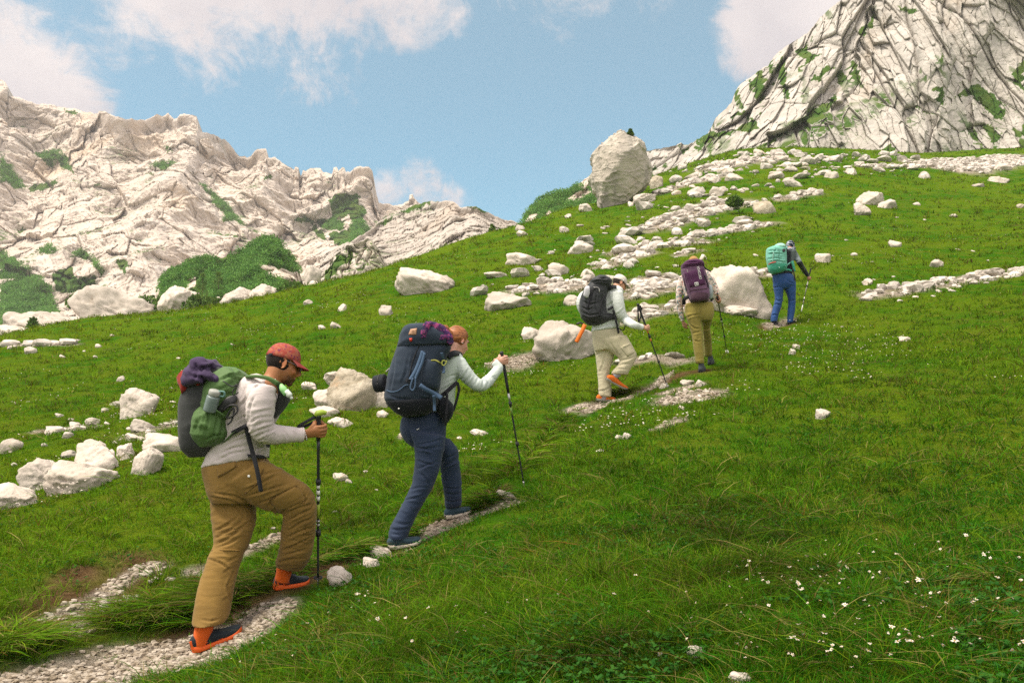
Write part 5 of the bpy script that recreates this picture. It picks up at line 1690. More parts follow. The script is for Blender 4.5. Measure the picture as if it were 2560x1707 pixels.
def open_hand(wrist, tip, palm_n, s=1.0):
    """relaxed, slightly curled hand hanging from the wrist"""
    d = unit(np.array(tip) - np.array(wrist))
    n = unit(np.array(palm_n) - d * (np.array(palm_n) @ d))
    x = np.cross(d, n)
    Wp = np.array(wrist)
    k = Wp + d * .09 * s
    o = [tube3([Wp, Wp + d * .04 * s, k], [.025 * s, .034 * s, .038 * s], 14, 4, True, (n, .5))]
    for h, f in ((.029, .95), (.010, 1.06), (-.010, 1.0), (-.028, .8)):
        b = k + x * h * s - d * .012 * s
        o.append(tube3([b, b + (d * .036 + n * .006) * f * s, b + (d * .058 + n * .024) * f * s, b + (d * .066 + n * .042) * f * s], np.array([.0098, .0095, .0088, .007]) * s, 10, 4))
    b = Wp + d * .035 * s + x * .022 * s
    o.append(tube3([b, b + (d * .03 + x * .022 + n * .012) * s, b + (d * .058 + x * .022 + n * .026) * s], np.array([.0135, .0115, .0085]) * s, 10, 4))
    return o
def shoe(parent, heel, toe, up, mats, s=1.0, high=0.0, name='shoe', accent=None, width=1.0):
    """heel and toe are the ends of the sole on the ground, up the sole's normal"""
    heel, toe = np.array(heel), np.array(toe)
    f = unit(toe - heel)
    u = unit(np.array(up) - f * (np.array(up) @ f))
    r = np.cross(f, u)
    L = np.linalg.norm(toe - heel)
    B = np.array([r, f, u])
    st = [(0.0, .020, .060), (.04, .029, .080), (.14, .035, .098 + high), (.28, .036, .102 + high), (.40, .038, .090 + high * .5), (.55, .043, .072), (.72, .047, .060), (.87, .043, .050), (.96, .030, .040), (1.0, .012, .028)]
    def loft(z0f, z1f, wf, ns=22, pw=2.6):
        V = []
        th = np.linspace(0, 2 * math.pi, ns, endpoint=False)
        cs, sn = np.cos(th), np.sin(th)
        cs, sn = np.sign(cs) * np.abs(cs) ** (2 / pw), np.sign(sn) * np.abs(sn) ** (2 / pw)
        T = np.linspace(0, 1, 26)
        a = np.array(st)
        for t in T:
            w = np.interp(t, a[:, 0], a[:, 1]) * wf * width
            h = np.interp(t, a[:, 0], a[:, 2])
            z0, z1 = z0f(t, h), z1f(t, h)
            y = L * (t + (.012 if t > .99 else 0) - (.012 if t < .01 else 0))
            V.append(np.stack([cs * w * s + .006 * math.sin(t * 3.1) * s, np.full(ns, y), (z0 + z1) / 2 * s + sn * (z1 - z0) / 2 * s], 1))
        V = np.concatenate(V)
        idx = np.arange(len(T) * ns).reshape(len(T), ns)
        j = np.roll(idx, -1, 1)
        V = np.concatenate([V, V[:ns].mean(0)[None], V[-ns:].mean(0)[None]])
        k = len(V)
        return V @ B + heel, [np.stack([idx[:-1], j[:-1], j[1:], idx[1:]], -1).reshape(-1, 4), np.concatenate([np.stack([j[0], idx[0], np.full(ns, k - 2)], -1), np.stack([idx[-1], j[-1], np.full(ns, k - 1)], -1)])]
    rock = lambda t: .014 * max(0, (t - .7) / .3) ** 2 + .006 * max(0, (.12 - t) / .12)
    VU, FU = loft(lambda t, h: .014 + rock(t), lambda t, h: h + rock(t), 1.0)
    up_ = part(name, (VU, FU), mats[0], parent)
    VS, FS = loft(lambda t, h: -.002 + rock(t), lambda t, h: .028 + rock(t) + (.012 if t < .2 else 0), 1.10, pw=4)
    q = link('sole', mesh_np('sole', VS, FS), mats[1], None)
    q.parent = up_
    if accent is not None:
        for k, (a0, z0, a1, z1) in enumerate(accent[1]):
            P0 = [heel + np.array([sg * (np.interp(tt, [x[0] for x in st], [x[1] for x in st]) * 1.03 * s * width), L * tt, zz * s]) @ B for sg in (1,) for tt, zz in zip(np.linspace(a0, a1, 5), np.linspace(z0, z1, 5))]
            q = link('stripe', mesh_np('stripe', *ribbon(P0, .014 * s, .006, r)), accent[0], None)
            q.parent = up_
        q = link('heel_tab', mesh_np('heel_tab', *tube3([heel + np.array([0, .006 * s, z_ * s]) @ B for z_ in (.022, .045, .066)], [.012 * s, .011 * s, .009 * s], 10, 3)), accent[0], None)
        q.parent = up_
    # laces
    for tt in (.40, .47, .54, .60):
        h = np.interp(tt, [x[0] for x in st], [x[2] for x in st])
        h += high * .3 * (tt < .45)
        pts = [heel + np.array([x, L * tt, (h + .003 - 9 * x * x)* s]) @ B for x in np.linspace(-.024, .024, 5)]
        q = link('lace', mesh_np('lace', *tube3(pts, [.0028 * s] * 5, 6, 2)), mats[2], None)
        q.parent = up_
    return up_
def cap_parts(c, B, s, person, mat, brimmat, tilt=0.0, z0=.022, brim=.072):
    """peaked cap: crown with six panels and a curved peak"""
    L = lambda a: np.array(c) + (np.array(a) * s) @ B
    nu, nv = 40, 12
    V = []
    for j in range(nv):
        el = (math.pi / 2) * (j / (nv - 1)) ** .9
        for i in range(nu):
            a = 2 * math.pi * i / nu
            seam = 1 - .012 * abs(math.cos(3 * a)) ** 8
            k = math.cos(el) ** .72
            x, y = .084 * k * math.cos(a) * seam, .108 * k * math.sin(a) * seam - .010
            z = z0 + .100 * math.sin(el) + tilt * y * (1 - j / nv)
            V.append((x, y, z))
    for i in range(nu):
        a = 2 * math.pi * i / nu
        V.append((.078 * math.cos(a), .100 * math.sin(a) - .010, z0 - .002 + tilt * .1 * math.sin(a)))
    V = np.array([L(v) for v in V])
    idx = np.arange(nu * (nv + 1)).reshape(nv + 1, nu)
    j = np.roll(idx, -1, 1)
    F = np.concatenate([np.stack([idx[:nv - 1], j[:nv - 1], j[1:nv], idx[1:nv]], -1).reshape(-1, 4), np.stack([idx[nv], j[nv], j[0], idx[0]], -1)])
    cp = part('cap', (V, [F]), mat, person)
    V = []
    na, nb = 22, 8
    for layer in (0, 1):
        for i in range(na):
            a = R(-68 + 136 * i / (na - 1))
            for k in range(nb):
                q = k / (nb - 1)
                ext = brim * math.cos(a * .86) ** .75 * q
                x = .085 * math.sin(a) * (1 + .05 * q)
                y = .106 * math.cos(a) - .010 + ext
                z = z0 + .006 - .30 * ext - 2.6 * x * x * q - layer * .004 + tilt * y * .6
                V.append(L((x, y, z)))
    m = na * nb
    g = np.arange(m).reshape(na, nb)
    Q = np.stack([g[:-1, :-1], g[1:, :-1], g[1:, 1:], g[:-1, 1:]], -1).reshape(-1, 4)
    rim = [(g[i, -1], g[i + 1, -1]) for i in range(na - 1)] + [(g[0, k + 1], g[0, k]) for k in range(nb - 1)] + [(g[-1, k], g[-1, k + 1]) for k in range(nb - 1)]
    F = np.concatenate([Q, Q[:, ::-1] + m, np.array([[a, b, b + m, a + m] for a, b in rim])])
    b_ = link('peak', mesh_np('peak', np.array(V), F), brimmat, None)
    b_.parent = cp
    bt = link('button', mesh_np('button', *ell(L((0, -.010, z0 + .101)), np.array([.007, .007, .004]) * s, B, 2)), mat, None)
    bt.parent = cp
    for o in (b_, bt):
        o.matrix_parent_inverse = cp.matrix_world.inverted() if False else Matrix()
    return cp
def pole(name, top, tip, label, gripmat, bands, r=.008, grip_len=.13, basket=True, strap=None, knob=None):
    """trekking pole from the top of its grip to its tip; bands: (t0, t1, material)"""
    top, tip = np.array(top), np.array(tip)
    d = unit(tip - top)
    L = np.linalg.norm(tip - top)
    t = thing(name, top, label, 'trekking pole')
    at = lambda x: top + d * x
    part('grip', [tube3([at(-.012), at(0), at(.03), at(.06), at(.10), at(grip_len)], [.012, .017, .014, .0165, .014, .0125], 14, 4)], gripmat, t)
    part('shaft', [tube3([at(grip_len - .01), at(L * .5), at(L - .05)], [r, r * .9, r * .72], 12, 6)], m_black_metal, t)
    part('tip', [tube3([at(L - .055), at(L - .02), at(L)], [r * .9, r * .7, r * .3], 10, 2)], m_steel, t)
    for t0, t1, mt in bands:
        part('band', [tube3([at(L * t0), at(L * t1)], [r * 1.12, r * 1.10], 12, 2)], mt, t)
    for x in (.36, .66):
        part('clamp', [tube3([at(L * x), at(L * x + .035)], [r * 1.5, r * 1.45], 12, 2), box8(at(L * x + .018) + np.array([.011, -.004, 0]), (.006, .006, .014))], m_black_plastic, t)
    if basket:
        th = np.linspace(0, 6.283, 17)
        x = unit(np.cross(d, [0, 1, .1]))
        y = np.cross(d, x)
        c = at(L - .06)
        V, F = tube3([c + (math.cos(a) * x + math.sin(a) * y) * .024 for a in th], [.004] * 17, 6, 1)
        part('basket', [(V, F), tube3([c - x * .024, c + x * .024], [.004, .004], 6, 1), tube3([c - y * .024, c + y * .024], [.004, .004], 6, 1)], basket if not isinstance(basket, bool) else m_black_plastic, t)
    if strap is not None:
        part('wrist_strap', ribbon(strap, .018, .003), m_webbing, t)
    return t
m_black_metal = plain('black_anodised', (.022, .023, .026), .35, .5)
m_steel = plain('steel', (.45, .44, .42), .35, .5, .8)
m_black_plastic = plain('black_plastic', (.018, .018, .02), .5, .4)
m_webbing = cloth('black_webbing', (.020, .021, .024), .8, .1, .002)
m_white_paint = plain('white_print', (.70, .70, .66), .6, .2)
def rings_of(rows):
    return [(*r[0], *r[1], r[2], r[3]) for r in rows]
def shrunk(rings, k=.78):
    o = []
    for (a, b, c, d, dy, w) in rings:
        m, n = (a + c) / 2, (b + d) / 2
        o.append((m + (a - m) * k, n + (b - n) * k, m + (c - m) * k, n + (d - n) * k, dy, w * k))
    return o
def gdepth(u, v):
    g = ground_at(u, v)[0]
    return float((g - CAM) @ FWD)
# ------------------------------------------------------------------ first hiker: khaki trousers, pale shirt, green pack
def K1(x, y):
    return (400 + x / 3.564, 820 + y / 3.564)
def K2(x, y):
    return (420 + x / 2.9045, 1120 + y / 2.9045)
def outline(rows, f):
    """rows ((xL,yL),(xR,yR),dy,b) in crop coordinates -> loft rings"""
    return [(*f(*a), *f(*b), dy, w) for a, b, dy, w in rows]
def hiker_one():
    dr, df = gdepth(505, 1630), gdepth(722, 1474)
    D = (dr + df) / 2
    er, ef = dr - D, df - D
    T = lambda u, v, dy=0.0: P(u, v, D + dy)
    k = D / FPX
    base = P(600, 1560, D)
    H = thing('person', base, 'person in red patterned cap, pale shirt and khaki trousers stepping uphill, gripping a pole', 'person', 'hikers walking up the path')
    # trousers
    m_tr = cloth('khaki_nylon', (.235, .140, .034), .8, .10, .006, spec=.2, fold=34.0)
    m_seam = cloth('khaki_seam', (.13, .075, .018), .85, .1, .002)
    pelvis = outline([((236, 145), (715, 62), 0, .150), ((243, 195), (745, 95), 0, .165), ((262, 270), (760, 190), 0, .165), ((285, 340), (700, 300), 0, .155), ((320, 400), (640, 390), 0, .13)], K2)
    front = outline([((420, 300), (700, 78), -.07, .10), ((545, 385), (835, 145), -.075, .108), ((655, 432), (935, 210), -.06, .105), ((760, 470), (1020, 270), -.03, .100), ((835, 478), (1062, 345), .0, .098), ((838, 520), (1078, 470), .04, .094),
                     ((822, 600), (1074, 580), .06, .090), ((812, 690), (1064, 680), .08, .088), ((798, 770), (1045, 770), .09, .090), ((782, 830), (1012, 840), .10, .090), ((800, 868), (985, 885), .11, .080)], K2)
    n = len(front)
    front = [(a, b, c, d, -.075 + (ef - .015 + .075) * (i / (n - 1)) ** 1.2, w) for i, (a, b, c, d, dy, w) in enumerate(front)]
    rear = outline([((285, 250), (640, 330), .07, .10), ((305, 400), (640, 430), .07, .115), ((315, 520), (640, 520), .06, .112), ((325, 620), (622, 600), .04, .105), ((330, 700), (590, 700), .02, .100), ((300, 770), (542, 790), 0, .098), ((258, 880), (508, 900), -.03, .098),
                    ((225, 980), (484, 1010), -.06, .100), ((203, 1080), (468, 1110), -.08, .102), ((186, 1190), (450, 1200), -.10, .102), ((176, 1262), (425, 1252), -.11, .098), ((186, 1290), (390, 1278), -.11, .088)], K2)
    n = len(rear)
    rear = [(a, b, c, d, .075 + (er + .01 - .075) * (i / (n - 1)), w) for i, (a, b, c, d, dy, w) in enumerate(rear)]
    slim = lambda r: [(m - (c_ - a) / 2 * .945, n_ - (d_ - b) / 2 * .945, m + (c_ - a) / 2 * .945, n_ + (d_ - b) / 2 * .945, dy, w * .95) for a, b, c_, d_, dy, w in r for m, n_ in (((a + c_) / 2, (b + d_) / 2),)]
    front, rear, pelvis = slim(front), slim(rear), slim(pelvis)
    parts = [px_loft(pelvis, D, 36, 6, 2.2), px_loft(front, D, 36, 6, 2.25), px_loft(rear, D, 36, 6, 2.25)]
    me = fuse('trousers', parts, .0080, 4)
    mid = lambda r: P((r[0] + r[2]) / 2, (r[1] + r[3]) / 2, D + r[4])
    hipf, kneef, ankf = mid(front[1]), mid(front[5]), mid(front[-1])
    hipr, kneer, ankr = mid(rear[0]), mid(rear[4]), mid(rear[-1])
    folds(me, [(hipf, kneef), (kneef, ankf), (hipr, kneer), (kneer, ankr)], .0015, [(kneef, .18, .013), (hipf, .14, .008), (kneer, .14, .010), (ankr, .08, .004), (ankf, .13, .012), (mid(rear[2]), .15, .010)], 17, 3.5, 11)
    creases(me, K2, [[(300, 350), (420, 372), (560, 420)], [(330, 325), (480, 348), (600, 400)], [(320, 610), (420, 560), (560, 450)], [(330, 660), (440, 600), (600, 480)], [(345, 700), (440, 650), (540, 570)], [(350, 722), (450, 690), (530, 640)], [(540, 562), (600, 530), (632, 548)], [(420, 830), (480, 800), (512, 790)], [(400, 905), (450, 870), (500, 860)], [(420, 1000), (470, 965)], [(395, 1105), (455, 1070)],
                     [(235, 1240), (300, 1256), (370, 1240)], [(280, 800), (380, 830), (480, 900)], [(650, 205), (760, 172), (850, 162)], [(540, 312), (680, 250), (800, 190)], [(560, 352), (700, 310), (900, 250)], [(660, 402), (780, 352), (940, 270)], [(860, 432), (940, 390), (1015, 330)], [(850, 472), (950, 432), (1055, 400)], [(850, 540), (950, 482), (1060, 440)], [(870, 602), (960, 540), (1065, 500)], [(840, 662), (940, 612), (1060, 570)],
                     [(830, 742), (930, 700), (1050, 640)], [(820, 782), (900, 762), (1010, 735)], [(805, 825), (900, 802), (1000, 800)], [(950, 330), (1002, 372), (960, 420)], [(470, 1180), (430, 1000), (500, 850)]], 3.0, .0085)
    tr = link('trousers', me, m_tr, H)
    bv = BVHTree.FromPolygons([tuple(x) for x in get_v(me)], [tuple(p.vertices) for p in me.polygons])
    def on(u, v, off=.004, bvh=bv):
        d = unit(P(u, v, 1.0) - CAM)
        h = bvh.ray_cast(Vector(CAM), Vector(d))
        return np.array(h[0]) - d * off if h[0] is not None else P(u, v, D - .15)
    def sub(name, VF, mat, par, smooth=True):
        V, F = VF if isinstance(VF, tuple) else merge(VF)
        o = link(name, mesh_np(name, V, F, smooth), mat, None)
        o.parent = par
        return o
    def seam(pts, w, mat, par, name, f=K2, off=.003, th=.004, bvh=bv):
        sub(name, ribbon([on(*f(*p), off, bvh) for p in pts], w, th), mat, par)
    def flap(name, quad, par, mat, f=K2, n=8, off=.005, bvh=bv):
        pts = []
        for j in range(n + 1):
            for i in range(n + 1):
                a, b = i / n, j / n
                q = (1 - b) * ((1 - a) * np.array(quad[0]) + a * np.array(quad[1])) + b * ((1 - a) * np.array(quad[3]) + a * np.array(quad[2]))
                pts.append(on(*f(*q), off, bvh))
        m = (n + 1) ** 2
        V = np.array(pts)
        V = np.concatenate([V, V + FWD * .006])
        idx = np.arange(m).reshape(n + 1, n + 1)
        Q = np.stack([idx[:-1, :-1], idx[1:, :-1], idx[1:, 1:], idx[:-1, 1:]], -1).reshape(-1, 4)
        e = list(idx[0]) + list(idx[1:, -1]) + list(idx[-1, ::-1][1:]) + list(idx[::-1, 0][1:])
        rim = np.array([[a, b, b + m, a + m] for a, b in zip(e[:-1], e[1:])])
        sub(name, (V, [np.concatenate([Q, Q[:, ::-1] + m, rim])]), mat, par)
    flap('pocket_flap', [(352, 148), (492, 92), (488, 138), (360, 206)], tr, m_tr)
    flap('thigh_pocket', [(735, 375), (940, 270), (1000, 372), (800, 470)], tr, m_tr, off=.007)
    seam([(500, 128), (425, 175), (362, 212)], .007, m_seam, tr, 'seam')
    seam([(712, 80), (690, 160), (640, 260), (560, 330)], .006, m_seam, tr, 'seam', off=.004)
    seam([(735, 378), (800, 470)], .006, m_seam, tr, 'seam', off=.012)
    seam([(735, 376), (940, 271)], .006, m_seam, tr, 'seam', off=.012)
    seam([(318, 740), (420, 738), (520, 742)], .006, m_tr, tr, 'seam', off=.007, th=.010)
    part_btn = [on(*K2(587, 203), .004)]
    sub('press_stud', ell(part_btn[0], (.008, .004, .008), None, 2), m_white_paint, tr)
    part('belt', [px_loft(outline([((600, 40), (712, 50), -.01, .150), ((606, 62), (716, 72), -.01, .152)], K2), D, 30, 3, 2.3)], m_webbing, H)
    # body under the clothes, with head, neck and hands
    F = np.array([.83, .44, -.30])
    B = basis(F, (.16, .08, .98))
    c = T(707.5, 911, 0.0)
    s = .93 * k / .00232
    wrist = T(757, 1086, -.03)
    grip = T(796.5, 1074, .005)
    ptop, ptip = T(796, 1030, .0), P(795, 1466, gdepth(795, 1466))
    torso = outline([((380, 1245), (960, 1150), 0, .150), ((430, 1120), (965, 1050), 0, .150), ((520, 900), (985, 900), 0, .155), ((610, 700), (1060, 760), 0, .165), ((690, 560), (1070, 640), 0, .175), ((740, 470), (1035, 540), 0, .165), ((800, 428), (1010, 480), 0, .11), ((870, 405), (1040, 470), 0, .075)], K1)
    body = head_parts(c, B, s, True, 1.35) + [tube3([c + B[1] * -.03 * s - B[2] * .06 * s, T(690, 945, .01), T(668, 975, .02)], [.056 * s, .064 * s, .09], 18, 5), px_loft(shrunk(torso, .72), D, 24, 4), px_loft(shrunk(pelvis, .72), D, 24, 4), px_loft(shrunk(front, .7), D, 20, 4), px_loft(shrunk(rear, .7), D, 20, 4)]
    sleeve = [(655, 968, -.165, 33), (652, 1000, -.19, 35.5), (650, 1040, -.195, 32), (655, 1072, -.18, 29), (680, 1085, -.14, 25.5), (715, 1086, -.09, 21.5), (745, 1087, -.045, 18.5), (756, 1088, -.032, 17.5)]
    arm = lambda rows, kk=1.0: tube3([T(a, b, d) for a, b, d, r in rows], [r * k * kk for a, b, d, r in rows], 24, 6)
    body.append(arm(sleeve[:-1] + [(763, 1086, -.025, 13 / .7)], .70))
    me = fuse('body', body, .0058, 3)
    hm = fuse('hand', hand_parts(grip, ptop - ptip, wrist, np.array([0, -1, .1]), .98), .0036, 2)
    far_sl = [(650, 968, .18, 30), (640, 1010, .22, 30), (640, 1060, .22, 26), (652, 1085, .20, 20), (664, 1092, .19, 16)]
    V1, V2 = get_v(me), get_v(hm)
    hob = open_hand(T(664, 1094, .19), T(690, 1110, .17), (0, 1, 0), .9)
    V3, F3 = merge(hob + [arm(far_sl, .7)])
    def faces(m_):
        a = np.empty(len(m_.loops), np.int32)
        m_.loops.foreach_get('vertex_index', a)
        t = np.empty(len(m_.polygons), np.int32)
        m_.polygons.foreach_get('loop_total', t)
        return a, t
    def joined(name, meshes):
        bm = bmesh.new()
        for m_ in meshes:
            bm.from_mesh(m_)
        out = bpy.data.meshes.new(name)
        bm.to_mesh(out)
        bm.free()
        smooth_mesh(out)
        return out
    me = joined('body', [me, hm])
    skin_cols(me, c, B, s, (.30, .128, .048), (.018, .013, .011), .75)
    link('body', me, m_skin, H)
    # hair showing below the cap
    V, Fh = ICO[4]
    V = V * np.array([.079, .100, .090]) + np.array([0, -.013, .022])
    keep = np.array([(V[f][:, 1].mean() < .018) and (V[f][:, 2].mean() > -.052 - .3 * V[f][:, 1].mean() * 0) and (V[f][:, 2].mean() < .07) for f in Fh])
    part('hair', ((V * s) @ B + c, [Fh[keep]]), cloth('black_hair', (.022, .016, .013), .9, .2, .003), H)
    m_cap = Mat('red_patterned_cap', .9, .1)
    v1 = m_cap.voro(55.0, out='Color')
    f1 = m_cap.noise(48.0, 3, .6)
    cc = m_cap.mix(m_cap.rng(f1, .42, .62), (.30, .060, .045), (.33, .115, .070))
    m_cap.base(m_cap.mix(m_cap.rng(m_cap.noise(62.0, 2, .5, .4), .56, .62), cc, (.16, .035, .075)))
    m_pk = cloth('red_peak', (.34, .045, .035), .85, .1, .003)
    cap_parts(c, B, s, H, m_cap.m, m_pk, 0.06, .030)
    part('cap_strap', [tube3([c + (np.array([x, -.112 + .03 * abs(x) / .06, .026]) * s) @ B for x in (-.05, -.02, .02, .05)], [.012 * s] * 4, 8, 3)], m_webbing, H)
    # glasses
    gl = []
    Lh = lambda x, y, z: c + (np.array([x, y, z]) * s) @ B
    for sg in (1, -1):
        gl.append(tube3([Lh(sg * .078, -.01, .018), Lh(sg * .079, .05, .012), Lh(sg * .066, .108, .006)], [.0022 * s] * 3, 6, 3))
        gl.append(tube3([Lh(sg * .036 + .024 * math.cos(a) * sg, .115 - .010 * abs(math.cos(a)), .002 + .019 * math.sin(a)) for a in np.linspace(0, 6.283, 15)], [.0022 * s] * 15, 6, 1))
    gl.append(tube3([Lh(-.012, .117, .008), Lh(0, .121, .011), Lh(.012, .117, .008)], [.002 * s] * 3, 6, 2))
    part('glasses', gl, plain('spectacle_frame', (.10, .10, .11), .3, .5, .4), H)
    # shirt
    m_sh = cloth('pale_lilac_jersey', (.62, .55, .53), .85, .07, .005, fold=30.0)
    shp = [px_loft(torso, D, 40, 6, 2.3), arm(sleeve), arm(far_sl)]
    ms = fuse('shirt', shp, .0085, 5)
    mr = lambda r: P((r[0] + r[2]) / 2, (r[1] + r[3]) / 2, D + r[4])
    sp3 = [T(a, b, d) for a, b, d, r in sleeve]
    folds(ms, [(mr(torso[0]), mr(torso[4])), (sp3[0], sp3[3]), (sp3[4], sp3[-1])], .0012, [(sp3[3], .11, .010), (sp3[0], .12, .006), (mr(torso[0]), .16, .010), (mr(torso[2]), .14, .009), (sp3[6], .08, .006)], 18, 4, 21)
    creases(ms, K1, [[(800, 852), (860, 800), (1000, 780)], [(810, 885), (900, 850), (1010, 830)], [(820, 932), (900, 900), (1000, 870)], [(850, 972), (940, 930), (1040, 900)], [(800, 762), (900, 740), (1010, 720)], [(1080, 890), (1130, 950), (1140, 1000)], [(1180, 905), (1205, 950), (1200, 1010)], [(560, 1062), (680, 1000), (780, 990)], [(520, 1120), (660, 1062), (800, 1040)], [(650, 982), (760, 930), (800, 900)],
                     [(480, 1192), (640, 1112), (800, 1090)], [(842, 600), (800, 700), (790, 800)], [(830, 542), (880, 502), (960, 482)], [(850, 1080), (930, 1055)], [(700, 702), (760, 640), (800, 560)], [(640, 860), (720, 800), (780, 780)]], 2.8, .0075)
    sh = link('shirt', ms, m_sh, H)
    sub('cuff', [tube3([T(750, 1087, -.038), T(758.5, 1087.5, -.030)], [18.0 * k, 17.6 * k], 20, 2)], m_sh, sh)
    part('collar', [tube3([T(640 + 50 * t, 941 + 11 * t + 6 * math.sin(3.14 * t), -.10 + .02 * t) for t in np.linspace(0, 1, 6)], [.013] * 6, 10, 3)], m_sh, H)
    m_chain = plain('steel_bracelet', (.55, .53, .50), .3, .5, .7)
    wr = wrist + (grip - wrist) * .12
    dirw = unit(grip - wrist)
    x = unit(np.cross(dirw, [0, 1, 0]))
    y = np.cross(dirw, x)
    part('bracelet', [ell(wr + (math.cos(a) * x * .036 + math.sin(a) * y * .027), (.006, .006, .007), None, 2) for a in np.linspace(0, 6.283, 18)[:-1]], m_chain, H)
    # socks and shoes
    m_or = plain('orange_rubber', (.62, .095, .012), .6, .3)
    m_dk = cloth('dark_mesh_upper', (.020, .028, .034), .8, .2, .002)
    m_sock = cloth('orange_sock', (.66, .115, .012), .9, .12, .003, fold=60.0)
    rh, rt = P(484, 1632, D + er), P(607, 1580, D + er + .10)
    shoe(H, rh, rt, (-.30, -.25, 1), (m_dk, m_or, m_dk), 1.05, .0, accent=(m_or, [(.02, .075, .03, .025), (.14, .035, .42, .05), (.42, .05, .62, .03)]))
    part('sock', [tube3([P(500, 1612, D + er + .02), P(508, 1580, D + er + .01), P(514, 1545, D + er + .01)], [.046, .050, .052], 18, 4)], m_sock, H)
    fh, ft = P(688, 1476, D + ef), P(770, 1458, D + ef + .17)
    shoe(H, fh, ft, (-.15, -.2, 1), (m_dk, m_or, m_dk), 1.0, .0, accent=(m_or, [(.02, .07, .03, .025), (.14, .035, .42, .05)]))
    part('sock', [tube3([P(704, 1452, D + ef + .02), P(709, 1434, D + ef + .02), P(714, 1405, D + ef + .02)], [.044, .046, .050], 18, 4)], m_sock, H)
    # ---- trekking pole
    m_lime = plain('lime_plastic', (.26, .36, .03), .45, .4)
    pl = pole('trekking_pole', T(796, 1040, .0), ptip, 'black trekking pole with lime green handle, held by the hiker in the red cap', m_black_plastic,
              [(.39, .415, m_white_paint), (.425, .45, m_white_paint), (.46, .485, m_white_paint), (.505, .585, m_lime), (.60, .612, m_steel), (.622, .634, m_steel)], .0095, .15, True,
              [T(793, 1040, .0), T(778, 1047, -.01), T(758, 1058, -.015), T(746, 1066, -.01), T(752, 1068, .02), T(770, 1062, .025), T(790, 1052, .02)])
    part('handle_top', [tube3([T(790, 1040, 0), T(795, 1034, 0), T(806, 1031, .005), T(817, 1032, .01)], [.015, .020, .017, .010], 12, 4)], m_lime, pl)
    # ---- backpack
    pk = thing('backpack', T(520, 1100, 0), 'green and charcoal backpack with side pockets on the hiker in the red cap', 'backpack', 'backpacks carried by the hikers')
    bag = outline([((285, 1150), (420, 1140), -.01, .09), ((215, 1080), (520, 1075), -.01, .145), ((195, 980), (610, 985), -.01, .165), ((190, 850), (625, 880), -.01, .172), ((192, 720), (650, 780), -.01, .172), ((215, 600), (680, 680), -.01, .168), ((270, 480), (700, 560), 0, .160), ((370, 390), (735, 470), 0, .145), ((500, 345), (755, 425), 0, .11)], K1)
    m_gr = cloth('green_ripstop', (.075, .150, .038), .65, .10, .006, spec=.3, fold=26.0)
    m_ch = cloth('charcoal_fabric', (.040, .043, .042), .85, .12, .004)
    mb = fuse('bag', [px_loft(bag, D, 40, 6, 2.6)], .011, 4)
    folds(mb, [(T(485, 1140), T(590, 930))], .005, [(T(570, 930, -.1), .2, .008)], 9, 5, 31)
    bg = link('bag', mb, m_ch, pk)
    bvb = BVHTree.FromPolygons([tuple(q) for q in get_v(mb)], [tuple(p.vertices) for p in mb.polygons])
    # green upper and side of the bag as a separate fabric panel lying on it
    side = outline([((430, 470), (640, 350), -.03, .13), ((400, 560), (735, 440), -.06, .14), ((385, 640), (720, 540), -.075, .135), ((360, 760), (690, 660), -.085, .12), ((340, 860), (655, 800), -.09, .105)], K1)
    lid = outline([((520, 420), (640, 345), 0, .13), ((560, 470), (700, 365), -.01, .155), ((620, 500), (750, 400), -.02, .150), ((700, 490), (782, 445), -.03, .09)], K1)
    mg = fuse('top_panel', [px_loft(side, D, 36, 6, 2.4), px_loft(lid, D, 36, 6, 2.3)], .010, 4)
    folds(mg, [(T(540, 1010, -.1), T(610, 930, -.1))], .005, [(T(615, 940, -.1), .14, .010)], 13, 3.5, 33)
    creases(mg, K1, [[(520, 470), (620, 422), (740, 400)], [(480, 562), (600, 520), (700, 440)], [(640, 352), (680, 400), (760, 440)], [(560, 600), (650, 580), (720, 500)], [(590, 400), (640, 440), (730, 460)]], 3.2, .010)
    link('top_panel', mg, m_gr, pk)
    pkt = outline([((345, 700), (480, 650), -.12, .05), ((310, 760), (575, 790), -.135, .085), ((285, 850), (590, 860), -.13, .098), ((280, 940), (615, 945), -.12, .100), ((305, 1010), (590, 1010), -.105, .095), ((350, 1060), (520, 1055), -.09, .07)], K1)
    mp = fuse('side_pocket', [px_loft(pkt, D, 36, 6, 2.3)], .009, 4)
    folds(mp, [(T(510, 1110, -.2), T(515, 1015, -.2))], .004, [(T(520, 1030, -.25), .1, .007), (T(505, 1100, -.25), .1, .006)], 14, 6, 35)
    creases(mp, K1, [[(380, 680), (360, 800), (320, 950)], [(440, 692), (430, 820), (390, 1000)], [(520, 762), (500, 880), (460, 1032)], [(560, 792), (552, 900), (520, 1000)], [(340, 760), (330, 850), (300, 930)], [(400, 1000), (480, 960), (580, 950)]], 3.2, .009)
    link('side_pocket', mp, m_gr, pk)
    part('pocket_hem', [tube3([T(K1(x, y)[0], K1(x, y)[1], d) for x, y, d in ((350, 655, -.17), (430, 690, -.215), (510, 740, -.225), (590, 790, -.20))], [.006] * 4, 8, 4)], m_gr, pk)
    part('hip_fin', [px_loft(outline([((560, 1040), (580, 1010), -.12, .03), ((620, 980), (650, 930), -.16, .022), ((650, 940), (700, 900), -.185, .015)], K1), D, 20, 5)], m_gr, pk)
    part('hip_belt', ribbon([T(*K1(x, y), d) for x, y, d in ((640, 935, -.18), (700, 905, -.20), (760, 875, -.21), (800, 855, -.19))], .024, .006), m_webbing, pk)
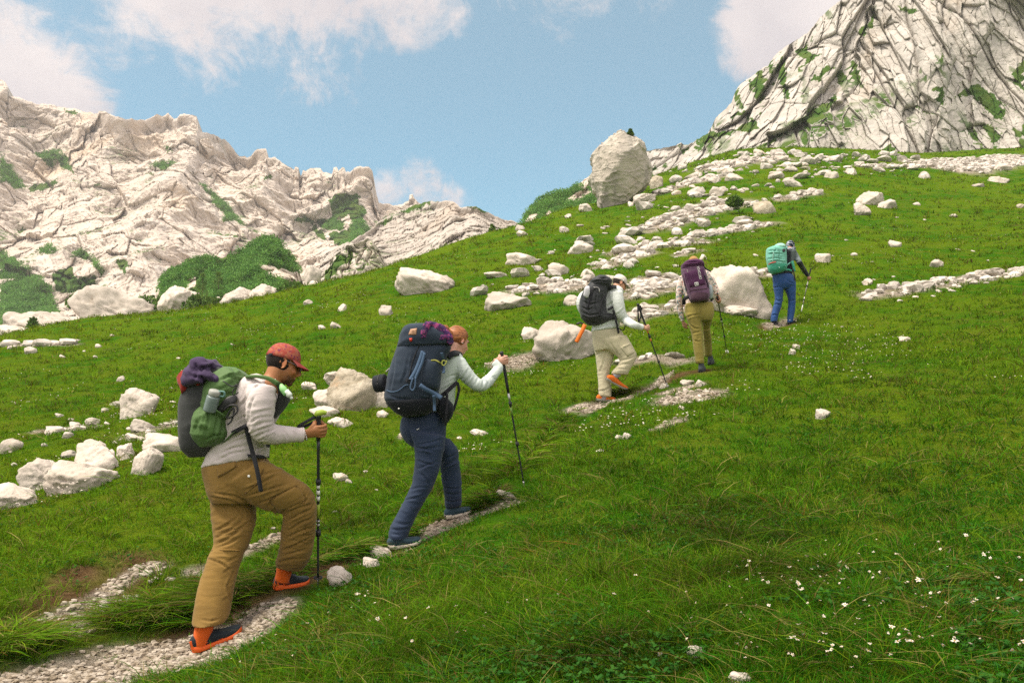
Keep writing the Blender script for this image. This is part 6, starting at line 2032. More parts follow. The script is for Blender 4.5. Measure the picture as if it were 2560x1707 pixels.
    part('belt_tail', ribbon([T(*K1(x, y), d) for x, y, d in ((768, 885, -.20), (790, 980, -.19), (825, 1110, -.185), (855, 1220, -.20), (880, 1340, -.205), (900, 1455, -.20))], .024, .005), m_webbing, pk)
    part('shoulder_strap', [px_loft(outline([((770, 450), (780, 420), -.13, .03), ((860, 445), (870, 415), -.165, .022), ((960, 468), (975, 432), -.175, .02), ((1040, 520), (1070, 480), -.16, .025)], K1), D, 18, 6, 3), ], m_gr, pk)
    part('chest_panel', [px_loft(outline([((1040, 500), (1075, 495), -.14, .03), ((1060, 580), (1145, 600), -.10, .06), ((1045, 680), (1145, 650), -.09, .065), ((1020, 760), (1095, 730), -.09, .05), ((1008, 805), (1030, 800), -.09, .03)], K1), D, 20, 6, 2.6)], m_ch, pk)
    part('compression_cord', [tube3([T(*K1(x, y), -.235) for x, y in ((560, 470), (640, 520), (690, 500), (650, 560), (655, 600), (700, 570))], [.0035] * 6, 6, 4)], m_black_plastic, pk)
    part('buckle', [box8(T(*K1(965, 1035), -.15), (.011, .007, .018))], m_black_plastic, pk)
    # ---- things on the pack
    rj = thing('jacket', T(*K1(300, 440), -.02), 'red jacket draped under a purple one on top of the green backpack', 'jacket')
    m_rd = cloth('red_fleece', (.30, .030, .022), .9, .15, .008, fold=20.0)
    m_pu = cloth('purple_fleece', (.056, .038, .082), .9, .15, .008, fold=20.0)
    red = [px_loft(outline([((165, 455), (250, 370), -.02, .07), ((200, 540), (320, 400), -.03, .12), ((270, 560), (440, 390), -.03, .15), ((380, 560), (540, 370), -.03, .14), ((470, 480), (595, 370), -.03, .10)], K1), D, 28, 5), px_loft(outline([((170, 470), (240, 440), -.08, .05), ((185, 540), (270, 520), -.11, .05), ((190, 605), (215, 600), -.11, .03)], K1), D, 20, 5)]
    mr_ = fuse('cloth', red, .010, 3)
    folds(mr_, [(T(445, 950), T(560, 940))], .016, [], 9, 6, 41)
    link('cloth', mr_, m_rd, rj)
    pj = thing('jacket', T(*K1(380, 400), -.05), 'crumpled purple jacket lying on top of the red one on the backpack', 'jacket')
    pur = [px_loft(outline([((230, 500), (300, 440), -.06, .08), ((260, 430), (400, 520), -.06, .13), ((300, 350), (470, 500), -.05, .15), ((350, 300), (520, 400), -.05, .14), ((430, 290), (550, 350), -.05, .09)], K1), D, 28, 5),
           tube3([T(*K1(320, 420), -.16), T(*K1(325, 330), -.17), T(*K1(345, 290), -.16), T(*K1(390, 310), -.17), T(*K1(420, 400), -.18)], [.028, .030, .022, .026, .020], 14, 5), tube3([T(*K1(240, 470), -.15), T(*K1(330, 440), -.19), T(*K1(420, 420), -.19), T(*K1(500, 470), -.17)], [.025, .030, .028, .022], 14, 5)]
    mq = fuse('cloth', pur, .009, 2)
    folds(mq, [(T(470, 960), T(520, 900))], .020, [], 15, 6, 43)
    creases(mq, K1, [[(310, 300), (340, 380), (300, 470)], [(380, 330), (352, 420), (400, 480)], [(430, 300), (470, 380), (500, 450)], [(260, 422), (340, 440), (430, 470)], [(350, 360), (420, 350), (480, 330)]], 4.0, .016)
    link('cloth', mq, m_pu, pj)
    bt = thing('bottle', T(*K1(470, 700), -.2), 'grey steel water bottle with pale lid in the green pack pocket', 'bottle')
    m_glass = plain('bottle_grey', (.13, .17, .16), .35, .5)
    a, b = T(*K1(440, 740), -.225), T(*K1(478, 605), -.235)
    d = b - a
    part('bottle_body', [tube3([a, a + d * .1, a + d * .9, b], [.034, .037, .037, .030], 20, 3)], m_glass, bt)
    part('lid', [tube3([b + d * .0, b + d * .12, b + d * .34, b + d * .40], [.027, .033, .032, .024], 20, 2)], plain('bottle_lid', (.30, .31, .28), .5, .4), bt)
    part('lid_loop', [tube3([b + d * .30 + np.array([.02, 0, 0]), b + d * .38 + np.array([.05, 0, -.01]), b + d * .1 + np.array([.055, 0, -.01]), b + np.array([.03, 0, 0])], [.006] * 4, 8, 4)], plain('loop_teal', (.10, .20, .18), .6, .3), bt)
    sd = thing('sandal', T(*K1(620, 720), -.2), 'pair of black sandals strapped to the side of the green backpack', 'sandals')
    for i, off in enumerate((0, .03)):
        part('sole', [px_loft(outline([((505, 730), (540, 760), -.20 + off, .012), ((570, 640), (640, 690), -.21 + off, .012), ((620, 605), (690, 640), -.20 + off, .012), ((670, 600), (690, 615), -.20 + off, .008)], K1), D, 20, 5, 3)], m_black_plastic, sd)
    part('sandal_strap', [tube3([T(*K1(x, y), -.225) for x, y in ((560, 730), (620, 690), (680, 690), (690, 740), (640, 790), (600, 800))], [.0055] * 6, 8, 4)], m_black_plastic, sd)
    part('sandal_strap', [tube3([T(*K1(x, y), -.22) for x, y in ((590, 800), (620, 740), (660, 715), (640, 820), (600, 860))], [.005] * 5, 8, 4)], m_black_plastic, sd)
    gb = thing('gel_bottle', T(*K1(1130, 570), -.17), 'little green gel bottle hanging from the shoulder strap of the green pack', 'bottle')
    part('holder', [tube3([T(*K1(1075, 505), -.165), T(*K1(1095, 540), -.175), T(*K1(1130, 590), -.175)], [.011, .020, .019], 14, 3)], plain('mint_silicone', (.25, .52, .20), .5, .4), gb)
    part('flask', [tube3([T(*K1(1120, 560), -.178), T(*K1(1155, 600), -.178), T(*K1(1163, 612), -.178), T(*K1(1178, 630), -.178)], [.017, .018, .009, .009], 14, 3)], plain('clear_plastic', (.62, .66, .60), .25, .5), gb)
    return D
D_ONE = hiker_one()
# ------------------------------------------------------------------ the other four hikers, from shared steps
def subpart(name, VF, mat, par, smooth=True):
    V, F = VF if isinstance(VF, tuple) else merge(VF)
    o = link(name, mesh_np(name, V, F, smooth), mat, None)
    o.parent = par
    return o
def joined(name, meshes):
    bm = bmesh.new()
    for m_ in meshes:
        bm.from_mesh(m_)
    out = bpy.data.meshes.new(name)
    bm.to_mesh(out)
    bm.free()
    smooth_mesh(out)
    return out
def tree_of(me):
    return BVHTree.FromPolygons([tuple(q) for q in get_v(me)], [tuple(p.vertices) for p in me.polygons])
def on_skin(bvh, u, v, off, Dfall):
    d = unit(P(u, v, 1.0) - CAM)
    h = bvh.ray_cast(Vector(CAM), Vector(d))
    return np.array(h[0]) - d * off if h[0] is not None else P(u, v, Dfall)
def flap_on(name, quad, par, mat, K, bvh, Df, n=8, off=.005, th=.006, top=False):
    pts = []
    for j in range(n + 1):
        for i in range(n + 1):
            a, b = i / n, j / n
            q = (1 - b) * ((1 - a) * np.array(quad[0]) + a * np.array(quad[1])) + b * ((1 - a) * np.array(quad[3]) + a * np.array(quad[2]))
            e = min(a, 1 - a, b, 1 - b) * 5
            pts.append(on_skin(bvh, *K(*q), off * min(1, .35 + e), Df))
    m = (n + 1) ** 2
    V = np.array(pts)
    V = np.concatenate([V, V + FWD * th])
    idx = np.arange(m).reshape(n + 1, n + 1)
    Q = np.stack([idx[:-1, :-1], idx[1:, :-1], idx[1:, 1:], idx[:-1, 1:]], -1).reshape(-1, 4)
    e = list(idx[0]) + list(idx[1:, -1]) + list(idx[-1, ::-1][1:]) + list(idx[::-1, 0][1:])
    rim = np.array([[a, b, b + m, a + m] for a, b in zip(e[:-1], e[1:])])
    VF = (V, [np.concatenate([Q, Q[:, ::-1] + m, rim])])
    return part(name, VF, mat, par) if top else subpart(name, VF, mat, par)
def strap_on(name, pts, w, par, mat, K, bvh, Df, off=.006, th=.004, top=True):
    VF = ribbon([on_skin(bvh, *K(*p), off, Df) for p in pts], w, th)
    return part(name, VF, mat, par) if top else subpart(name, VF, mat, par)
def mid_of(r, D):
    return P((r[0] + r[2]) / 2, (r[1] + r[3]) / 2, D + r[4])
def set_dy(rings, a, b, p=1.0):
    n = len(rings)
    return [(r[0], r[1], r[2], r[3], a + (b - a) * (i / (n - 1)) ** p, r[5]) for i, r in enumerate(rings)]
def R_(rows, K, b):
    """rows ((xL,yL),(xR,yR)) -> loft rings with depth half-width b (number or list)"""
    n = len(rows)
    bb = b if isinstance(b, (list, tuple)) else [b] * n
    return [(*K(*x), *K(*y), 0.0, w) for (x, y), w in zip(rows, bb)]
def figure(S):
    """S: all measurements of one hiker; builds trousers, shirt, body, hands and shoes; returns what extras need"""
    K, D, sc, vox = S['K'], S['D'], S['sc'], S['vox']
    k = D / FPX
    T = lambda x, y, dy=0.0: P(*K(x, y), D + dy)
    H = thing('person', P(*S['base'], D), S['label'], 'person', 'hikers walking up the path')
    pel = [(a, b, c, d, S['pdy'], w) for a, b, c, d, dy, w in R_(S['pelvis'], K, S['pb'])]
    legs = [set_dy(R_(rows, K, b), d0, d1, p) for rows, b, d0, d1, p in S['legs']]
    slim = lambda r, q=.93: [(m - (c_ - a) / 2 * q, n_ - (d_ - b) / 2 * q, m + (c_ - a) / 2 * q, n_ + (d_ - b) / 2 * q, dy, w * .94) for a, b, c_, d_, dy, w in r for m, n_ in (((a + c_) / 2, (b + d_) / 2),)]
    legs, pel = [slim(l) for l in legs], slim(pel, .96)
    me = fuse('trousers', [px_loft(pel, D, 32, 6, 2.2)] + [px_loft(l, D, 30, 6, 2.2) for l in legs], vox, 4)
    bones, joints = [], []
    for l, kn in zip(legs, S['knees']):
        a, m, b = mid_of(l[0], D), mid_of(l[kn], D), mid_of(l[-1], D)
        bones += [(a, m), (m, b)]
        joints += [(m, .15, .008), (a, .15, .006), (b, .12, .007)]
    folds(me, bones, .0015, joints, 15, 4, S['seed'])
    creases(me, S['CK'], S['ct'], S['cw'], S['ca'])
    tr = link('trousers', me, S['m_tr'], H)
    bvt = tree_of(me)
    tor = R_(S['torso'], K, S['tb'])
    tor = [(a, b, c, d, S['tdy'], w) for a, b, c, d, dy, w in tor]
    arms, ap = [], []
    for rows in S['arms']:
        p = [T(x, y, dy) for x, y, dy, r in rows]
        ap.append(p)
        arms.append([r / sc * k for x, y, dy, r in rows])
    ms = fuse('shirt', [px_loft(tor, D, 36, 6, 2.3)] + [tube3(p, r, 22, 6) for p, r in zip(ap, arms)], vox, 4)
    ab, aj = [(mid_of(tor[0], D), mid_of(tor[-2], D))], [(mid_of(tor[0], D), .15, .007)]
    for p in ap:
        m = len(p) // 2
        ab += [(p[0], p[m]), (p[m], p[-1])]
        aj += [(p[m], .12, .008), (p[0], .10, .004), (p[-1], .07, .004)]
    folds(ms, ab, .0013, aj, 17, 5, S['seed'] + 7)
    creases(ms, K, S['cs'], S['cw'], S['ca'])
    sh = link('shirt', ms, S['m_sh'], H)
    F = np.array(S['face'])
    B = basis(F, S.get('headup', (0, 0, 1)))
    c = T(*S['head'])
    s = S['hs'] * .95
    body = head_parts(c, B, s, S.get('ear', True)) + [tube3([c - B[1] * .03 * s - B[2] * .06 * s, (c - B[2] * .13 * s + mid_of(tor[-1], D)) / 2, mid_of(tor[-2], D)], [.054 * s, .060 * s, .085], 16, 5), px_loft(shrunk(tor, .72), D, 22, 4), px_loft(shrunk(pel, .72), D, 22, 4)]
    body += [px_loft(shrunk(l, .7), D, 18, 4) for l in legs]
    hands = []
    for (kind, h), p, r in zip(S['hands'], ap, arms):
        wrist = p[-1]
        body.append(tube3(list(p[:-1]) + [wrist], [x * .7 for x in r[:-1]] + [.026], 18, 5))
        if kind == 'grip':
            G, up, dors = h
            hands.append(fuse('hand', hand_parts(G, up, wrist, dors, .95) , S['hv'], 1))
        else:
            tip, pn = h
            hands.append(fuse('hand', open_hand(wrist, tip, pn, .95), S['hv'], 1))
    mb = fuse('body', body, vox * .75, 3)
    mb = joined('body', [mb] + hands)
    skin_cols(mb, c, B, s, S['tone'], S.get('hairc'), S.get('beard', 0))
    link('body', mb, m_skin, H)
    for heel, toe, up, L in S['shoes']:
        shoe(H, heel, toe, up, S['m_shoe'], L, S.get('boot', 0.0))
    for a, b in S.get('socks', []):
        part('sock', [tube3([a, (a + b) / 2, b], [.046, .047, .048], 16, 3)], S['m_sock'], H)
    return dict(H=H, T=T, k=k, c=c, B=B, s=s, bvt=bvt, bvs=tree_of(ms), tr=tr, sh=sh, ap=ap, ms=ms)
def bag_mesh(name, lofts, D, vox, pk, mat, amp=.004, fr=10, seed=3):
    m = fuse(name, [px_loft(l, D, 38, 6, 2.7) for l in lofts], vox, 3)
    l = lofts[0]
    folds(m, [(mid_of(l[0], D), mid_of(l[-1], D))], amp, [], fr, 5, seed)
    return link(name, m, mat, pk), tree_of(m)
def K3(x, y):
    return (900 + x / 4.611, 780 + y / 4.611)
def K4(x, y):
    return (900 + x / 3.92, 1020 + y / 3.92)
def K5(x, y):
    return (1400 + x / 4.356, 660 + y / 4.356)
def K6(x, y):
    return (1660 + x / 4.75, 620 + y / 4.75)
def K7(x, y):
    return (1880 + x / 6.533, 590 + y / 6.533)
def x43(p):                                   # crop 4 -> crop 3 coordinates
    u, v = K4(*p)
    return ((u - 900) * 4.611, (v - 780) * 4.611)
def hair_shell(c, B, s, H, mat, r=(.081, .102, .094), o=(0, -.012, .024), front=.03, low=-.06, name='hair', amp=.003):
    V, F = ICO[4]
    V = V * np.array(r) + np.array(o)
    ce = V[F].mean(1)
    keep = ~((ce[:, 1] > front + .5 * np.clip(ce[:, 2], 0, 1)) & (ce[:, 2] < .062)) & (ce[:, 2] > low)
    W_ = (V * s) @ B + c
    n = unit(np.array([1.0, 0, 0]))
    st = perlin(V * np.array([150, 40, 60]) + 3, 5)
    W_ = W_ + ((V - np.array(o)) / np.linalg.norm(V - np.array(o), axis=1)[:, None] * (amp * st)[:, None]) @ B
    return part(name, (W_, [F[keep]]), mat, H)

# ---- second hiker: woman with the navy pack
def hiker_two():
    dr, df = gdepth(995, 1374), gdepth(1135, 1296)
    D = (dr + df) / 2
    er, ef = dr - D, df - D
    k = D / FPX
    T = lambda x, y, dy=0.0: P(*K3(x, y), D + dy)
    dt = gdepth(1311, 1218) - D
    tip = P(1311, 1218, D + dt)
    top = T(1632, 470, dt - .10)
    axis = top - tip
    grip = tip + axis * .945
    m_navy = cloth('navy_softshell', (.020, .035, .070), .75, .10, .005, spec=.25, fold=30.0)
    m_sh = cloth('pale_mint_jersey', (.56, .63, .59), .85, .06, .004, fold=30.0)
    wr = grip + np.array([-.075, -.035, -.015])
    q = wr - CAM
    wx, wy, wd = proj(wr[None])
    wk = ((wx[0] - 900) * 4.611, (wy[0] - 780) * 4.611, wd[0] - D)
    S = dict(CK=K4, cw=2.6, ca=.008, ct=[[(470, 200), (500, 300), (540, 392)], [(560, 362), (680, 340), (830, 300)], [(560, 402), (700, 390), (820, 370)], [(540, 382), (640, 402), (740, 430)], [(540, 502), (640, 540), (760, 560)], [(560, 602), (650, 560), (780, 520)], [(580, 622), (640, 680), (680, 760)], [(480, 802), (560, 780), (680, 770)], [(430, 902), (520, 880), (640, 850)],
             [(340, 1122), (420, 1140), (500, 1130)], [(290, 1182), (380, 1190), (490, 1180)], [(300, 1232), (400, 1242)], [(840, 482), (900, 470), (960, 430)], [(830, 562), (900, 540), (970, 500)], [(820, 772), (900, 790), (1000, 780)], [(830, 832), (910, 850), (1000, 840)], [(830, 902), (910, 920), (1000, 900)]],
             cs=[[(1110, 802), (1180, 760), (1260, 640)], [(1180, 832), (1240, 780), (1290, 720)], [(1300, 862), (1340, 800), (1370, 750)], [(1400, 902), (1420, 820), (1430, 760)], [(1470, 862), (1480, 800)], [(960, 802), (1040, 740), (1120, 720)], [(940, 902), (1030, 850), (1100, 810)]],
             K=K3, D=D, sc=4.611, vox=.0095, base=(1060, 1340), seed=51, hs=1.0, hv=.0042,
             label='person with ginger hair in pale top and navy trousers bending under a big navy pack',
             pelvis=[(x43(a), x43(b)) for a, b in [((470, 40), (835, 40)), ((402, 100), (850, 125)), ((385, 190), (850, 215)), ((398, 265), (845, 290)), ((440, 330), (838, 350)), ((505, 380), (822, 420))]], pb=[.13, .155, .16, .155, .14, .10], pdy=.02, knees=(5, 3),
             legs=[([(x43(a), x43(b)) for a, b in [((470, 220), (848, 280)), ((520, 385), (840, 400)), ((528, 480), (815, 480)), ((522, 600), (792, 590)), ((500, 730), (735, 740)), ((455, 845), (675, 850)), ((402, 950), (614, 960)), ((338, 1070), (556, 1070)), ((288, 1165), (508, 1172)), ((274, 1245), (466, 1265)), ((285, 1290), (440, 1292))]], [.125, .125, .112, .105, .098, .092, .088, .084, .082, .082, .075], -.05, er + .02, 1.2),
                   ([(x43(a), x43(b)) for a, b in [((540, 290), (890, 300)), ((740, 410), (962, 395)), ((782, 510), (975, 495)), ((786, 610), (992, 620)), ((800, 720), (1000, 720)), ((815, 820), (1002, 820)), ((825, 910), (1003, 900)), ((832, 990), (1000, 955))]], [.11, .105, .10, .09, .086, .084, .084, .078], .10, ef + .03, 1.0)],
             torso=[((640, 1210), (1050, 1180)), ((720, 1040), (1085, 1060)), ((780, 900), (1100, 900)), ((820, 760), (1125, 780)), ((860, 640), (1165, 660)), ((890, 560), (1185, 570)), ((960, 490), (1180, 505)), ((1050, 455), (1150, 475))], tb=[.13, .13, .135, .145, .155, .15, .12, .075], tdy=.08,
             arms=[[(1120, 580, .03, 100), (1190, 680, .02, 92), (1285, 785, .04, 82), (1385, 848, .08, 74), (1470, 800, dt - .22, 68), (1545, 715, dt - .17, 62), (1600, 640, dt - .14, 56), (wk[0], wk[1], wk[2], 48)],
                   [(900, 570, .22, 80), (880, 690, .32, 75), (960, 700, .45, 60), (1010, 640, .55, 52)]],
             hands=[('grip', (grip, axis, np.array([.2, -1, .1]))), ('open', (T(1050, 600, .62), (0, 0, -1)))], tone=(.50, .27, .19), hairc=(.24, .085, .025), face=(.66, .66, -.34), head=(1122, 330, .10),
             m_tr=m_navy, m_sh=m_sh, m_shoe=(cloth('teal_mesh_upper', (.030, .058, .075), .8, .15, .002), plain('cream_sole', (.50, .44, .36), .8, .2), cloth('grey_lace', (.10, .09, .10), .8)),
             shoes=[(P(*K4(278, 1385), D + er - .01), P(*K4(598, 1318), D + er + .07), (-.15, -.25, 1), 1.0), (P(*K4(842, 1090), D + ef - .01), P(*K4(1090, 1015), D + ef + .10), (-.2, -.25, 1), .95)])
    g = figure(S)
    H, c, B, s = g['H'], g['c'], g['B'], g['s']
    for pts in ([(405, 940), (500, 960), (590, 1000)], [(540, 395), (680, 430), (815, 470)], [(815, 730), (900, 722), (995, 730)]):
        strap_on('seam', pts, .006, g['tr'], m_navy, K4, g['bvt'], D, .004, .005, False)
    strap_on('logo', [(555, 210), (568, 206), (580, 198)], .005, g['tr'], m_white_paint, K4, g['bvt'], D, .003, .002, False)
    M = Mat('ginger_hair', .5, .4)
    st = M.noise(60.0, 3, .6, .3, M.vec((0.3, 0.9, .2), (.25, 1, 1)))
    M.base(M.mix(M.rng(st, .35, .65), (.16, .050, .012), (.36, .135, .040)))
    M.bump(st, .004)
    hair_shell(c, B, s, H, M.m, (.084, .104, .098), (0, -.012, .026), .022, -.055, amp=.003)
    hb = T(975, 200, -.02)
    m = fuse('bun', [ell(hb, (.038, .036, .036)), ell(T(955, 180, -.03), (.022, .022, .02)), ell(T(1000, 235, 0), (.034, .03, .03)), tube3([T(985, 215, 0), T(1030, 250, .03), T(1060, 290, .06)], [.03, .03, .04], 12, 4)], .006, 2)
    folds(m, [(T(960, 190), T(1040, 260))], .004, [], 25, 12, 3)
    link('hair_bun', m, M.m, H)
    part('ear_stud', ell(c + (np.array([.088, -.005, -.035]) * s) @ B, (.004, .004, .004), None, 2), m_steel, H)
    part('cuff', [tube3([T(1585, 655, dt - .145), T(1612, 620, dt - .135)], [.0215 * 1.0, .021], 18, 2)], m_sh, H)
    pole('trekking_pole', top, tip, 'black trekking pole held at full arm length by the ginger-haired hiker', m_black_plastic, [(.30, .37, m_steel), (.40, .46, plain('green_print', (.14, .24, .04), .5))], .0085, .34, False)
    # pack
    pk = thing('backpack', T(600, 1150, -.1), 'big navy backpack with leather patch on the ginger-haired hiker', 'backpack', 'backpacks carried by the hikers')
    m_nb = cloth('navy_canvas', (.030, .044, .066), .8, .12, .004)
    m_nd = cloth('black_canvas', (.014, .017, .022), .8, .12, .004)
    m_bl = cloth('slate_blue_webbing', (.060, .105, .175), .75, .08, .002)
    dp = -.13
    main = [(a, b, c_, d, dp, w) for a, b, c_, d, _, w in R_([((330, 1060), (880, 1070)), ((286, 1010), (902, 980)), ((296, 890), (922, 830)), ((336, 700), (945, 650)), ((380, 550), (985, 545)), ((418, 430), (1040, 450)), ((450, 350), (1050, 390))], K3, [.14, .165, .17, .17, .165, .155, .13])]
    bo, bv = bag_mesh('bag', [main], D, .010, pk, m_nb, .004, 8, 61)
    creases(bo.data, K3, [[(400, 500), (385, 700), (335, 950)], [(560, 500), (525, 700), (470, 830)], [(640, 962), (720, 1000), (850, 1000)], [(330, 962), (450, 1000), (600, 1010)], [(640, 420), (600, 560), (560, 700)]], 3.0, .007)
    low = [(a, b, c_, d, dp, w) for a, b, c_, d, _, w in R_([((500, 1212), (770, 1185)), ((400, 1150), (860, 1130)), ((330, 1085), (905, 1040)), ((292, 1035), (905, 1000))], K3, [.09, .14, .165, .168])]
    bag_mesh('bottom_panel', [low], D, .010, pk, m_nd, .004, 9, 62)
    lid = [(a, b, c_, d, dp - .01, w) for a, b, c_, d, _, w in R_([((432, 420), (1066, 385)), ((452, 320), (1058, 330)), ((488, 215), (1020, 260)), ((535, 165), (960, 200)), ((680, 140), (900, 160))], K3, [.155, .172, .17, .15, .09])]
    lo, bl = bag_mesh('lid', [lid], D, .010, pk, m_nb, .006, 10, 63)
    pkt = [(a, b, c_, d, dp - .085, w) for a, b, c_, d, _, w in R_([((680, 830), (880, 905)), ((672, 760), (918, 860)), ((700, 650), (935, 700)), ((730, 560), (945, 615)), ((760, 540), (930, 590))], K3, [.07, .095, .105, .10, .08])]
    po, bp = bag_mesh('side_pocket', [pkt], D, .009, pk, m_nb, .003, 10, 64)
    part('binding', [tube3([on_skin(bv, *K3(*p), .002, D) for p in ((697, 365), (640, 480), (600, 600), (570, 740))], [.006] * 4, 8, 4)], m_nd, pk)
    part('front_seam', [tube3([on_skin(bv, *K3(*p), .002, D) for p in ((310, 900), (360, 920), (440, 905), (520, 845), (560, 840))], [.004] * 5, 8, 4)], m_bl, pk)
    fl = lambda pts, w, mt, off=.02, nm='strap': part(nm, ribbon([on_skin(bv, *K3(*p), off, D - .3) for p in pts], w, .005), mt, pk)
    fl([(725, 450), (690, 560), (640, 680), (575, 790)], .030, m_bl, .02)
    fl([(745, 470), (715, 580), (670, 690), (640, 760)], .020, m_bl, .028)
    fl([(640, 750), (635, 850), (610, 900), (580, 870), (610, 760)], .012, m_bl, .03)
    fl([(560, 770), (545, 810)], .036, m_nd, .024)
    fl([(690, 840), (760, 890), (860, 940), (940, 990)], .032, m_bl, .06)
    fl([(850, 960), (858, 1060), (860, 1140)], .022, m_bl, .09)
    fl([(940, 470), (955, 530), (960, 610), (965, 700)], .022, m_bl, .06)
    bc = on_skin(bl, *K3(732, 430), .015, D - .3)
    part('buckle', [tube3([bc + np.array([x, -.004, z]) for x, z in ((-.020, -.028), (.012, -.030), (.022, .026), (-.012, .028), (-.020, -.028))], [.0042] * 5, 8, 1), tube3([bc + np.array([-.018, -.004, -.002]), bc + np.array([.018, -.004, -.004])], [.004, .004], 8, 1)], plain('grey_buckle', (.33, .36, .36), .4, .5, .3), pk)
    flap_on('leather_patch', [(582, 196), (658, 186), (646, 264), (556, 262)], lo, plain('tan_leather', (.40, .235, .145), .7, .3), K3, bl, D - .2, 6, .006)
    q = [on_skin(bl, *K3(*p), .010, D - .2) for p in [(612 + 11 * math.cos(a), 225 + 13 * math.sin(a)) for a in np.linspace(0, 6.283, 13)]]
    subpart('patch_emblem', tube3(q, [.0014] * 13, 5, 1), plain('embossed', (.22, .12, .07), .7), lo)
    flap_on('red_tab', [(566, 302), (602, 300), (600, 338), (574, 342)], lo, plain('red_tab', (.55, .035, .02), .6), K3, bl, D - .2, 4, .010)
    part('hook', [tube3([T(x, y, -.30) for x, y in ((1000, 560), (985, 600), (960, 615), (945, 595), (955, 560), (990, 565))], [.0045] * 6, 8, 4)], plain('olive_cord', (.30, .32, .06), .6), pk)
    part('hem_cord', [tube3([on_skin(bp, *K3(*p), .004, D - .3) for p in ((820, 558), (870, 556), (915, 580), (940, 600))], [.006] * 4, 8, 4)], plain('olive_trim', (.26, .26, .05), .7), pk)
    pouch = [(a, b, c_, d, dp + .04, w) for a, b, c_, d, _, w in R_([((985, 1285), (1010, 1275)), ((900, 1150), (1065, 1200)), ((885, 1060), (1080, 1110)), ((905, 1000), (1050, 1040)), ((930, 975), (990, 985))], K3, [.02, .06, .07, .06, .03])]
    bag_mesh('hip_pouch', [pouch], D, .009, pk, m_nd, .003, 10, 65)
    part('hip_belt', ribbon([T(x, y, d) for x, y, d in ((880, 1010, -.14), (960, 950, -.12), (1040, 880, -.10), (1125, 805, -.06))], .030, .006), m_webbing, pk)
    part('belt_tail', ribbon([T(x, y, d) for x, y, d in ((1125, 810, -.07), (1140, 890, -.07), (1115, 1010, -.07), (1075, 1140, -.08))], .020, .005), m_webbing, pk)
    part('belt_tail', ribbon([T(x, y, d) for x, y, d in ((1000, 900, -.12), (1003, 1020, -.16), (995, 1150, -.20), (985, 1310, -.18))], .020, .005), m_webbing, pk)
    part('shoulder_strap', ribbon([T(x, y, d) for x, y, d in ((1010, 520, -.14), (1070, 480, -.10), (1130, 478, .0), (1170, 520, .10))], .045, .014), m_nd, pk)
    part('glint_stud', ell(on_skin(tree_of(bpy.data.objects[-1].data) if False else bv, *K3(447, 1112), .012, D - .3), (.006, .004, .006), None, 2), m_white_paint, pk)
    cs = thing('camera_pouch', T(240, 820, -.15), 'round black case hanging from the left side of the navy backpack', 'case')
    cc = T(240, 820, -.15)
    ax = unit(np.array([.95, -.3, .12]))
    m = [tube3([cc - ax * .045, cc - ax * .04, cc + ax * .035, cc + ax * .045], [.050, .060, .060, .048], 26, 3)]
    V, F = merge(m)
    V = cc + (V - cc) + np.outer((V - cc) @ np.array([.06, 0, 1.0]), np.array([.05, 0, .06]) * 0 + np.array([-.03, 0, .10]))
    part('case_body', (V, F), m_nd, cs)
    part('zip', [tube3([cc + ax * .0 + (math.cos(a) * unit(np.cross(ax, [0, 0, 1])) + math.sin(a) * np.array([-.02, 0, 1.1])) * .061 for a in np.linspace(0, 6.283, 25)], [.004] * 25, 6, 1)], m_black_plastic, cs)
    part('loop', [tube3([T(300, 690, -.15), T(330, 660, -.16), T(345, 650, -.18)], [.006, .006, .006], 8, 3)], plain('grey_loop', (.30, .28, .25), .6), cs)
    sc_ = thing('scarf', T(830, 200, -.28), 'pink and purple patterned scarf tied over the navy pack lid', 'scarf')
    Ms = Mat('pink_purple_print', .9, .1)
    Ms.base(Ms.mix(Ms.rng(Ms.noise(34.0, 3, .6, .8), .47, .60), Ms.mix(Ms.rng(Ms.noise(18.0, 2), .4, .6), (.045, .022, .075), (.022, .025, .05)), (.27, .055, .155)))
    m = fuse('cloth', [tube3([T(*p, -.29) for p in ((790, 120), (765, 170), (740, 240), (740, 300))], [.020, .028, .032, .028], 16, 5), tube3([T(*p, -.26) for p in ((820, 140), (880, 160), (900, 230), (930, 290))], [.020, .026, .026, .028], 16, 5), ell(T(925, 295, -.27), (.034, .02, .03)), ell(T(810, 140, -.26), (.03, .03, .022)), tube3([T(*p, -.24) for p in ((900, 150), (970, 210), (1020, 290), (1050, 370))], [.02, .026, .03, .025], 14, 4)], .008, 2)
    folds(m, [(T(790, 120), T(740, 300))], .005, [], 22, 10, 71)
    link('cloth', m, Ms.m, sc_)
hiker_two()

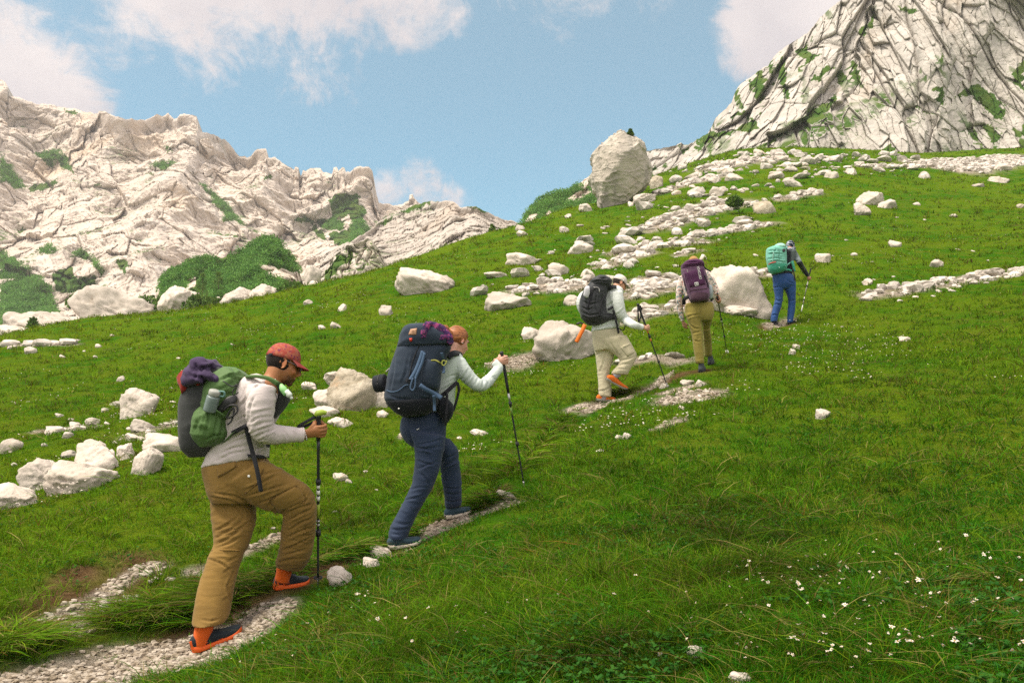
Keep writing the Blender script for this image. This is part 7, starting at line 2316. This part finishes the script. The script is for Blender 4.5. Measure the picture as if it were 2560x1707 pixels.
# ---- third hiker: white cap, cream trousers, black pack
def hiker_three():
    D = gdepth(1512, 1004)
    T = lambda x, y, dy=0.0: P(*K5(x, y), D + dy)
    dt = gdepth(1671, 972) - D
    tip = P(1671, 972, D + dt)
    top = T(848, 440, dt - .22)
    axis = top - tip
    grip = tip + axis * .725
    gx, gy, gd = proj(grip[None])
    gk = ((gx[0] - 1400) * 4.356, (gy[0] - 660) * 4.356, gd[0] - D)
    m_tr = cloth('cream_cotton', (.54, .49, .335), .9, .08, .004, fold=30.0)
    m_sh = cloth('white_sun_shirt', (.62, .66, .62), .85, .06, .004)
    Ls = [((340, 850), (625, 900)), ((370, 950), (602, 985)), ((387, 1060), (575, 1080)), ((400, 1160), (545, 1165)), ((410, 1260), (548, 1260)), ((413, 1350), (566, 1345)), ((418, 1440), (562, 1445))]
    Lr = [((400, 850), (735, 770)), ((500, 930), (775, 850)), ((590, 990), (818, 930)), ((640, 1040), (842, 1000)), ((640, 1080), (805, 1085)), ((600, 1125), (782, 1130)), ((570, 1160), (760, 1165)), ((550, 1195), (738, 1208))]
    S = dict(CK=K5, cw=2.4, ca=.010, ct=[[(560, 882), (620, 960), (660, 1020)], [(380, 1002), (440, 960), (520, 920)], [(430, 1182), (470, 1080), (500, 960)], [(640, 1052), (720, 1040), (820, 1010)], [(600, 1112), (680, 1090), (780, 1080)], [(560, 1152), (660, 1140), (750, 1150)], [(420, 1382), (490, 1370), (550, 1340)], [(520, 760), (540, 850), (600, 930)]],
             cs=[[(600, 562), (660, 520), (700, 480)], [(640, 622), (700, 580), (760, 580)], [(480, 472), (540, 440), (580, 400)], [(380, 720), (480, 670), (600, 650)], [(570, 300), (560, 400), (580, 500)]],
             K=K5, D=D, sc=4.356, vox=.0125, base=(1520, 1000), seed=81, hs=1.0, hv=.0055, label='person in white cap, white shirt and cream trousers lifting an orange shoe',
             pelvis=[((340, 735), (655, 705)), ((343, 800), (700, 770)), ((352, 880), (722, 850)), ((375, 950), (690, 930))], pb=[.15, .17, .165, .14], pdy=0, knees=(3, 3),
             legs=[(Ls, [.115, .115, .105, .098, .095, .098, .09], .08, .0, 1), (Lr, [.11, .11, .108, .105, .10, .095, .092, .085], -.07, -.10, 1)],
             torso=[((338, 740), (645, 705)), ((362, 640), (650, 620)), ((400, 520), (650, 490)), ((445, 410), (668, 390)), ((485, 330), (690, 315)), ((520, 275), (680, 275)), ((565, 240), (655, 250))], tb=[.155, .15, .155, .17, .175, .15, .08], tdy=.0,
             arms=[[(605, 320, -.14, 78), (632, 430, -.18, 68), (662, 540, -.17, 60), (715, 610, -.10, 50), (790, 655, gk[2] - .09, 42), (855, 680, gk[2] - .05, 36), (gk[0] - 36, gk[1] - 8, gk[2] - .03, 30)], [(420, 300, .16, 70), (270, 350, .14, 60), (225, 440, .12, 48), (270, 540, .14, 42), (340, 590, .2, 36)]],
             hands=[('grip', (grip, axis, np.array([0, -1, .2]))), ('open', (T(420, 620, .28), (0, -1, 0)))], tone=(.44, .25, .155), hairc=(.03, .022, .018), face=(.84, .36, -.42), headup=(.3, .1, .95), head=(648, 212, .03),
             m_tr=m_tr, m_sh=m_sh, m_shoe=(plain('orange_upper', (.60, .135, .014), .7, .2), plain('grey_sole', (.20, .195, .15), .8), plain('orange_lace', (.45, .10, .02), .8)),
             shoes=[(T(400, 1492, -.02), T(600, 1490, .06), (-.05, -.2, 1), 1.0), (T(497, 1262, -.14), T(722, 1372, -.02), (.40, -.25, .85), 1.0)],
             m_sock=cloth('grey_sock', (.35, .34, .36), .9), socks=[(T(455, 1475, 0), T(490, 1420, 0)), (T(585, 1220, -.11), T(645, 1190, -.10))])
    g = figure(S)
    H, c, B, s = g['H'], g['c'], g['B'], g['s']
    flap_on('thigh_pocket', [(655, 905), (770, 850), (825, 960), (735, 1010)], g['tr'], m_tr, K5, g['bvt'], D, 6, .012, .012)
    flap_on('pocket_flap', [(690, 880), (770, 862), (775, 875), (670, 915)], g['tr'], m_tr, K5, g['bvt'], D, 5, .02, .01)
    hair_shell(c, B, s, H, cloth('dark_hair', (.03, .023, .018), .9, .2, .003), (.078, .099, .09), (0, -.013, .022), .015, -.045)
    cap_parts(c, B, s, H, cloth('white_cap', (.62, .565, .51), .9, .06, .003), cloth('white_peak', (.56, .52, .45), .9, .06, .003), .05, .028, .078)
    gl = [tube3([c + (np.array([sg * .078, y, z]) * s) @ B for y, z in ((-.01, .016), (.05, .012), (.108, .006))], [.003] * 3, 6, 3) for sg in (1, -1)]
    part('glasses', gl, m_black_plastic, H)
    m_or = plain('orange_band', (.55, .17, .03), .5)
    pole('trekking_pole', top, tip, 'black and orange trekking pole planted by the hiker in the white cap', m_black_plastic, [(.06, .11, m_or), (.30, .335, m_or), (.40, .43, m_or), (.93, .95, m_steel)], .0095, .36, False,
         [T(845, 440, dt - .22), T(850, 520, dt - .24), T(858, 630, dt - .22), T(880, 560, dt - .2), T(880, 470, dt - .21), T(850, 445, dt - .22)])
    pk = thing('backpack', T(380, 640, -.1), 'black backpack on the hiker wearing the white cap', 'backpack', 'backpacks carried by the hikers')
    m_bk = cloth('black_ripstop', (.022, .025, .028), .6, .15, .006, spec=.35, fold=20.0)
    dp = -.10
    mk = lambda rows, b, o=0: [(a, b_, c_, d, dp + o, w) for a, b_, c_, d, _, w in R_(rows, K5, b)]
    b1, bv = bag_mesh('bag', [mk([((310, 662), (420, 668)), ((245, 610), (560, 612)), ((217, 530), (520, 545)), ((213, 430), (500, 460)), ((235, 335), (500, 385)), ((285, 250), (510, 310)), ((320, 205), (540, 240))], [.09, .15, .165, .17, .165, .16, .14])], D, .012, pk, m_bk, .006, 8, 91)
    b2, bl = bag_mesh('lid', [mk([((315, 240), (545, 260)), ((330, 190), (560, 215)), ((370, 150), (560, 180)), ((420, 124), (520, 148))], [.15, .165, .15, .09], -.01)], D, .012, pk, m_bk, .008, 9, 92)
    creases(b1.data, K5, [[(240, 402), (330, 440), (420, 420)], [(230, 522), (320, 560), (450, 540)], [(300, 302), (290, 420), (330, 560)], [(400, 302), (380, 450), (420, 620)], [(460, 332), (470, 450), (480, 560)], [(260, 602), (340, 640), (420, 640)], [(225, 460), (300, 500), (360, 480)]], 2.4, .012)
    creases(b2.data, K5, [[(330, 202), (430, 180), (540, 200)], [(340, 232), (450, 215), (550, 240)], [(400, 142), (450, 160), (520, 150)]], 2.4, .014)
    bag_mesh('hip_fin', [mk([((500, 600), (500, 530)), ((560, 610), (570, 540)), ((625, 600), (630, 560))], [.03, .04, .02], -.05)], D, .011, pk, m_bk, .003, 9, 93)
    strap_on('strap', [(300, 480), (330, 380), (350, 290), (400, 250)], .022, pk, m_webbing, K5, bv, D - .3, .008)
    strap_on('strap', [(430, 570), (440, 480), (460, 400), (490, 340)], .022, pk, m_webbing, K5, bv, D - .3, .008)
    part('cord', [tube3([on_skin(bv, *K5(*p), .008, D - .3) for p in ((370, 255), (420, 260), (430, 310))], [.005] * 3, 6, 4)], m_steel, pk)
    part('shoulder_strap', ribbon([T(x, y, d) for x, y, d in ((530, 270, -.16), (570, 248, -.19), (615, 252, -.18))], .05, .014), m_bk, pk)
    part('hip_belt', ribbon([T(x, y, d) for x, y, d in ((520, 500, -.22), (580, 470, -.21), (620, 520, -.2))], .03, .008), m_webbing, pk)
    part('belt_tail', ribbon([T(x, y, d) for x, y, d in ((580, 500, -.22), (605, 600, -.21), (625, 690, -.2), (638, 755, -.19))], .028, .006), m_webbing, pk)
    part('belt_loop', [tube3([T(x, y, d) for x, y, d in ((620, 570, -.15), (690, 590, -.1), (710, 660, -.1), (690, 720, -.12), (640, 700, -.16))], [.007] * 5, 6, 4)], m_webbing, pk)
    wp = thing('pouch', T(290, 310, -.3), 'small white pouch hanging on the black backpack', 'pouch')
    m = fuse('pouch_body', [px_loft(mk([((252, 345), (300, 375)), ((258, 310), (322, 330)), ((265, 265), (326, 270)), ((285, 240), (322, 240))], [.03, .04, .04, .02], -.16), D, 24, 5, 3)], .010, 2)
    link('pouch_body', m, cloth('white_nylon', (.58, .57, .60), .7, .08, .004), wp)
    os_ = thing('tool_sheath', T(225, 750, -.2), 'bright orange flat sheath dangling under the black backpack', 'sheath')
    part('sheath', ribbon([T(x, y, d) for x, y, d in ((272, 660, -.22), (245, 720, -.23), (212, 785, -.23), (178, 850, -.22))], .052, .012), plain('blaze_orange', (.72, .155, .012), .6), os_)
    part('clip', [tube3([T(x, y, -.21) for x, y in ((180, 655), (215, 640), (250, 650), (275, 665))], [.012] * 4, 8, 3)], m_black_plastic, os_)
hiker_three()

# ---- fourth hiker: purple pack, seen from behind
def hiker_four():
    D = gdepth(1752, 930)
    d2 = gdepth(1775, 912) - D
    T = lambda x, y, dy=0.0: P(*K6(x, y), D + dy)
    dt = gdepth(1818, 884) - D
    tip = P(1818, 884, D + dt)
    top = T(634, 580, .12)
    axis = top - tip
    grip = top - axis * .05
    m_tr = cloth('olive_trousers', (.30, .245, .062), .85, .08, .004, fold=28.0)
    Mf = Mat('floral_shirt', .9, .1)
    f1 = Mf.noise(26.0, 2, .5, .8)
    f2 = Mf.noise(31.0, 2, .5, .6, Mf.vec((0.4, 0, 0)))
    cc = Mf.mix(Mf.rng(f1, .54, .58), (.70, .58, .51), (.20, .30, .30))
    cc = Mf.mix(Mf.rng(f2, .62, .65), cc, (.03, .03, .045))
    Mf.base(Mf.mix(Mf.rng(Mf.noise(38.0, 1), .62, .66), cc, (.50, .20, .17)))
    LL = [((248, 790), (442, 800)), ((283, 890), (447, 880)), ((315, 990), (456, 980)), ((332, 1080), (466, 1080)), ((346, 1180), (471, 1180)), ((362, 1280), (477, 1280)), ((378, 1372), (478, 1372))]
    LR = [((425, 800), (592, 790)), ((450, 890), (566, 880)), ((460, 970), (548, 955)), ((465, 1060), (560, 1060)), ((470, 1160), (570, 1160)), ((480, 1288), (572, 1288))]
    S = dict(CK=K6, cw=2.2, ca=.010, ct=[[(440, 802), (430, 730), (432, 680)], [(260, 832), (330, 800), (430, 790)], [(300, 902), (360, 950), (450, 960)], [(340, 1012), (400, 1000), (460, 980)], [(350, 1092), (400, 1110), (450, 1100)], [(450, 962), (500, 970), (545, 950)], [(460, 800), (458, 1000), (470, 1200)]],
             cs=[[(180, 500), (200, 520)], [(180, 640), (210, 660)]],
             K=K6, D=D, sc=4.75, vox=.0125, base=(1755, 925), seed=101, hs=.97, hv=.0055, label='person in floral shirt and olive trousers seen from behind with one pole',
             pelvis=[((252, 660), (585, 650)), ((243, 740), (600, 740)), ((255, 810), (592, 810)), ((285, 870), (570, 865))], pb=[.14, .165, .16, .12], pdy=.02, knees=(3, 3),
             legs=[(LL, [.12, .115, .10, .092, .088, .085, .078], .0, .02, 1), (LR, [.12, .115, .10, .092, .088, .08], .04, d2 + .02, 1)],
             torso=[((243, 700), (590, 668)), ((245, 610), (575, 580)), ((215, 480), (570, 460)), ((205, 390), (565, 380)), ((215, 310), (540, 310)), ((265, 240), (490, 240)), ((300, 215), (430, 215))], tb=[.15, .14, .15, .16, .16, .12, .08], tdy=.12,
             arms=[[(225, 350, .12, 46), (188, 450, .12, 40), (178, 580, .12, 37), (188, 700, .14, 35), (208, 810, .16, 32), (224, 868, .17, 26)], [(540, 350, .12, 46), (585, 430, .13, 42), (612, 500, .13, 40), (632, 556, .125, 33)]],
             hands=[('open', (T(250, 940, .2), (.6, .5, 0))), ('grip', (grip, axis, np.array([.3, -1, .2])))], tone=(.46, .24, .16), hairc=(.12, .07, .035), face=(.1, .9, -.40), ear=True, head=(352, 200, .16),
             m_tr=m_tr, m_sh=Mf.m, m_shoe=(cloth('grey_boot', (.055, .065, .072), .8, .15, .003), plain('dark_sole', (.025, .026, .027), .8), m_webbing), boot=.05,
             shoes=[(T(432, 1482, -.03), T(455, 1440, .22), (0, -.25, 1), 1.05), (T(540, 1390, d2 - .03), T(560, 1352, d2 + .22), (0, -.25, 1), 1.0)])
    g = figure(S)
    H, c, B, s = g['H'], g['c'], g['B'], g['s']
    hair_shell(c, B, s, H, cloth('brown_hair', (.10, .06, .03), .8, .2, .003), (.080, .10, .094), (0, -.012, .022), .03, -.10)
    cap_parts(c, B, s, H, cloth('tan_cap', (.36, .21, .075), .9, .1, .003), cloth('tan_peak', (.33, .19, .07), .9, .1, .003), 0, .030)
    for pts in ([(440, 790), (432, 730), (425, 680)], [(300, 900), (330, 950), (345, 1000)], [(480, 1150), (520, 1150), (565, 1150)]):
        strap_on('seam', pts, .008, g['tr'], m_tr, K6, g['bvt'], D, .004, .006, False)
    pole('trekking_pole', top, tip, 'dark trekking pole with white basket beside the purple-pack hiker', m_black_plastic, [(.37, .42, m_white_paint)], .009, .12, m_white_paint)
    pk = thing('backpack', T(420, 640, -.1), 'purple backpack with white lettering, worn by the hiker in floral shirt', 'backpack', 'backpacks carried by the hikers')
    m_p1 = cloth('purple_nylon', (.165, .085, .150), .75, .1, .005)
    m_p2 = cloth('deep_purple', (.075, .022, .068), .75, .1, .004)
    m_p3 = cloth('aubergine_pocket', (.060, .030, .045), .75, .1, .004)
    dp = -.12
    mk = lambda rows, b, o=0: [(a, b_, c_, d, dp + o, w) for a, b_, c_, d, _, w in R_(rows, K6, b)]
    b1, bv = bag_mesh('bag', [mk([((320, 640), (525, 632)), ((298, 590), (535, 580)), ((268, 500), (530, 480)), ((236, 400), (515, 385)), ((215, 310), (492, 295)), ((205, 245), (470, 225))], [.12, .15, .155, .155, .155, .145])], D, .011, pk, m_p1, .004, 8, 111)
    b2, bl = bag_mesh('lid', [mk([((206, 260), (478, 225)), ((212, 205), (466, 185)), ((250, 165), (440, 158)), ((300, 146), (395, 146))], [.15, .165, .14, .08], -.01)], D, .011, pk, m_p2, .007, 11, 112)
    creases(b2.data, K6, [[(230, 222), (330, 195), (450, 190)], [(220, 252), (340, 215), (460, 215)], [(260, 180), (330, 165), (420, 165)]], 2.0, .012)
    f_ = flap_on('front_panel', [(245, 292), (470, 240), (492, 432), (306, 468)], pk, m_p2, K6, bv, D - .3, 10, .014, .02, True)
    bag_mesh('lower_pocket', [mk([((330, 640), (510, 632)), ((312, 610), (526, 600)), ((318, 550), (520, 535)), ((350, 515), (500, 508))], [.06, .075, .07, .04], -.09)], D, .010, pk, m_p3, .003, 10, 113)
    tube = lambda nm, pts, r, mt, off=.006: part(nm, [tube3([on_skin(bv, *K6(*p), off, D - .3) for p in pts], [r] * len(pts), 8, 4)], mt, pk)
    tube('zip', [(300, 520), (360, 495), (440, 488), (510, 480)], .006, m_p3)
    tube('piping', [(245, 290), (262, 380), (285, 450), (310, 500)], .006, m_p2)
    tube('side_strap', [(225, 320), (250, 420), (270, 520)], .007, m_p3)
    tube('side_strap', [(480, 320), (510, 400), (528, 470)], .008, m_webbing, .012)
    part('strap_end', [tube3([T(x, y, -.2) for x, y in ((470, 215), (500, 250), (560, 280))], [.010] * 3, 8, 3)], m_webbing, pk)
    part('hip_belt', ribbon([T(x, y, d) for x, y, d in ((235, 670, -.02), (240, 610, -.06), (290, 580, -.12))], .05, .014), m_webbing, pk)
    part('hip_belt', ribbon([T(x, y, d) for x, y, d in ((535, 560, -.12), (560, 580, -.08), (572, 620, -.02))], .05, .014), m_webbing, pk)
    part('side_bottle', [tube3([T(545, 600, -.1), T(550, 540, -.12), T(545, 470, -.12), T(548, 440, -.12)], [.035, .04, .036, .02], 14, 3)], plain('clear_bottle', (.30, .34, .36), .3, .5), pk)
    # lettering and badge on the panel
    fc = bpy.data.curves.new('lettering', 'FONT')
    fc.body = 'ORTOVOX'
    fc.size = 1.0
    fo = bpy.data.objects.new('lettering', fc)
    COL.objects.link(fo)
    dg = bpy.context.evaluated_depsgraph_get()
    tm = bpy.data.meshes.new_from_object(fo.evaluated_get(dg))
    bpy.data.objects.remove(fo)
    bm = bmesh.new()
    bm.from_mesh(tm)
    bmesh.ops.triangulate(bm, faces=bm.faces)
    bmesh.ops.subdivide_edges(bm, edges=bm.edges, cuts=1)
    bm.to_mesh(tm)
    bm.free()
    V = get_v(tm)
    bvf = tree_of(f_.data)
    V[:, 0] /= V[:, 0].max()
    V[:, 1] /= V[:, 1].max()
    a0, a1, wv = np.array([452., 366.]), np.array([418., 214.]), np.array([-30., 6.])
    pts = np.array([on_skin(bvf, *K6(*(a0 + (a1 - a0) * x + wv * y)), .004, D - .3) for x, y, _ in V])
    set_v(tm, pts)
    tm.name = 'lettering'
    o = link('lettering', tm, m_white_paint, None)
    o.parent = pk
    o.matrix_parent_inverse = Matrix.Translation(-Vector(pk.location))
    bq = lambda pts, w: ribbon([on_skin(bvf, *K6(*p), .005, D - .3) for p in pts], w, .002)
    part('badge', [bq([(364, 414), (404, 409)], .008), bq([(404, 409), (410, 440)], .008), bq([(410, 440), (370, 446)], .008), bq([(370, 446), (364, 414)], .008), bq([(376, 424), (396, 422), (380, 436), (398, 434)], .007)], m_white_paint, pk)
    part('size_mark', bq([(275, 262), (282, 295)], .006), m_white_paint, pk)
hiker_four()

# ---- fifth hiker: teal pack, blue trousers
def hiker_five():
    D = gdepth(1938, 812)
    T = lambda x, y, dy=0.0: P(*K7(x, y), D + dy)
    dt = gdepth(2002, 785) - D
    tip = P(2002, 785, D + dt)
    top = T(960, 535, dt - .12)
    axis = top - tip
    grip = tip + axis * .79
    gx, gy, gd = proj(grip[None])
    gk = ((gx[0] - 1880) * 6.533, (gy[0] - 590) * 6.533, gd[0] - D)
    m_tr = cloth('blue_trousers', (.014, .062, .205), .7, .08, .005, spec=.3, fold=22.0)
    m_jk = cloth('grey_black_jersey', (.03, .035, .04), .85, .1, .004, attr=True)
    LL = [((338, 800), (520, 810)), ((358, 900), (512, 900)), ((374, 1000), (505, 1000)), ((366, 1085), (496, 1080)), ((336, 1180), (468, 1190)), ((310, 1290), (432, 1300)), ((300, 1395), (415, 1400))]
    LR = [((518, 810), (720, 800)), ((545, 900), (717, 900)), ((584, 1000), (712, 1000)), ((592, 1080), (710, 1080)), ((584, 1180), (708, 1180)), ((576, 1290), (690, 1290)), ((574, 1420), (668, 1410))]
    S = dict(CK=K7, cw=2.0, ca=.012, ct=[[(510, 842), (500, 760), (495, 680)], [(350, 852), (430, 830), (500, 850)], [(360, 1022), (430, 1060), (500, 1040)], [(590, 1042), (650, 1060), (710, 1040)], [(320, 1302), (370, 1280), (430, 1300)], [(560, 702), (620, 760), (700, 780)], [(345, 1120), (400, 1110), (470, 1130)]],
             cs=[[(700, 420), (760, 400)], [(800, 560), (850, 520)]],
             K=K7, D=D, sc=6.533, vox=.0135, base=(1945, 805), seed=121, hs=1.0, hv=.0065, label='person in blue trousers and dark top leading the line, teal pack on back',
             pelvis=[((328, 630), (640, 590)), ((335, 720), (695, 690)), ((343, 800), (720, 790)), ((365, 870), (700, 860))], pb=[.14, .16, .16, .12], pdy=.02, knees=(3, 3),
             legs=[(LL, [.115, .11, .10, .092, .086, .08, .075], .02, .0, 1), (LR, [.12, .115, .10, .092, .088, .082, .075], .02, .03, 1)],
             torso=[((330, 640), (650, 620)), ((400, 540), (672, 540)), ((425, 440), (672, 430)), ((425, 340), (685, 330)), ((440, 265), (715, 260)), ((500, 215), (700, 225)), ((560, 190), (670, 200))], tb=[.14, .14, .15, .16, .16, .12, .08], tdy=.12,
             arms=[[(680, 270, .10, 50), (735, 360, .08, 47), (790, 460, .06, 44), (840, 540, gk[2] - .12, 40), (890, 615, gk[2] - .06, 35), (gk[0] - 16, gk[1] - 40, gk[2] - .02, 28)], [(440, 280, .2, 46), (400, 380, .32, 44), (450, 480, .4, 40), (540, 520, .45, 34)]],
             hands=[('grip', (grip, axis, np.array([.3, -1, .2]))), ('open', (T(600, 540, .5), (0, -1, 0)))], tone=(.42, .20, .12), hairc=(.03, .022, .018), face=(.55, .75, -.36), head=(628, 172, .12),
             m_tr=m_tr, m_sh=m_jk, m_shoe=(cloth('black_shoe', (.022, .022, .028), .8), plain('black_sole', (.02, .02, .022), .8), m_webbing),
             shoes=[(T(345, 1470, -.02), T(400, 1440, .24), (0, -.25, 1), 1.0), (T(600, 1470, .0), T(690, 1410, .24), (-.1, -.25, 1), 1.0)])
    g = figure(S)
    H, c, B, s = g['H'], g['c'], g['B'], g['s']
    V = get_v(g['ms'])
    u, v, d = proj(V)
    x, y = (u - 1880) * 6.533, (v - 590) * 6.533
    w = (sstep(620, 660, x) * sstep(470, 420, y + .35 * (x - 700)) * sstep(190, 240, y))[:, None]
    add_cols(g['ms'], np.array([.020, .024, .030]) * (1 - w) + np.array([.15, .18, .19]) * w)
    Mb = Mat('striped_buff', .9, .1)
    wv = Mb.noise(34.0, 2, .5, .5, Mb.vec((.5, .3, 0), (.4, .6, 1.4)))
    Mb.base(Mb.mix(Mb.rng(wv, .50, .56), (.018, .024, .045), (.34, .36, .40)))
    hair_shell(c, B, s, H, Mb.m, (.087, .108, .100), (0, -.010, .026), .06, -.07, 'headscarf')
    m = fuse('neck_scarf', [tube3([T(550, 215, .05), T(600, 225, .0), T(660, 215, .03), T(690, 200, .12)], [.035, .042, .042, .035], 14, 4)], .010, 2)
    link('neck_scarf', m, Mb.m, H)
    part('belt', [px_loft([(a, b, c_, d_, .02, .145) for a, b, c_, d_, _, _w in R_([((330, 622), (655, 590)), ((328, 645), (660, 615))], K7, .145)], D, 30, 3, 2.3)], m_webbing, H)
    for pts in ([(350, 800), (380, 815), (420, 810)], [(515, 1040), (500, 1060), (470, 1075)], [(590, 1040), (640, 1050), (705, 1045)]):
        strap_on('seam', pts, .010, g['tr'], m_tr, K7, g['bvt'], D, .004, .006, False)
    m_sil = plain('silver_shaft', (.42, .40, .36), .4, .5, .3)
    pole('trekking_pole', top, tip, 'slim silver trekking pole beside the leading hiker in blue trousers', m_black_plastic, [(.28, .60, m_sil), (.62, .80, m_sil), (.80, .98, m_white_paint)], .009, .12, False)
    pk = thing('backpack', T(420, 620, -.1), 'turquoise backpack with a red loop, worn by the leading hiker in blue trousers', 'backpack', 'backpacks carried by the hikers')
    m_t1 = cloth('teal_nylon', (.165, .46, .36), .65, .10, .006, spec=.3, fold=20.0)
    m_t2 = cloth('green_teal_nylon', (.045, .33, .215), .65, .10, .006, spec=.3)
    m_t3 = cloth('pale_teal', (.30, .55, .45), .65, .10, .006, spec=.3)
    dp = -.11
    mk = lambda rows, b, o=0: [(a, b_, c_, d, dp + o, w) for a, b_, c_, d, _, w in R_(rows, K7, b)]
    b1, bv = bag_mesh('bag', [mk([((262, 480), (565, 490)), ((240, 380), (560, 400)), ((240, 290), (555, 285)), ((245, 215), (548, 210)), ((300, 178), (540, 170))], [.165, .165, .16, .15, .11])], D, .012, pk, m_t1, .007, 9, 131)
    bag_mesh('bottom_panel', [mk([((330, 618), (470, 604)), ((280, 575), (540, 560)), ((260, 500), (562, 500)), ((255, 460), (560, 470))], [.10, .15, .168, .165])], D, .012, pk, m_t2, .005, 9, 132)
    bag_mesh('lid', [mk([((365, 200), (540, 200)), ((372, 160), (540, 165)), ((400, 130), (510, 128))], [.14, .13, .07], -.01)], D, .012, pk, m_t3, .007, 12, 133)
    creases(b1.data, K7, [[(260, 302), (350, 280), (540, 300)], [(250, 382), (380, 360), (550, 390)], [(300, 422), (420, 400), (540, 430)], [(460, 222), (440, 330), (470, 440)], [(380, 182), (400, 220), (330, 300)], [(255, 250), (330, 240), (420, 250)]], 2.0, .014)
    m_rd = plain('red_cord', (.52, .06, .035), .7)
    for pts in ([(270, 470), (300, 445), (345, 432), (392, 424)], [(342, 436), (345, 470), (345, 500)]):
        part('red_loop', [tube3([on_skin(bv, *K7(*p), .012, D - .3) for p in pts], [.008] * len(pts), 8, 4)], m_rd, pk)
    for pts in ([(350, 260), (345, 340), (342, 420)], [(445, 520), (450, 470), (440, 430)], [(505, 480), (530, 500), (555, 495)]):
        part('strap', ribbon([on_skin(bv, *K7(*p), .008, D - .3) for p in pts], .020, .005), m_t3, pk)
    part('hip_strap', ribbon([T(x_, y_, d_) for x_, y_, d_ in ((540, 500, -.22), (580, 470, -.12), (630, 430, -.02), (660, 410, .02))], .022, .005), m_t1, pk)
    part('hip_belt', ribbon([T(x_, y_, d_) for x_, y_, d_ in ((520, 555, -.16), (590, 550, -.1), (650, 570, -.04))], .035, .012), m_t2, pk)
    part('side_wing', ribbon([T(x_, y_, d_) for x_, y_, d_ in ((655, 410, -.05), (675, 480, -.06), (695, 580, -.05))], .05, .008), m_t2, pk)
    part('belt_tail', ribbon([T(x_, y_, d_) for x_, y_, d_ in ((672, 540, -.07), (690, 640, -.09), (708, 730, -.10))], .025, .006), m_webbing, pk)
    part('shoulder_strap', ribbon([T(x_, y_, d_) for x_, y_, d_ in ((520, 215, -.14), (545, 190, -.05), (580, 190, .03))], .05, .014), m_t1, pk)
    part('mesh_clip', [box8(on_skin(bv, *K7(520, 235), .006, D - .3), (.03, .01, .03))], m_black_plastic, pk)
hiker_five()
# ------------------------------------------------------------------ the air between
def haze_box():
    lo, hi = np.array([-420.0, -60.0, -40.0]), np.array([420.0, 430.0, 260.0])
    V = np.array([[x, y, z] for x in (lo[0], hi[0]) for y in (lo[1], hi[1]) for z in (lo[2], hi[2])])
    F = np.array([[0, 1, 3, 2], [4, 6, 7, 5], [0, 4, 5, 1], [2, 3, 7, 6], [0, 2, 6, 4], [1, 5, 7, 3]])
    m = bpy.data.materials.new('haze')
    m.use_nodes = True
    m.node_tree.nodes.clear()
    o = m.node_tree.nodes.new('ShaderNodeOutputMaterial')
    v = m.node_tree.nodes.new('ShaderNodeVolumePrincipled')
    v.inputs['Color'].default_value = (.95, .93, .92, 1)
    v.inputs['Density'].default_value = HAZE
    v.inputs['Anisotropy'].default_value = .2
    m.node_tree.links.new(v.outputs[0], o.inputs['Volume'])
    link('haze', mesh_np('haze', V, F, False), m, kind='stuff', label='thin summer haze softening the far mountain', cat='haze')
HAZE = 0.00036
haze_box()
